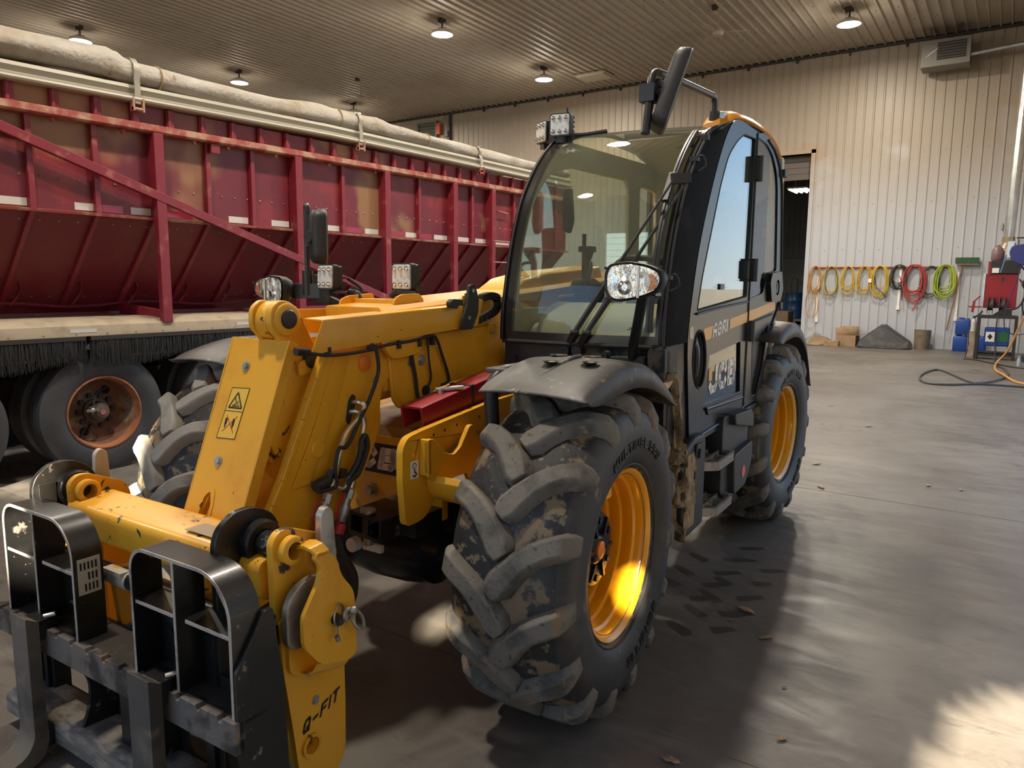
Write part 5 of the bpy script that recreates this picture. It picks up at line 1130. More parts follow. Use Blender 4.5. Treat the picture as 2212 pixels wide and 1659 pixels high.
# stalk and near work lamp cluster
b=M(); b.tube(sm([(.905,.56,1.30),(.93,.50,1.36),(.99,.40,1.47),(1.045,.31,1.58),(1.06,.29,1.62)],5),.022,12); b.box(1.02,1.12,.25,.31,1.58,1.66); b.build('headlamp_stalk',blk,H)
def headlamp(name,cx,cy,cz,sx=1,s=1,parent=H):
    """rounded-trapezoid lamp facing the front (-y); sx=-1 mirrors it"""
    o=[(-.110,.030),(-.095,.062),(-.02,.072),(.060,.058),(.105,.036),(.112,.005),(.095,-.028),(.04,-.052),(-.05,-.068),(-.09,-.062),(-.108,-.030)]
    o=rp([(x*sx*s,z*s) for x,z in o],.03*s,3); ctr=V(cx,cy,cz)
    f=lambda k,y:[ctr+V(p[0]*k,y*s,p[1]*k) for p in o]
    b=M(); b.loft([f(.90,-.006),f(1.02,-.012),f(1.05,-.002),f(1.03,.03),f(.8,.075),f(.45,.09)]); base=b.build(name,plas,parent)
    # open reflector bowl
    b=M(); b.loft([f(.90,-.0155),f(.89,-.0145),f(.62,-.0075)]); b.build('lamp_reflector',refl,base)
    b=M(); b.loft([f(.93,-.013),f(.94,-.020),f(.80,-.030),f(.4,-.036)],caps=False); e=b.bm.faces.new([v for v in b.bm.verts][-len(o):]); b.build('lamp_lens',lensm,base,ang=60)
    b=M(); b.box(cx+(.022*sx*s)-.004*s,cx+.022*sx*s+.004*s,cy-.022*s,cy-.015*s,cz-.055*s,cz+.058*s); b.build('lens_divider',white,base)
    b=M(); b.prism([(cx+q[0]*sx*s,cz+q[1]*s) for q in ((.060,.030),(.084,.022),(.094,.0),(.084,-.022),(.056,-.034),(.066,-.005))],'y',cy-.019*s,cy-.0165*s); b.build('indicator_bulb',amber,base)
    b=M(); b.tube([(cx-.03*sx*s,cy-.016*s,cz+.012*s),(cx-.03*sx*s,cy-.024*s,cz+.012*s)],.010*s,14); b.lathe([(-.006,.014*s),(-.0,.022*s),(.004,.03*s)],(cx-.03*sx*s,cy-.018*s,cz-.018*s),'y',20); b.build('main_bulb',chrome,base)
    b=M()
    for q in ((-.105,.05),(.112,.035),(.105,-.03),(-.10,-.06)): b.tube([ctr+V(q[0]*sx*s,-.016*s,q[1]*s),ctr+V(q[0]*sx*s,-.019*s,q[1]*s)],.006*s,8)
    b.build('lamp_screw',dark,base)
    return base
hl=headlamp('headlamp',1.046,.215,1.632,1,1.08); hl['label']='near side headlamp with clear lens and amber indicator'
hl2=headlamp('headlamp',-.905,.10,1.58,-1); hl2['label']='far side headlamp'
b=M(); b.beam((-.88,.16,1.575),(-.66,.23,1.575),.02,.075); b.prism([(-.72,1.66),(-.66,1.66),(-.62,1.52),(-.70,1.52)],'y',.215,.235); b.tube([(-.66,.24,1.54),(-.45,.45,1.40)],.025,8); b.build('headlamp_bracket',blkm,H,bev=.003)
b=M(); PX=-.75; PY=.21; b.tube([(PX,PY,1.555),(PX,PY,1.68)],.028,14); b.tube(fil([(PX,PY,1.66),(PX,PY,2.005),(PX+.045,PY-.03,2.005),(PX+.045,PY-.03,1.80)],.03,5),.013,10); b.box(PX+.03,PX+.08,PY-.045,PY-.015,1.855,1.885); b.box(PX+.07,PX+.115,PY-.035,PY+.0,1.855,1.885); b.build('mirror_arm',blkm,H)
def mirror(name,c,R,w,h,d=.055):
    c=Vector(c); o=rp([(-w/2,-h/2+.03),(-w/2+.03,-h/2),(w/2-.03,-h/2),(w/2,-h/2+.03),(w/2,h/2-.03),(w/2-.03,h/2),(-w/2+.03,h/2),(-w/2,h/2-.03)],.04)
    f=lambda k,y:[c+R@V(p[0]*k,y,p[1]*(1-(1-k)*.5)) for p in o]
    b=M(); b.loft([f(1,.01),f(1.02,0),f(1.0,-.015),f(.92,-.04),f(.7,-.055)]); b.lathe([(0,.001),(0,.03),(.03,.035)],tuple(c+R@V(0,-.07,0)),'y',16); m_=b.build(name,plas,H,ang=50)
    b=M(); b.loft([f(.97,.0105),f(.965,.012)]); b.build('mirror_glass',mirror_g,m_)
    b=M(); b.loft([f(1.015,.006),f(1.03,.010),f(1.0,.014),f(.97,.010)],caps=False); b.build('mirror_rim',mat('mirror_rim_grey',(.14,.14,.13),.5),m_); return m_
mirror('door_mirror',(-.63,.20,1.845),Matrix.Rotation(-.50,4,'Z'),.13,.27)
# near mirror on its bent pole
b=M(); b.tube([(.955,1.40,2.375),(.955,1.40,2.50)],.028,16); b.tube([(.955,1.40,2.36),(.955,1.40,2.375)],.032,16)
b.tube(fil([(.955,1.40,2.48),(.955,1.40,2.575),(.955,.75,2.525),(.955,.55,2.50),(.955,.50,2.24)],.06,7),.016,12); b.box(.92,.985,.50,.57,2.37,2.44); b.tube([(.955,.495,2.24),(.955,.53,2.40)],[.019,.022],10); b.build('mirror_pole',blkm,H)
b=M(); b.box(.975,1.005,1.40,1.45,2.40,2.50); b.beam((.98,1.44,2.40),(.99,1.56,2.47),.03,.02); b.build('mirror_mount',steel,H,bev=.004)
mR=Matrix.Rotation(1.12,4,'Z')@Matrix.Rotation(.0,4,'X')@Matrix.Rotation(0,4,'Y')
MIR=mirror('door_mirror',(1.035,.60,2.415),Matrix.Rotation(.26,4,'Y')@Matrix.Rotation(-.20,4,'X')@Matrix.Rotation(-1.12,4,'Z'),.18,.335)
b=M(); b.tube([(.96,.54,2.405),(1.01,.58,2.41)],.022,12); b.build('mirror_joint',plas,H)
# LED work lights
def led(name,c,rz,rx=0,s=.115):
    R=Matrix.Translation(c)@Matrix.Rotation(rz,4,'Z')@Matrix.Rotation(rx,4,'X')
    h=s/2; b=M(); sq=rp([(-h,-h),(h,-h),(h,h),(-h,h)],.015)
    b.loft([[R@V(p[0]*k,y,p[1]*k) for p in sq] for y,k in ((-.004,.93),(-.004,1),(.025,1),(.03,.93),(.05,.93),(.052,.8))])
    for i in range(5): b.box(-h*.9,h*.9,.045,.075,-h*.8+i*h*.4-.004,-h*.8+i*h*.4+.004,R)
    b.box(-.02,.02,.0,.04,-h-.03,-h,R); L=b.build(name,plas,H)
    b=M(); b.loft([[R@V(p[0]*k,y,p[1]*k) for p in sq] for y,k in ((-.004,.90),(-.010,.86),(-.011,.3))]); 
    b.build('led_lens',ledw,L)
    b=M()
    for x in (-.6,0,.6):
        for z in (-.58,.58): b.sph(R@V(x*h,-.011,z*h),.011,8,(1,1,1))
    b.build('led_optic',chrome,L); return L
led('work_light',(-.312,-.08,1.645),-.10,-.05,.112); led('work_light',(.035,.035,1.648),-.05,0,.118)
b=M(); b.box(.02,.12,.02,.08,1.578,1.588); b.tube(fil([(.08,.05,1.585),(.0,.03,1.585),(-.02,.02,1.56)],.02),.012,8); b.box(-.36,-.20,-.07,.0,1.572,1.582); b.tube(fil([(-.22,-.03,1.58),(-.17,-.03,1.575),(-.16,-.03,1.55)],.02),.014,8); b.tube(sm([(-.26,.0,1.64),(-.21,.03,1.60),(-.20,.03,1.575)],4),.008,6); b.build('work_light_bracket',blkm,H)
a1=led('roof_work_light',(.29,.98,2.43),.12,.0,.115); a2=led('roof_work_light',(.125,1.08,2.425),-.55,.0,.112)
b=M(); b.box(.17,.29,1.06,1.12,2.36,2.46); b.tube([(.26,1.02,2.33),(.26,1.02,2.40)],.02,10); b.tube([(.33,.98,2.48),(.33,.98,2.51)],.006,6); b.build('roof_light_bracket',blkm,H)
b=M(); b.tube(sm([(.27,1.08,2.40),(.34,1.14,2.402),(.44,1.22,2.425)],4),.012,6); b.build('roof_light_cable',hose_m,H)
# side tanks, steps
b=M(); tk=rp([(.80,.50),(.86,.42),(1.10,.43),(1.10,.86),(1.07,.90),(.95,.905),(.80,.86)],.03,4); b.prism([(p[0],p[1]) for p in tk],'x',.62,1.085); tank=b.build('fuel_tank_cover',plas,H,bev=.02,bs=3)
b=M(); b.prism(rp([(.90,.70),(1.04,.71),(1.04,.86),(.92,.87)],.015),'x',1.085,1.098); b.prism(rp([(.93,.80),(.96,.80),(.965,.84),(.94,.85)],.008),'x',1.098,1.11); b.build('tank_flap',plas,H,bev=.006)
b=M(); rt=rp([(1.40,.50),(1.52,.44),(1.78,.46),(1.90,.58),(1.92,.88),(1.83,.915),(1.40,.925)],.03,4); b.prism(rt,'x',.75,1.08); b.prism(rp([(1.52,.87),(1.50,.93),(1.84,.915),(1.90,.87),(1.90,.80)],.02),'x',.95,1.115); b.prism(rp([(1.52,.70),(1.55,.47),(1.78,.48),(1.90,.60),(1.90,.72)],.03),'x',.95,1.115); b.build('toolbox_cover',plas,H,bev=.015,bs=3)
b=M(); b.tube([(1.115,1.71,.572),(1.119,1.71,.572)],.036,20); rr_=b.build('red_reflector',mat('red_reflector',(.75,.12,.08),.3),H)
for zt_ in (.735,.495):
    b=M(); out=rp([(.86,1.10),(1.03,1.10),(1.13,1.18),(1.13,1.46),(1.03,1.56),(.86,1.56)],.02)
    b.prism(out,'z',zt_-.045,zt_,[rp([(.885,1.12),(1.02,1.12),(1.112,1.19),(1.112,1.45),(1.02,1.54),(.885,1.54)],.01)])
    for y in (1.20,1.33,1.46): b.box(.88,1.11,y-.004,y+.004,zt_-.03,zt_+.002)
    for x in (.94,1.0,1.06):
        b.box(x-.003,x+.003,1.12,1.53,zt_-.03,zt_+.004)
        for k in range(16): b.box(x-.003,x+.003,1.135+k*.026,1.147+k*.026,zt_+.004,zt_+.012)
    for k in range(11): b.box(1.12,1.128,1.19+k*.026,1.202+k*.026,zt_,zt_+.008)
    b.build('step',mat('step_grey_metal',(.26,.24,.22),.5,.3,[(20,6,(.15,.12,.09),.5,.65)]),H)
b=M(); r=random.Random(9)
for k in range(40): b.sph((r.uniform(.9,1.10),r.uniform(1.14,1.5),.485+r.random()*.012),r.uniform(.004,.014),6,(1.4,1,.6))
b.build('mud_clods',mud,H)['kind']='stuff'
b=M(); b.box(.80,.86,1.08,1.60,.42,.88); b.build('step_back_plate',blkmud,H)
# caked mud behind the front wheel
def mudsheet(f,n,m_,amp,seed,name):
    r=random.Random(seed); from mathutils import noise
    b=M()
    def g(u,v):
        p=f(u,v); k=noise.fractal(p*14+V(seed,0,0),1,2,4); e=min(u,1-u,v,1-v)*5; e=min(1,e); return p+V(.6,-.8,0)*(amp*((.25+max(0,k*1.3))*e-(.5 if e<1 and k<.1 else 0)*(1-e)))
    b.grid(g,n,m_); return b.build(name,mud,H,ang=80,doub=False)
mudsheet(lambda u,v:V(.66+.435*u,.795-.0*v,.42+.47*v),40,44,.05,1,'caked_mud')
mudsheet(lambda u,v:V(.985+.055*u,.80-.18*v+.12*u*(1-v),.84+.42*v),20,44,.022,2,'caked_mud')
mudsheet(lambda u,v:V(1.088,.795+.16*u,.44+.42*v),24,44,.02,7,'caked_mud')
mudsheet(lambda u,v:V(.72+.36*u,.66+.13*(1-v),.86+.35*v),30,30,.03,3,'caked_mud')
mudsheet(lambda u,v:V(.74+.34*u,.46+.20*v,1.14+.10*v),20,12,.03,5,'caked_mud')
b=M(); b.prism([(.62,.86),(.62,1.20),(.80,1.20),(.80,.86)],'x',.70,.98); b.box(.64,1.0,.70,.80,.5,.9); b.build('wheel_arch_liner',blkmud,H)
b=M(); r=random.Random(4)
for k in range(16): b.sph((r.uniform(.78,1.03),r.uniform(.30,.5),1.335-(.0 if k%2 else .0)+.0),r.uniform(.006,.014),6,(1.3,1,.7))
# --- yellow quick hitch on the boom nose ---
XC=-.04
b=M(); 
b.prism(rp([(-1.14,.83),(-.975,.85),(-.955,.80),(-.965,.725),(-1.10,.705),(-1.135,.72)],.03),'x',-.55,.50); b.build('hitch_cross_tube',yelw,H,bev=.006)
b=M(); b.prism(rp([(.005,.0),(.05,.0),(.06,.05),(.015,.06)],.01),'y',-1.142,-1.137,fn=lambda u,v,w:V(u-.48,w,v+.735)) if False else b.prism(rp([(-.505,.800),(-.39,.795),(-.34,.735),(-.475,.740)],.02),'y',-1.142,-1.132); b.build('tube_weld_plate',yel,H,bev=.002)
b=M(); b.box(.10,.30,-1.10,-.98,.842,.8435); b.build('serial_plate',mat('dull_metal_plate',(.40,.33,.24),.5,.5),H)
for sx,x in ((1,.535),(-1,-.548)):
    b=M(); b.prism(rp([(-1.125,.70),(-1.128,.895),(-1.10,.922),(-1.06,.922),(-.93,.865),(-.905,.82),(-.91,.745),(-1.02,.735),(-1.06,.70),(-1.085,.66),(-1.115,.64)],[.02,.03,.03,.03,.04,.04,.02,.03,.03,.02,.02]),'x',x-.0125,x+.0125,[circ(-1.072,.862,.026,20)]); b.build('hitch_ear',yelw,H,bev=.003)
    b=M(); b.lathe([(-.04,.026),(-.04,.042),(.03,.042),(.034,.036),(.034,.026)],(x+.01,-1.072,.862),'x',28,closed=True); b.lathe([(-.03,.001),(-.03,.026)],(x-.02,-1.072,.862),'x',20); b.build('ear_bushing',yelw,H)
b=M(); b.tube([(.36,-1.072,.862),(.53,-1.072,.862)],.038,20); b.tube([(-.63,-1.072,.862),(-.55,-1.072,.862)],.038,20); b.build('hitch_pin',blkworn,H)
for x,nm in ((.545,'hitch_side_plate'),(-.625,'hitch_side_plate')):
    b=M(); b.prism(rp([(-1.12,.66),(-1.11,.50),(-1.085,.32),(-1.06,.12),(-.99,.06),(-.93,.06),(-.875,.12),(-.87,.30),(-.873,.60),(-.93,.72)],[.02,.02,.02,.03,.03,.03,.04,.02,.02,.02]),'x',x-.011,x+.011,[circ(-1.018,.225,.026,18)]); b.build(nm,yel,H,bev=.003)
b=M(); b.lathe([(-.03,.026),(.020,.026),(.020,.036),(-.03,.036)],(.545,-1.018,.225),'x',24,closed=True); b.build('hitch_bushing',yelw,H)
b=M(); text2(b,'Q-FIT',.040,.029,.006,.008,lambda u,v,d:V(.5565+d,-1.052+u,.270+v+.30*u),.001,.28); b.build('hitch_lettering',blackd,H,flat=True)
b=M(); b.hexbolt((.556,-1.015,.46),'x',.010,.008); b.hexbolt((.556,-.995,.36),'x',.010,.006); b.hexbolt((.556,-.99,.5),'x',.007,.006); b.build('hitch_bolt',steel,H)
# latch plate with its folded hook
b=M(); b.prism(rp([(-1.058,.845),(-1.045,.862),(-1.00,.850),(-.972,.822),(-.957,.765),(-.905,.70),(-.898,.50),(-.93,.487),(-1.045,.520),(-1.105,.60),(-1.105,.69),(-1.045,.77),(-1.035,.815)],[.01,.01,.03,.03,.03,.03,.03,.02,.03,.02,.02,.03,.02]),'x',.625,.640,[circ(-.985,.640,.017,14)]); b.build('latch_plate',yel,H,bev=.003)
b=M(); b.loft([[V(.625+dx,y,z),V(.625+dx+.014,y,z+.002),V(.625+dx+.014,y2,z2+.002),V(.625+dx,y2,z2)] for dx,y,z,y2,z2 in ((0,-1.045,.522,-.93,.487),(-.01,-1.055,.500,-.94,.468),(-.03,-1.06,.485,-.945,.455),(-.07,-1.06,.482,-.945,.452))]); 
b.prism(rp([(-1.10,.62),(-1.10,.50),(-1.06,.47),(-.94,.455),(-.90,.50),(-.95,.54),(-1.05,.56)],.02),'x',.556,.57); b.build('latch_lower_fold',yel,H,bev=.003)
b=M(); b.loft([[V(x,y,z),V(x,y+.05,z+.004),V(x,y+.05,z+.016),V(x,y,z+.012)] for x,y,z in ((.64,-1.05,.842),(.625,-1.06,.862),(.60,-1.062,.868),(.57,-1.06,.862))]); b.build('latch_upper_fold',yel,H,bev=.003)
b=M(); b.prism(rp([(-1.128,.71),(-1.10,.755),(-1.05,.775),(-1.00,.775),(-.98,.74),(-1.03,.66),(-1.055,.58),(-1.10,.575),(-1.128,.60)],.03),'x',.575,.60); b.build('latch_jaw',mat('worn_cast_steel',(.36,.33,.28),.45,.7,[(6,5,(.20,.18,.15),.5,.7)]),H,bev=.005)
b=M(); b.prism(rp([(-.985,.80),(-.978,.945),(-.962,.962),(-.945,.962),(-.930,.945),(-.915,.72)],.012),'x',.560,.585); b.build('latch_lever',mat('galvanised_steel'),H,bev=.004)
b=M(); b.prism(rp([(-.985,.80),(-.978,.965),(-.955,.985),(-.930,.965),(-.92,.72)],.015),'x',-.66,-.635); b.build('latch_lever',mat('pale_painted_steel',(.55,.48,.35),.5),H,bev=.004)
b=M(); b.tube([(.56,-.985,.64),(.665,-.985,.64)],.015,12); b.build('latch_pin',blkworn,H)
b=M(); c=V(.655,-.985,.655); R=Matrix.Rotation(.5,4,'Z'); b.tube([c+R@V(.004*math.cos(a),.032*math.cos(a),.032*math.sin(a)) for a in [2*PI*i/24 for i in range(24)]],.0028,6,closed=True)
b.tube([c+V(.01,.03+.018*math.cos(a),-.008+.018*math.sin(a)) for a in [2*PI*i/18 for i in range(18)]],.006,6,closed=True); b.sph(c+V(.015,.045,.0),.014,8); b.build('lynch_pin',mat('dull_zinc',(.33,.31,.28),.45,.8),H)
b=M(); b.tube(sm([(.655,-.95,.655),(.67,-.93,.60),(.67,-.90,.585),(.665,-.90,.62),(.66,-.93,.66)],5),.005,6,closed=False); b.build('pin_shackle',mat('dull_zinc'),H)
b=M(); b.tube([(.665,-1.005+.0,.60),(.666,-1.0,.585)],.008,8); b.tube(sm([(.65,-.985,.63),(.655,-.99,.60),(.655,-1.0,.59)],3),.003,5); b.build('pin_chain',mat('dull_zinc'),H)
# lower part of the hitch behind the carriage
b=M(); b.prism(rp([(-1.16,.66),(-1.0,.64),(-.98,.25),(-1.06,.20),(-1.12,.25)],.03),'x',.17,.20); b.prism(rp([(-1.16,.66),(-1.0,.64),(-.98,.25),(-1.06,.20),(-1.12,.25)],.03),'x',-.26,-.23); b.build('hitch_inner_plate',yel,H,bev=.004)
b=M(); b.prism(rp([(-.655,.28),(-.655,.70),(-.50,.70),(-.48,.28)],.01),'y',-1.06,-1.04); b.prism([(-.48,.27),(.2,.27),(.2,.30),(-.48,.30)],'y',-1.10,-.98); b.prism(rp([(-.1,.64),(-.1,.36),(.02,.36),(.06,.40),(.06,.64)],.03),'y',-1.10,-1.085); b.prism([(.21,.73),(.21,.38),(.50,.38),(.50,.73)],'y',-1.04,-1.02,[rp([(.26,.70),(.26,.42),(.45,.42),(.45,.70)],.02)]); b.build('hitch_back_plate',yel,H,bev=.003)
b=M(); b.box(-.30,.50,-1.0,-.93,.10,.18); b.tube([(.36,-.95,.30),(.50,-.96,.25)],.03,12); b.tube([(-.58,-1.015,.225),(.53,-1.015,.225)],.024,12); b.box(.25,.35,-1.08,-.95,.18,.33); b.build('hitch_lower_beam',yelw,H,bev=.004)
b=M(); b.tube([(.30,-1.02,.42),(.53,-1.03,.42)],.045,14); b.box(.33,.50,-1.02,-.95,.30,.39); b.build('locking_cylinder',mat('dusty_cylinder',(.33,.31,.27),.6,.3),H)
b=M(); b.tube([(XC-.58,-1.13,.62),(.55,-1.13,.62)],.032,18); b.build('hitch_round_bar',blkworn,H)
b=M(); b.box(-.28,-.17,-1.168,-1.13,.64,.655); b.tube([(-.26,-1.133,.62),(-.16,-1.133,.62)],.0325,18); b.build('bar_label',mat('worn_cream_label',(.55,.50,.42),.5),H)
b=M(); b.tube(sm([(.50,-1.04,.60),(.49,-1.06,.52),(.50,-1.05,.44),(.47,-1.03,.36)],5),.012,8); b.tube(sm([(.42,-1.0,.64),(.40,-1.02,.5),(.46,-1.05,.42)],5),.014,8); b.build('hitch_hose',hose_m,H)
b=M()
for i in range(10):
    z=.70-.018*i; b.tube([V(.435+.004*math.cos(a) if i%2 else .435,-1.045+(.005*math.cos(a) if i%2==0 else 0),z+.010*math.sin(a)) for a in [2*PI*k/10 for k in range(10)]],.002,5,closed=True)
b.build('safety_chain',mat('dull_zinc'),H)['kind']='stuff'
# ---------- pallet fork carriage hanging on the hitch ----------
Q=empty('pallet_fork_carriage',(0,0,0),YAW); tag(Q,'worn black pallet fork carriage with two arched guards hanging on the yellow hitch','fork carriage')
YF_=-1.30; YB_=-1.205
# arched guards: strap bent over, two uprights and shelves
def guard(xl,xr,lab):
    t=.010
    outer=[(xl,.455)]+arc(xl+.075,.785,.075,180,90,6)+arc(xr-.13,.73,.13,90,0,9)+[(xr,.455)]
    outer[0]=(xl,.455)
    o=outer; inn=[(xl+t,.455)]+arc(xl+.075,.785,.075-t,180,90,6)+arc(xr-.13,.73,.13-t,90,0,9)+[(xr-t,.455)]
    b=M(); b.prism(o+inn[::-1],'y',YF_,YB_); g=b.build('guard_strap',blkworn,Q,bev=.001); 
    b=M(); b.prism([(p[0]+.0,p[1]) for p in o]+[(p[0],p[1]) for p in inn[::-1]],'y',YF_-.0012,YF_+.0008); b.build('worn_strap_edge',edge,g)
    xm=xl+(xr-xl)*.46
    b=M(); b.box(xm-.005,xm+.005,YF_+.002,YB_,.465,.85); u=b.build('guard_upright',blkworn,Q); 
    b=M(); b.box(xm-.005,xm+.005,YF_-.0002,YF_+.0022,.465,.85); b.build('worn_upright_edge',edge,u)
    for a,c in ((xl+.012,xm-.006),(xm+.04,xr-.012)):
        b=M(); b.prism(rp([(a,YF_+.002),(c,YF_+.002),(c,YB_+.0),(a,YB_+.0)],[.02,.001,.001,.001]),'z',.686,.696); s=b.build('guard_shelf',blkworn,Q)
        b=M(); b.box(a+.01,c,YF_-.0002,YF_+.0022,.686,.696); b.build('worn_shelf_edge',edge,s)
    # back web with a lightening hole
    b=M(); b.prism([(xl+.008,.465),(xr-.008,.465),(xr-.008,.69),(xl+.008,.69)],'y',YB_-.010,YB_,[rp([(xm+.06,.50),(xm+.06,.66),(xr-.09,.66),(xr-.09,.50)],.03),rp([(xl+.06,.56),(xl+.06,.66),(xm-.05,.66),(xm-.05,.56)],.025)]); b.build('guard_web',blkworn,Q)
    return g,xm
g1,xm1=guard(-.655,-.198,''); g2,xm2=guard(.125,.585,'')
b=M(); b.beam((xm1-.06,YB_-.02,.69),(xm1-.035,YF_+.03,.845),.04,.008,(0,1,0)); b.beam((xm2+.17,YB_-.02,.69),(xm2+.165,YF_+.03,.82),.04,.008,(0,1,0)); b.build('guard_brace',edge,Q)
b=M(); b.box(-.1975,-.1967,YF_+.012,YF_+.085,.615,.735); pl_=b.build('maker_sticker',mat('cream_paper_sticker',(.50,.45,.38),.6),Q)
b=M()
r=random.Random(2)
for i in range(5):
    for j in range(3): 
        if r.random()<.8: b.box(-.1967,-.1963,YF_+.02+i*.012,YF_+.026+i*.012,.625+j*.036,.65+j*.036)
b.build('sticker_print',blackd,pl_)
# upper fork rail with notches
b=M(); top=[]; x=-.745
pts=[(-.745,.37),(-.745,.463)]
xs=-.70
while xs<.58:
    pts+=[(xs-.012,.463),(xs-.007,.448),(xs+.007,.448),(xs+.012,.463)]; xs+=.095
pts+=[(.60,.463),(.60,.37)]
b.prism(pts,'y',YF_-.012,YF_+.015); rl=b.build('fork_rail',scuff,Q,bev=.0015)
b=M(); b.prism(rp([(-.745,YF_+.012),(.60,YF_+.012),(.60,YB_+.06),(-.68,YB_+.06)],.01),'z',.448,.460); b.build('rail_top_plate',mat('dusty_black_steel',(.045,.038,.032),.55,.2,[(5,7,(.14,.10,.06),.5,.68),(14,6,(.02,.02,.02),.6,.7)],[(50,.3,.003)]),Q)
b=M()
for k in range(5): b.tube([(-.165+k*.035,YB_+.05,.463),(-.165+k*.035,YB_+.075,.463)],.014,7)
b.build('notch_teeth',dark,Q)
# side plates and lower rail
def sidep(x,name='carriage_side_plate'):
    b=M(); b.prism(rp([(YF_,.462),(YF_-.008,.37),(YF_+.03,.34),(YF_+.055,.28),(YF_+.05,.20),(YF_+.02,.13),(YF_-.01,.06),(YF_+.05,.02),(YB_+.06,.02),(YB_+.06,.462)],[.01,.02,.03,.04,.04,.03,.02,.02,.02,.01]),'x',x-.008,x+.008); s=b.build(name,blkworn,Q)
    return s
for x in (-.70,-.26,.10,.575): sidep(x)
b=M(); b.prism(rp([(YB_+.03,.462),(YB_-.02,.39),(YB_+.0,.05),(YB_+.05,.05),(YB_+.07,.462)],.01),'x',-.70,.58); 
b.bm.free(); b=M()
b.prism([(-.70,.462),(.58,.462),(.58,.05),(-.70,.05)],'y',YB_+.045,YB_+.058,[rp([(-.64,.40),(-.33,.40),(-.33,.12),(-.64,.12)],.05),rp([(-.22,.40),(.06,.40),(.06,.12),(-.22,.12)],.05),rp([(.14,.40),(.50,.40),(.50,.12),(.14,.12)],.05)]); b.build('carriage_back_plate',blkworn,Q)
b=M(); b.prism(rp([(YF_-.010,.045),(YF_-.010,.115),(YF_+.02,.135),(YB_+.05,.125),(YB_+.05,.045)],.012),'x',-.73,.60); b.build('lower_rail',mat('scraped_dusty_steel',(.16,.14,.12),.7,.1,[(9,7,(.32,.28,.23),.45,.62,(1,1,6)),(5,6,(.05,.045,.04),.58,.72)],[(35,.7,.006,(1,1,5))]),Q,bev=.003)
# big outer plate on the near side running up to the hook
b=M(); b.prism(rp([(YF_-.0,.84-.0),(YF_,.46),(YF_-.01,.30),(YF_-.0,.02),(YB_+.06,.02),(YB_+.045,.50),(YB_+.02,.86),(YF_+.08,.80)],.01),'x',.586,.598) if False else b.prism(rp([(YF_+.0,.60),(YF_+.0,.36),(YF_+.012,.30),(YF_+.05,.20),(YF_+.045,.02),(YB_+.075,.02),(YB_+.06,.50),(YB_+.03,.74),(YB_,.74)],.01),'x',.586,.600); b.build('carriage_end_plate',blkworn,Q,bev=.002)
for x in (.40,-.63):
    b=M(); b.prism(rp([(-1.215,.05),(-1.215,.885),(-1.20,.925),(-1.15,.965),(-1.075,.968),(-1.01,.93),(-.985,.885),(-1.0,.85),(-1.03,.83),(-1.04,.85),(-1.03,.885),(-1.07,.915),(-1.115,.895),(-1.125,.85),(-1.135,.05)],[.01,.03,.03,.03,.04,.04,.03,.02,.01,.02,.03,.04,.04,.03,.01]),'x',x-.0125,x+.0125); 
    b.prism(rp([(-1.215,.60),(-1.215,.885),(-1.20,.925),(-1.15,.965),(-1.075,.968),(-1.01,.93),(-.985,.885),(-1.0,.85),(-1.07,.80),(-1.13,.60)],[.01,.03,.03,.03,.04,.04,.03,.02,.02,.02]),'x',x-.010,x+.0123) ; hk=b.build('hanger_hook',blkworn,Q,bev=.004)
    b=M(); b.lathe([(.0,.066),(.03,.066),(.036,.06),(.036,.040),(0,.04)],(x+.012,-1.072,.862),'x',28); b.build('hook_collar',blkworn,Q)
b=M(); b.tube([(-.70,-1.135,.655),(.60,-1.135,.655)],.018,12) if False else b.box(-.67,-.60,-1.20,-1.14,.05,.90); b.box(.30,.34,-1.20,-1.14,.10,.60); b.build('carriage_stiffener',blkworn,Q,bev=.003)
b=M(); b.tube([(.16,-1.19,.60),(.33,-1.19,.585)],.030,16); b.build('carriage_stub_bar',blkworn,Q)
# sliding centre hanger under the rail
b=M(); b.prism(rp([(.08,.37),(.19,.36),(.19,.33),(.16,.30),(.165,.24),(.145,.24),(.14,.28),(.10,.10),(.02,.06),(.02,.30),(.0,.33),(-.02,.37)],.006),'y',YF_+.05,YF_+.06,fn=lambda u,v,w:V(u-.09,w,v)); b.build('centre_hanger',blkworn,Q)
b=M(); b.tube(sm([(.10,YF_+.03,.35),(.13,YF_+.02,.33),(.115,YF_+.02,.30),(.12,YF_+.02,.26)],4),.008,6); b.build('hanger_hook_rod',edge,Q)
# forks
def fork(x):
    w=.052; y0=-1.375; th=.040
    prof=[(y0+th,.50),(y0,.525),(y0,.10),(y0-.03,.05),(y0-.10,.032),(y0-1.25,.012),(y0-1.25,.004),(y0-.06,.004),(y0+.0,.010),(y0+.028,.03),(y0+th+.005,.08),(y0+th,.20)]
    b=M(); b.prism(rp(prof,[.004,.004,.04,.04,.05,0,0,.02,.03,.03,.05,.02]),'x',x-w,x+w); f=b.build('fork',forkm,Q,bev=.003)
    b=M(); b.prism(rp([(y0+th-.002,.50),(y0+th-.002,.43),(YF_-.014,.43),(YF_-.014,.468),(YF_+.03,.468),(YF_+.03,.50)],.004),'x',x-w+.006,x+w-.006); b.prism([(y0+th-.002,.05),(y0+th-.002,.15),(YF_-.012,.13),(YF_-.012,.05)],'x',x-w+.006,x+w-.006); b.build('fork_hook',blkworn,f,bev=.003)
    b=M(); b.tube([(x+.03,YF_-.01,.505),(x+.045,YF_+.02,.508)],.008,10); b.build('fork_latch',steel,f)
fork(-.425); fork(.262)
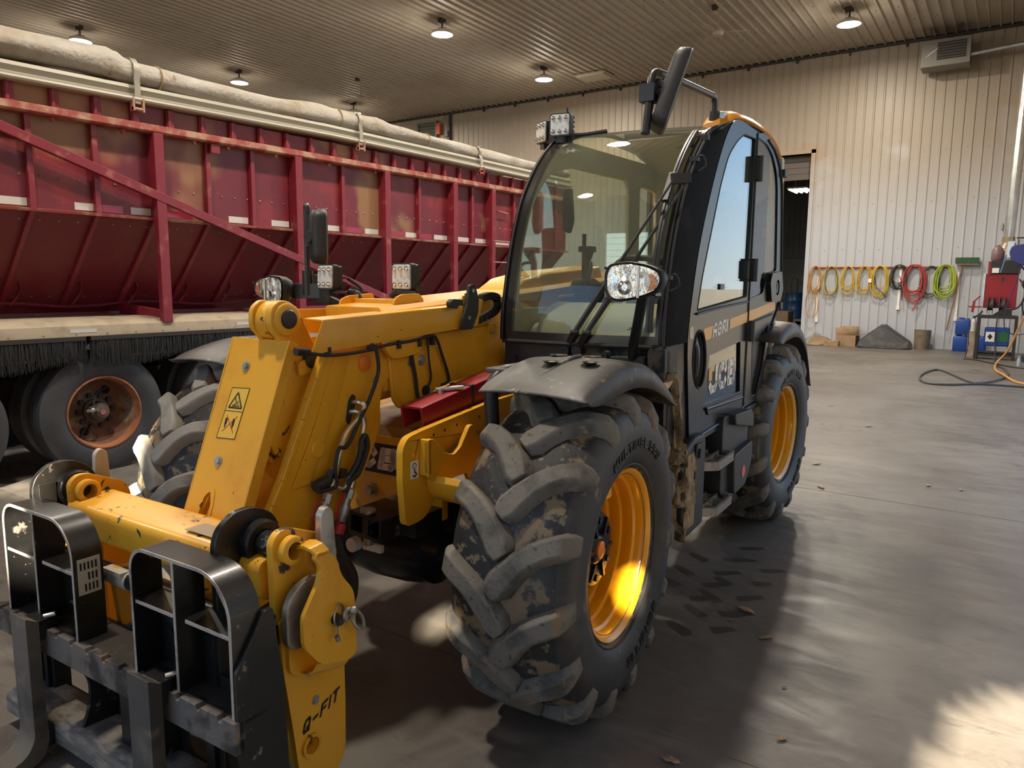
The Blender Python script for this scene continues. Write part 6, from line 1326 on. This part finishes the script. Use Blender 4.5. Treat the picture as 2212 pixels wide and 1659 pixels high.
# ---------- things along the back wall ----------
rail_y=WY-.06
b=M(); b.box(-2.46,.98,WY-.045,WY-.02,2.10,2.14)
for i in range(11): b.box(-2.35+i*.31,-2.33+i*.31,WY-.10,WY-.02,2.12,2.14)
tag(b.build('hose_rail',mat('rail_red',(.35,.04,.02),.5)),'thin red wall rail that the coiled hoses hang from','rail')
def coil(name,cx,zt_,w,h,n,col,label,cat,tail=None,seed=1,r0=.011,mats=None,sw=0):
    r=random.Random(seed); b=M()
    for k in range(n):
        a=w/2*1.35*(r.uniform(.70,1.08)); c=h*(r.uniform(.74,1.08)); ox=r.uniform(-.035,.035)+sw*k/n; oy=-.03-.012*k-r.random()*.01
        pts=[]
        for i in range(40):
            t=2*PI*i/40; sx=math.sin(t); cz=math.cos(t)
            pts.append(V(cx+ox+a*sx*(.82+.18*(-cz) if cz<0 else .82+.0*cz),WY-.03+oy-.02*abs(sx),zt_-c/2+c/2*cz-abs(cz)**3*.012*(1 if cz>0 else -r.random()*3)))
        b.tube(pts,r0,6,closed=True)
    o=b.build(name,mat(col[0],col[1],.5)); tag(o,label,cat)
    if mats:
        for m_,xy in mats: 
            b=M(); b.tube(sm([(cx+x,WY-.15,zt_+z) for x,z in xy],5),r0*.9,6); b.build('contrasting_loop',m_,o)
    if tail:
        b=M(); b.tube(sm([(cx+x,WY-.12-.01*j,zt_+z) for j,(x,z) in enumerate(tail)],5),r0,6); b.build('hanging_tail',o.data.materials[0],o)
    return o
OR=('orange_cord',(.50,.25,.06)); YE=('yellow_cord',(.62,.42,.03)); GR=('dark_green_hose',(.03,.05,.035)); BK=('black_cable',(.035,.035,.03)); RD_=('red_air_hose',(.42,.06,.05)); LM=('lime_hose',(.38,.48,.05))
drk=mat('black_cable',BK[1]); 
x0=lambda px:(px-1755)/(2045-1755)*3.27-2.449
coil('extension_cord',-2.36,2.18,.30,.78,6,OR,'brown orange extension cord at the left end of the hose rail','cord',[(-.10,-.5),(-.22,-1.05),(-.08,-1.45),(.10,-1.35),(.13,-1.0),(.06,-.6),(-.02,-.9),(-.10,-1.25),(.02,-1.40),(.08,-1.1),(.0,-.6)],1,.010)
coil('extension_cord',-1.93,2.17,.36,.80,5,YE,'yellow and dark green cord, second from the left on the rail','cord',None,2,.010,[(mat('dark_green_hose',GR[1]),[(-.10,0),(-.16,-.4),(-.05,-.78),(.12,-.72),(.17,-.4),(.08,-.02)])])
coil('extension_cord',-1.51,2.17,.30,.76,5,YE,'thin yellow cord, third from the left on the rail','cord',[(.12,-.3),(.1,-.5),(-.12,-.6),(-.13,-.75)],3,.010)
coil('extension_cord',-1.09,2.17,.34,.86,5,('orange_yellow_cord',(.60,.36,.03)),'yellow orange cord with a white tag, fourth from the left','cord',[(-.12,-.5),(-.2,-.7),(-.25,-.5)],4,.010)
b=M(); b.box(-.98,-.90,WY-.18,WY-.17,1.72,1.82); tag(b.build('price_tag',white),'white tag on the yellow orange cord','tag')
coil('extension_cord',-.70,2.18,.36,.80,6,YE,'yellow cord with black loops, fifth from the left on the rail','cord',None,5,.012,[(drk,[(-.14,-.3),(-.06,-.6),(.1,-.75),(.16,-.86),(.2,-.80)])])
coil('jumper_cable',-.27,2.20,.36,.66,6,BK,'black jumper cables with red clamps hung between yellow cord and red hose','cable',[(.0,-.5),(.1,-.6),(.13,-.95)],6,.013,[(mat('red_plastic_cap'),[(.02,-.3),(.08,-.42),(.03,-.5)])])
coil('air_hose',.10,2.20,.46,.92,6,RD_,'thick red air hose coiled on the hose rail','hose',[(.12,-.6),(.14,-.9),(.06,-1.15),(.02,-1.22)],7,.018)
coil('garden_hose',.48,2.16,.46,.78,3,GR,'dark green hose hanging behind the red and lime hoses','hose',None,8,.014)
coil('air_hose',.80,2.20,.42,.84,8,LM,'lime green hose coiled between dark green hose and broom','hose',None,9,.016)
for x,z0,z1 in ((-.26,1.0,2.06),(1.08,.75,2.0),(-2.30,.6,1.9)):
    b=M(); b.box(x,x+.06,WY-.05,WY-.02,z0,z1); b.box(x-.01,x+.07,WY-.06,WY-.02,z0,z0+.1); tag(b.build('conduit_strip',white),{-.26:'white vertical conduit below the black jumper cables',1.08:'white vertical conduit left of the broom',-2.30:'white vertical conduit behind the orange cord'}[x],'conduit')
o=empty('push_broom',(1.14,WY-.12,.5)); tag(o,'green push broom hanging head up on the wall','broom')
b=M(); b.tube([(-.20,0,0),(.02,.02,1.65)],.018,10); b.build('handle',wood,o)
b=M(); b.box(-.12,.36,-.05,.05,1.68,1.72); b.build('head_block',wood,o); b=M(); b.prism(rp([(-.13,1.71),(-.14,1.86),(.38,1.86),(.37,1.71)],.02),'y',-.06,.06); b.build('bristles',grn,o,bev=.01)
# cartons, funnel hood, bucket, jugs
b=M(); b.box(-1.62,-1.12,WY-.62,WY-.18,0,.30); 
for q in (((-1.62,WY-.62,.30),(-1.12,WY-.62,.30),(-1.10,WY-.66,.50),(-1.64,WY-.66,.50)),((-1.12,WY-.62,.30),(-1.12,WY-.18,.30),(-.85,WY-.2,.36),(-.85,WY-.6,.36)),((-1.62,WY-.18,.30),(-1.12,WY-.18,.30),(-1.12,WY-.12,.52),(-1.62,WY-.12,.52))): b.quad(*q)
c=b.build('cardboard_box',card,solid=.006); tag(c,'open brown carton with foil bags under the orange cord','box')
b=M(); r=random.Random(8)
for i in range(9): b.sph((-1.50+i*.036,WY-.4+r.uniform(-.1,.1),.42),.09,7,(.8,1,.9))
tag(b.build('foil_bag',mat('foil',(.6,.6,.5),.3,.8,[(20,4,(.3,.25,.15),.5,.6)],[(30,1,.02)]),ang=20),'crumpled foil bags inside the open carton','bag')
b=M(); 
for q in (((-2.35,WY-.75,.02),(-1.95,WY-.8,.02),(-1.85,WY-.5,.20),(-2.2,WY-.45,.26)),((-1.95,WY-.8,.02),(-1.75,WY-.7,.02),(-1.75,WY-.5,.12),(-1.85,WY-.5,.20)),((-2.35,WY-.75,.02),(-2.5,WY-.9,.03),(-1.98,WY-1.0,.01),(-1.95,WY-.8,.02))): b.quad(*q)
tag(b.build('cardboard_scrap',card,solid=.006),'flattened brown cardboard lying before the clear plastic wrap','cardboard')
b=M(); b.box(-1.86,-1.5,WY-.9,WY-.66,0,.14); tag(b.build('cardboard_box',card,bev=.004),'small flat carton in front of the open carton','box')
b=M(); b.grid(lambda u,v:V(-2.5+.75*u,WY-.5+.25*v,.04+.28*math.sin(u*PI)*(1-v*.4)+.03*math.sin(u*17+v*9)),14,6); tag(b.build('plastic_wrap',glass('clear_plastic_film',(.92,.92,.92),1.4,.15,((.8,.8,.8),.25))),'clear plastic wrap heaped behind the flattened cardboard','wrap')
b=M(); n=0; P0=[(-.98,.05),(-.92,.18),(-.55,.42),(-.22,.62),(-.02,.63),(.42,.42),(.9,.20),(1.0,.06)]
P0=[(-1.06+(x+.98)/1.98*1.27,z*.98) for x,z in P0]
b.loft([[V(x,WY-.85,z*.12) for x,z in P0],[V(x,WY-.62,z*.9) for x,z in P0],[V(x*.98,WY-.30,z) for x,z in P0],[V(x*.98,WY-.12,z*.9) for x,z in P0]]); b.tube([(-1.05,WY-.84,.05),(-.85,WY-.88,.02),(.0,WY-.88,.02),(.18,WY-.84,.05)],.02,6); b.tube([(x,WY-.60,z*.9+.01) for x,z in P0],.018,6)
tag(b.build('fabric_hood',mat('charcoal_mesh_fabric',(.05,.05,.055),.7,0,[(5,4,(.09,.09,.09),.4,.7)]),bev=.01),'folded charcoal canvas hood lying against the back wall','cover')
b=M(); b.lathe([(0,.001),(0,.17),(.50,.20),(.50,.185),(.03,.16)],(0,0,0),'z',24); o=b.build('metal_bucket',mat('old_brown_bucket',(.20,.16,.11),.6,0,[(6,5,(.13,.10,.07),.5,.7)])); o.location=(.43,WY-.35,0); tag(o,'tall brown bin leaning beside the charcoal hood','bin')
def jug(x,y,z,lab,parent=None):
    b=M(); w,d,h=.16,.13,.36
    sec=rp([(-w,-d),(w,-d),(w,d),(-w,d)],.04)
    b.loft([[V(p[0]*k,p[1]*k,zz) for p in sec] for zz,k in ((0,.95),(.02,1),(.34,1),(.37,.93),(.385,.86))]); b.prism(rp([(-.10,.37),(-.10,.425),(.03,.425),(.05,.37)],.01),'y',-.015,.015)
    o=b.build('jerry_can',bluep,bev=.006); o.location=(x,y,z); tag(o,lab,'jug','blue jerry cans')
    b=M(); b.tube([(.10,0,.37),(.10,0,.41)],.034,14); b.build('screw_cap',mat('green_cap',(.04,.10,.03),.5),o); return o
JK='blue jerry cans'
jug(1.28,WY-.35,0,'lower blue jerry can at left, with another stacked on it'); jug(1.31,WY-.35,.427,'upper blue jerry can stacked on the left one'); jug(1.68,WY-.38,0,'single blue jerry can on the floor right of the stacked pair')
# parts washer / detergent stand
SX,SY=2.02,17.55
o=empty('pressure_washer_stand',(SX,SY,0)); tag(o,'black steel washer stand with red panel and twin hose reels','washer')
b=M()
for x in (-.33,.38):
    for y in (-.25,.25): b.box(x-.03,x+.03,y-.03,y+.03,0,.98)
for z in (.10,.95):
    b.box(-.33,.38,-.27,-.22,z-.025,z+.025); b.box(-.33,.38,.22,.27,z-.025,z+.025); b.box(-.35,-.30,-.25,.25,z-.025,z+.025); b.box(.35,.40,-.25,.25,z-.025,z+.025)
b.box(-.33,.38,-.25,.25,.975,.99); b.box(-.30,.36,-.2,.2,.14,.16); b.build('stand_frame',dark,o,bev=.004)
b=M(); b.box(-.28,.34,.05,.32,1.15,1.92); b.build('red_panel',red_m,o,bev=.01); b=M(); b.box(-.32,-.28,.04,.33,1.0,1.93); b.build('panel_edge',galv,o)
b=M(); b.box(-.20,.36,.0,.34,1.92,2.22); b.build('control_box',plas,o,bev=.02); b=M(); b.box(-.25,-.20,.02,.32,1.9,2.2); b.build('red_side',red_m,o)
b=M(); b.box(-.17,-.04,-.01,.0,1.94,2.05); b.build('paper_label',white,o); b=M(); b.box(.03,.06,.03,.05,1.76,1.84); b.build('panel_latch',blkm,o)
for k,x in enumerate((-.14,.08)):
    b=M(); b.tube([(x-.03,-.05,1.22),(x+.03,-.05,1.22)],.04,12)
    for dx in (-.05,.05): b.lathe([(dx-.005,.05),(dx-.005,.20),(dx+.005,.20),(dx+.005,.05)],(x,-.05,1.22),'x',30,closed=True)
    b.lathe([(-.045,.12),(.045,.12)],(x,-.05,1.22),'x',24); b.build('hose_reel',mat('reel_dark_grey',(.06,.06,.06),.45),o)
b=M(); b.prism([(-.1,.99),(.28,.99),(.28,1.15),(.1,1.15)],'y',-.2,-.17); b.build('reel_bracket',dark,o)
b=M(); b.box(-.20,.28,-.18,.12,.30,.72); b.build('detergent_jug',bluep,o,bev=.03,bs=3); b=M(); b.box(-.17,.0,-.19,-.185,.40,.62); b.build('white_label',white,o); b=M(); b.box(.06,.26,-.19,-.185,.40,.62); b.build('green_label',mat('green_label',(.02,.13,.05),.5),o); b=M(); b.prism([(-.085,.44),(-.035,.51),(-.085,.58),(-.135,.51)],'y',-.193,-.190); b.build('hazard_mark',blackd,o)
b=M(); b.box(-.44,-.34,-.1,0,.0,.0+.35) if False else b.tube([(-.42,-.2,.62),(-.42,-.2,.84)],.055,14); b.tube([(-.42,-.2,.84),(-.42,-.2,.92)],[.05,.02],12); b.build('foam_bottle',mat('cloudy_bottle',(.55,.54,.5),.4),o)
b=M(); b.tube([(-.42,-.2,.92),(-.42,-.2,.97)],.03,10); b.tube(sm([(-.40,-.2,.95),(-.32,-.2,1.02),(-.28,-.15,1.08)],4),.02,8); b.tube(sm([(-.45,-.2,.85),(-.50,-.22,.6),(-.49,-.25,.3),(-.52,-.3,.02)],5),.012,6); b.build('suction_hose',hose_m,o)
b=M(); b.beam((-.47,-.15,1.05),(-.45,-.15,1.30),.045,.05); b.beam((-.47,-.15,1.28),(-.34,-.15,1.42),.03,.03); b.box(-.55,-.3,-.16,-.14,1.16,1.19); b.build('spray_gun',red_m,o)
b=M(); b.tube(sm([(.36,.1,2.1),(.50,.05,1.9),(.42,.0,1.7),(.50,.0,1.5),(.40,.0,1.2),(.2,-.1,1.1)],6),.02,8); b.tube(sm([(.36,.1,1.8),(.52,0,1.55),(.45,0,1.3),(.5,0,1.0)],6),.016,8); b.tube(sm([(.04,-.1,1.1),(.02,-.28,.9),(.02,-.29,.4),(.06,-.4,.02)],6),.014,6); b.build('washer_hoses',hose_m,o)
b=M(); b.box(-.52,-.37,-.05,.28,0,.62); b.build('paint_bucket_stack',mat('stained_white_buckets',(.42,.37,.31),.7,0,[(12,5,(.28,.15,.1),.5,.6,(1,1,5))]),o,bev=.01)
def cbottle(x,lab,c):
    b=M(); b.lathe([(0,.001),(0,.11),(.02,.12),(.22,.12),(.30,.07),(.32,.04),(.34,.04),(.34,.001)],(0,0,0),'z',20); o2=b.build('plastic_jug',mat(c[0],c[1],.35)); o2.location=(SX+x,SY+.15,2.222); tag(o2,lab,'jug')
cbottle(-.10,'clear jug half full of violet liquid on top of the washer',('violet_jug',(.20,.12,.13))); cbottle(.14,'empty cloudy jug right of the violet one on the washer',('cloudy_jug',(.35,.33,.31)))
# exhaust duct
b=M(); b.tube([(2.10,SY+.5,2.75),(2.17,SY+.5,CZ-.02)],.11,24)
for z in (4.2,5.4,6.6): b.tube([(2.12+.012*(z-3),SY+.5,z),(2.12+.012*(z-3),SY+.5,z+.02)],.114,24)
o=b.build('exhaust_duct',galv); tag(o,'shiny round sheet metal duct rising above the washer','duct')
b=M(); b.tube([(2.10,SY+.5,2.63),(2.10,SY+.5,2.76)],.125,24); b.tube([(2.10,SY+.5,2.50),(2.10,SY+.5,2.63)],[.22,.125],24); b.build('duct_hood',mat('brown_hood',(.34,.27,.18),.35,.6),o); b=M(); b.box(2.25,2.55,SY+.5,SY+.53,2.72,2.75); b.tube([(2.3,SY+.5,2.7),(2.3,SY+.5,2.45)],.01,6); b.build('duct_bracket',dark,o)
b=M(); b.box(1.90,1.94,WY-.08,WY-.02,3.05,3.2); tag(b.build('wall_switch',mat('switch_grey',(.4,.4,.38),.5)),'small grey electrical box on the wall left of the duct','switch')
# hanging blue hose reel
o=empty('hanging_hose_reel',(2.40,16.6,2.35)); tag(o,'blue retractable hose reel hanging in front of the washer','hose reel')
b=M(); b.prism(rp([(-.20,-.18),(-.26,.0),(-.22,.14),(.0,.18),(.3,.12),(.3,-.22),(.0,-.28)],.05,5),'y',-.12,.12); b.build('reel_case',mat('reel_blue',(.035,.045,.22),.4),o,bev=.02,bs=3)
b=M(); b.tube([(.07,-.12,-.03),(.07,-.14,-.03)],.06,20); b.build('reel_badge',galv,o); b=M(); b.box(-.30,-.18,-.04,.04,-.1,.24); b.tube([(-.24,0,.2),(-.24,0,.5)],.012,6); b.build('reel_bracket',galv,o)
b=M(); b.tube(sm([(-.30,-.05,-.05),(-.34,-.05,-.25),(-.38,-.05,-.42)],4),.014,6); b.build('air_whip',mat('whip_blue',(.08,.2,.45),.4),o)
b=M(); b.tube(sm([(-.02,-.1,-.28),(-.10,-.12,-.7),(-.22,-.14,-1.2),(-.20,-.14,-1.6),(-.02,-.16,-1.72),(.2,-.2,-1.68)],6),.011,6); b.build('blue_hose',mat('navy_hose',(.02,.02,.10),.4),o)
# floor hoses
b=M(); b.tube(sm([(2.9,12.0,.017),(2.54,12.08,.017),(1.965,12.03,.017),(1.5,11.62,.017),(1.2,11.65,.017),(1.04,12.2,.017),(1.02,13.1,.017),(1.12,13.9,.017),(1.26,13.95,.017),(1.50,13.2,.017),(1.76,12.35,.017),(1.95,12.2,.018),(2.2,12.9,.025),(2.33,14.0,.017),(2.25,15.1,.017),(2.10,15.9,.017),(2.06,17.1,.03)],6),.017,8); tag(b.build('pressure_hose',mat('grey_green_hose',(.05,.055,.055),.5)),'dark grey hose looped on the floor at right','hose')
b=M(); b.tube(sm([(2.75,15.2,1.6),(2.50,15.7,1.0),(2.30,15.95,.35),(2.12,16.0,.05),(2.11,15.0,.02),(2.17,14.3,.02),(2.24,13.75,.04),(2.45,12.7,.02),(2.8,12.3,.02)],7),.02,8); tag(b.build('orange_hose',mat('orange_hose',(.60,.30,.08),.45)),'orange hose dropping to the floor in front of the washer','hose')
b=M(); b.tube(sm([(1.48,17.0,.014),(1.75,16.8,.014),(2.0,16.3,.014),(2.4,15.6,.014),(2.9,15.3,.014)],6),.014,6); tag(b.build('black_cord',hose_m),'thin black cord on the floor left of the washer stand','cord')
b=M(); b.lathe([(0,.001),(0,.033),(.14,.035),(.18,.015),(.20,.014),(.215,.014),(.215,.001)],(2.50,16.05,0),'z',14); tag(b.build('water_bottle',mat('water_bottle_blue',(.35,.45,.55),.15)),'small water bottle with a blue label at the right edge','bottle')
b=M(); b.box(2.62,2.80,17.2,17.5,.12,.30); b.box(2.56,2.9,17.1,17.6,0,.12); tag(b.build('tool_tray',mat('tray_dark',(.04,.04,.04),.6)),'dark tray with yellow blocks right of the washer stand','tray')
# leaves and specks
r=random.Random(12)
def leaf(x,y,s,lab,rz):
    b=M(); o_=[(-1,0),(-.7,.35),(-.3,.3),(0,.5),(.35,.32),(.8,.38),(1,.05),(1.25,.0),(.95,-.1),(.6,-.35),(.2,-.3),(-.2,-.45),(-.6,-.25)]
    def f(u,v): return V(u*s,v*s,.004+s*.22*abs(v)+s*.10*math.sin(u*3+1)**2)
    c_=b.bm.verts.new(f(0,0)); vs=[b.bm.verts.new(f(*p)) for p in o_]
    for i in range(len(vs)): b.face([c_,vs[i],vs[(i+1)%len(vs)]])
    o=b.build('dry_leaf',leafm,ang=70,solid=.0012); o.location=(x,y,.001); o.rotation_euler=(0,0,rz); tag(o,lab,'leaf','dry leaves on the floor')
for x,y,s,lab in ((1.272,1.186,.050,'largest dry brown leaf on the floor right of the front tyre'),(1.433,.951,.036,'dry leaf second below the largest leaf'),(1.613,.566,.012,'tiny leaf scrap above the pale crumb near the bottom right'),(1.693,.203,.022,'crumpled reddish leaf near the bottom right of the floor'),(1.406,-.141,.035,'folded leaf at the bottom edge of the photo'),(1.102,3.809,.045,'leaf on the floor just right of the rear tyre foot'),(1.812,4.389,.035,'leaf pair on the far floor, left one'),(2.04,4.40,.03,'leaf at the far right beside the left one of the pair'),(.90,4.62,.05,'dark leaf beside the rear wheel fender'),(1.246,1.037,.014,'tiny leaf scrap left of the largest leaf'),(.35,8.2,.04,'small leaf on the bright floor beyond the rear fender'),(1.0,6.9,.05,'leaf lying on the pale floor between the tyre tracks')):
    leaf(x,y,s,lab,r.random()*6)
SPLIT=["hitch_pin.001","carriage_stiffener","door_swage","work_light_bracket","hitch_inner_plate","panel_bolt*","cover_bolt*","stripe_decal*","fork_hook*","raised_lettering*"]
for n_ in SPLIT:
    for o in [o for o in list(bpy.data.objects) if o.name==n_ or (n_.endswith('*') and o.name.split('.')[0]==n_[:-1])]: split_up(o,.003 if n_.startswith('raised') else .012)
# ---------- camera, daylight ----------
cam=bpy.data.cameras.new('camera'); co=bpy.data.objects.new('camera',cam); COL.objects.link(co); S.camera=co
cam.sensor_width=36; cam.lens=36*1577.4/2212; cam.clip_end=900
yw,pt,rl_=.5946,.1375,.0084
f=V(-math.sin(yw)*math.cos(pt),math.cos(yw)*math.cos(pt),-math.sin(pt)); r_=V(math.cos(yw),math.sin(yw),0); u=r_.cross(f)
r2=r_*math.cos(rl_)+u*math.sin(rl_); u2=-r_*math.sin(rl_)+u*math.cos(rl_)
mw=Matrix.Identity(4)
for i in range(3): mw[i][0]=r2[i]; mw[i][1]=u2[i]; mw[i][2]=-f[i]
mw[0][3],mw[1][3],mw[2][3]=2.2413,-2.3648,1.6255
co.matrix_world=mw
w=bpy.data.worlds.new('sky'); S.world=w; w.use_nodes=True; N=w.node_tree.nodes; L=w.node_tree.links; bg=N['Background']
tc=N.new('ShaderNodeTexCoord'); sp=N.new('ShaderNodeSeparateXYZ'); L.new(tc.outputs['Generated'],sp.inputs[0]); cr=N.new('ShaderNodeValToRGB'); L.new(sp.outputs[2],cr.inputs[0])
e_=cr.color_ramp.elements; e_[0].position=.0; e_[0].color=(.78,.84,.84,1); e_[1].position=1; e_[1].color=(.10,.24,.62,1)
for p_,c_ in ((.06,(.66,.80,.88,1)),(.18,(.40,.62,.88,1)),(.45,(.20,.42,.82,1))):
    q=cr.color_ramp.elements.new(p_); q.color=c_
L.new(cr.outputs[0],bg.inputs[0]); bg.inputs[1].default_value=SKY
def sun():
    l=bpy.data.lights.new('sun','SUN'); l.energy=SUN; l.angle=math.radians(.6); l.color=(1,.86,.66); o=bpy.data.objects.new('sun',l); COL.objects.link(o)
    o.rotation_euler=V(*SDIR).to_track_quat('-Z','Y').to_euler()
sun()
def portal(loc,rot,sx,sy):
    l=bpy.data.lights.new('door_portal','AREA'); l.shape='RECTANGLE'; l.size=sx; l.size_y=sy; l.cycles.is_portal=True; o=bpy.data.objects.new('door_portal',l); COL.objects.link(o); o.location=loc; o.rotation_euler=rot
portal((WXR+.12,(RD[0]+RD[1])/2,RD[2]/2),(0,PI/2,0),RD[2],RD[1]-RD[0])
portal((WXR+.12,(RD2[0]+RD2[1])/2,RD2[2]/2),(0,PI/2,0),RD2[2],RD2[1]-RD2[0])
for x0,x1,z1 in FDOORS: portal(((x0+x1)/2,WYF-.1,z1/2),(PI/2,0,0),x1-x0,z1)
for i,(x,y) in enumerate(LP+[(-1.32,7.5),(-9.58,7.5),(-1.32,12.0),(-1.32,3),(-9.58,3),(-17.5,3),(-1.32,-1.5),(-9.58,-1.5)]):
    for kind,en,zz in (('AREA',LAMP,7.50),('POINT',LAMP*.14,7.2)):
        l=bpy.data.lights.new('high_bay_light',kind); l.energy=en; l.color=(1,.89,.75)
        if kind=='AREA': l.shape='DISK'; l.size=.4
        else: l.shadow_soft_size=.22; l.specular_factor=.2
        o=bpy.data.objects.new('high_bay_light',l); COL.objects.link(o); o.location=(x,y,zz)
S.view_settings.view_transform='Standard'; S.view_settings.look='None'; S.view_settings.gamma=1; S.view_settings.use_curve_mapping=False; S.view_settings.exposure=EXPO
S.cycles.use_denoising=True; S.cycles.max_bounces=8; S.cycles.diffuse_bounces=4; S.cycles.glossy_bounces=4; S.cycles.transparent_max_bounces=16; S.cycles.transmission_bounces=4; S.cycles.sample_clamp_indirect=6; S.cycles.caustics_reflective=False; S.cycles.caustics_refractive=False
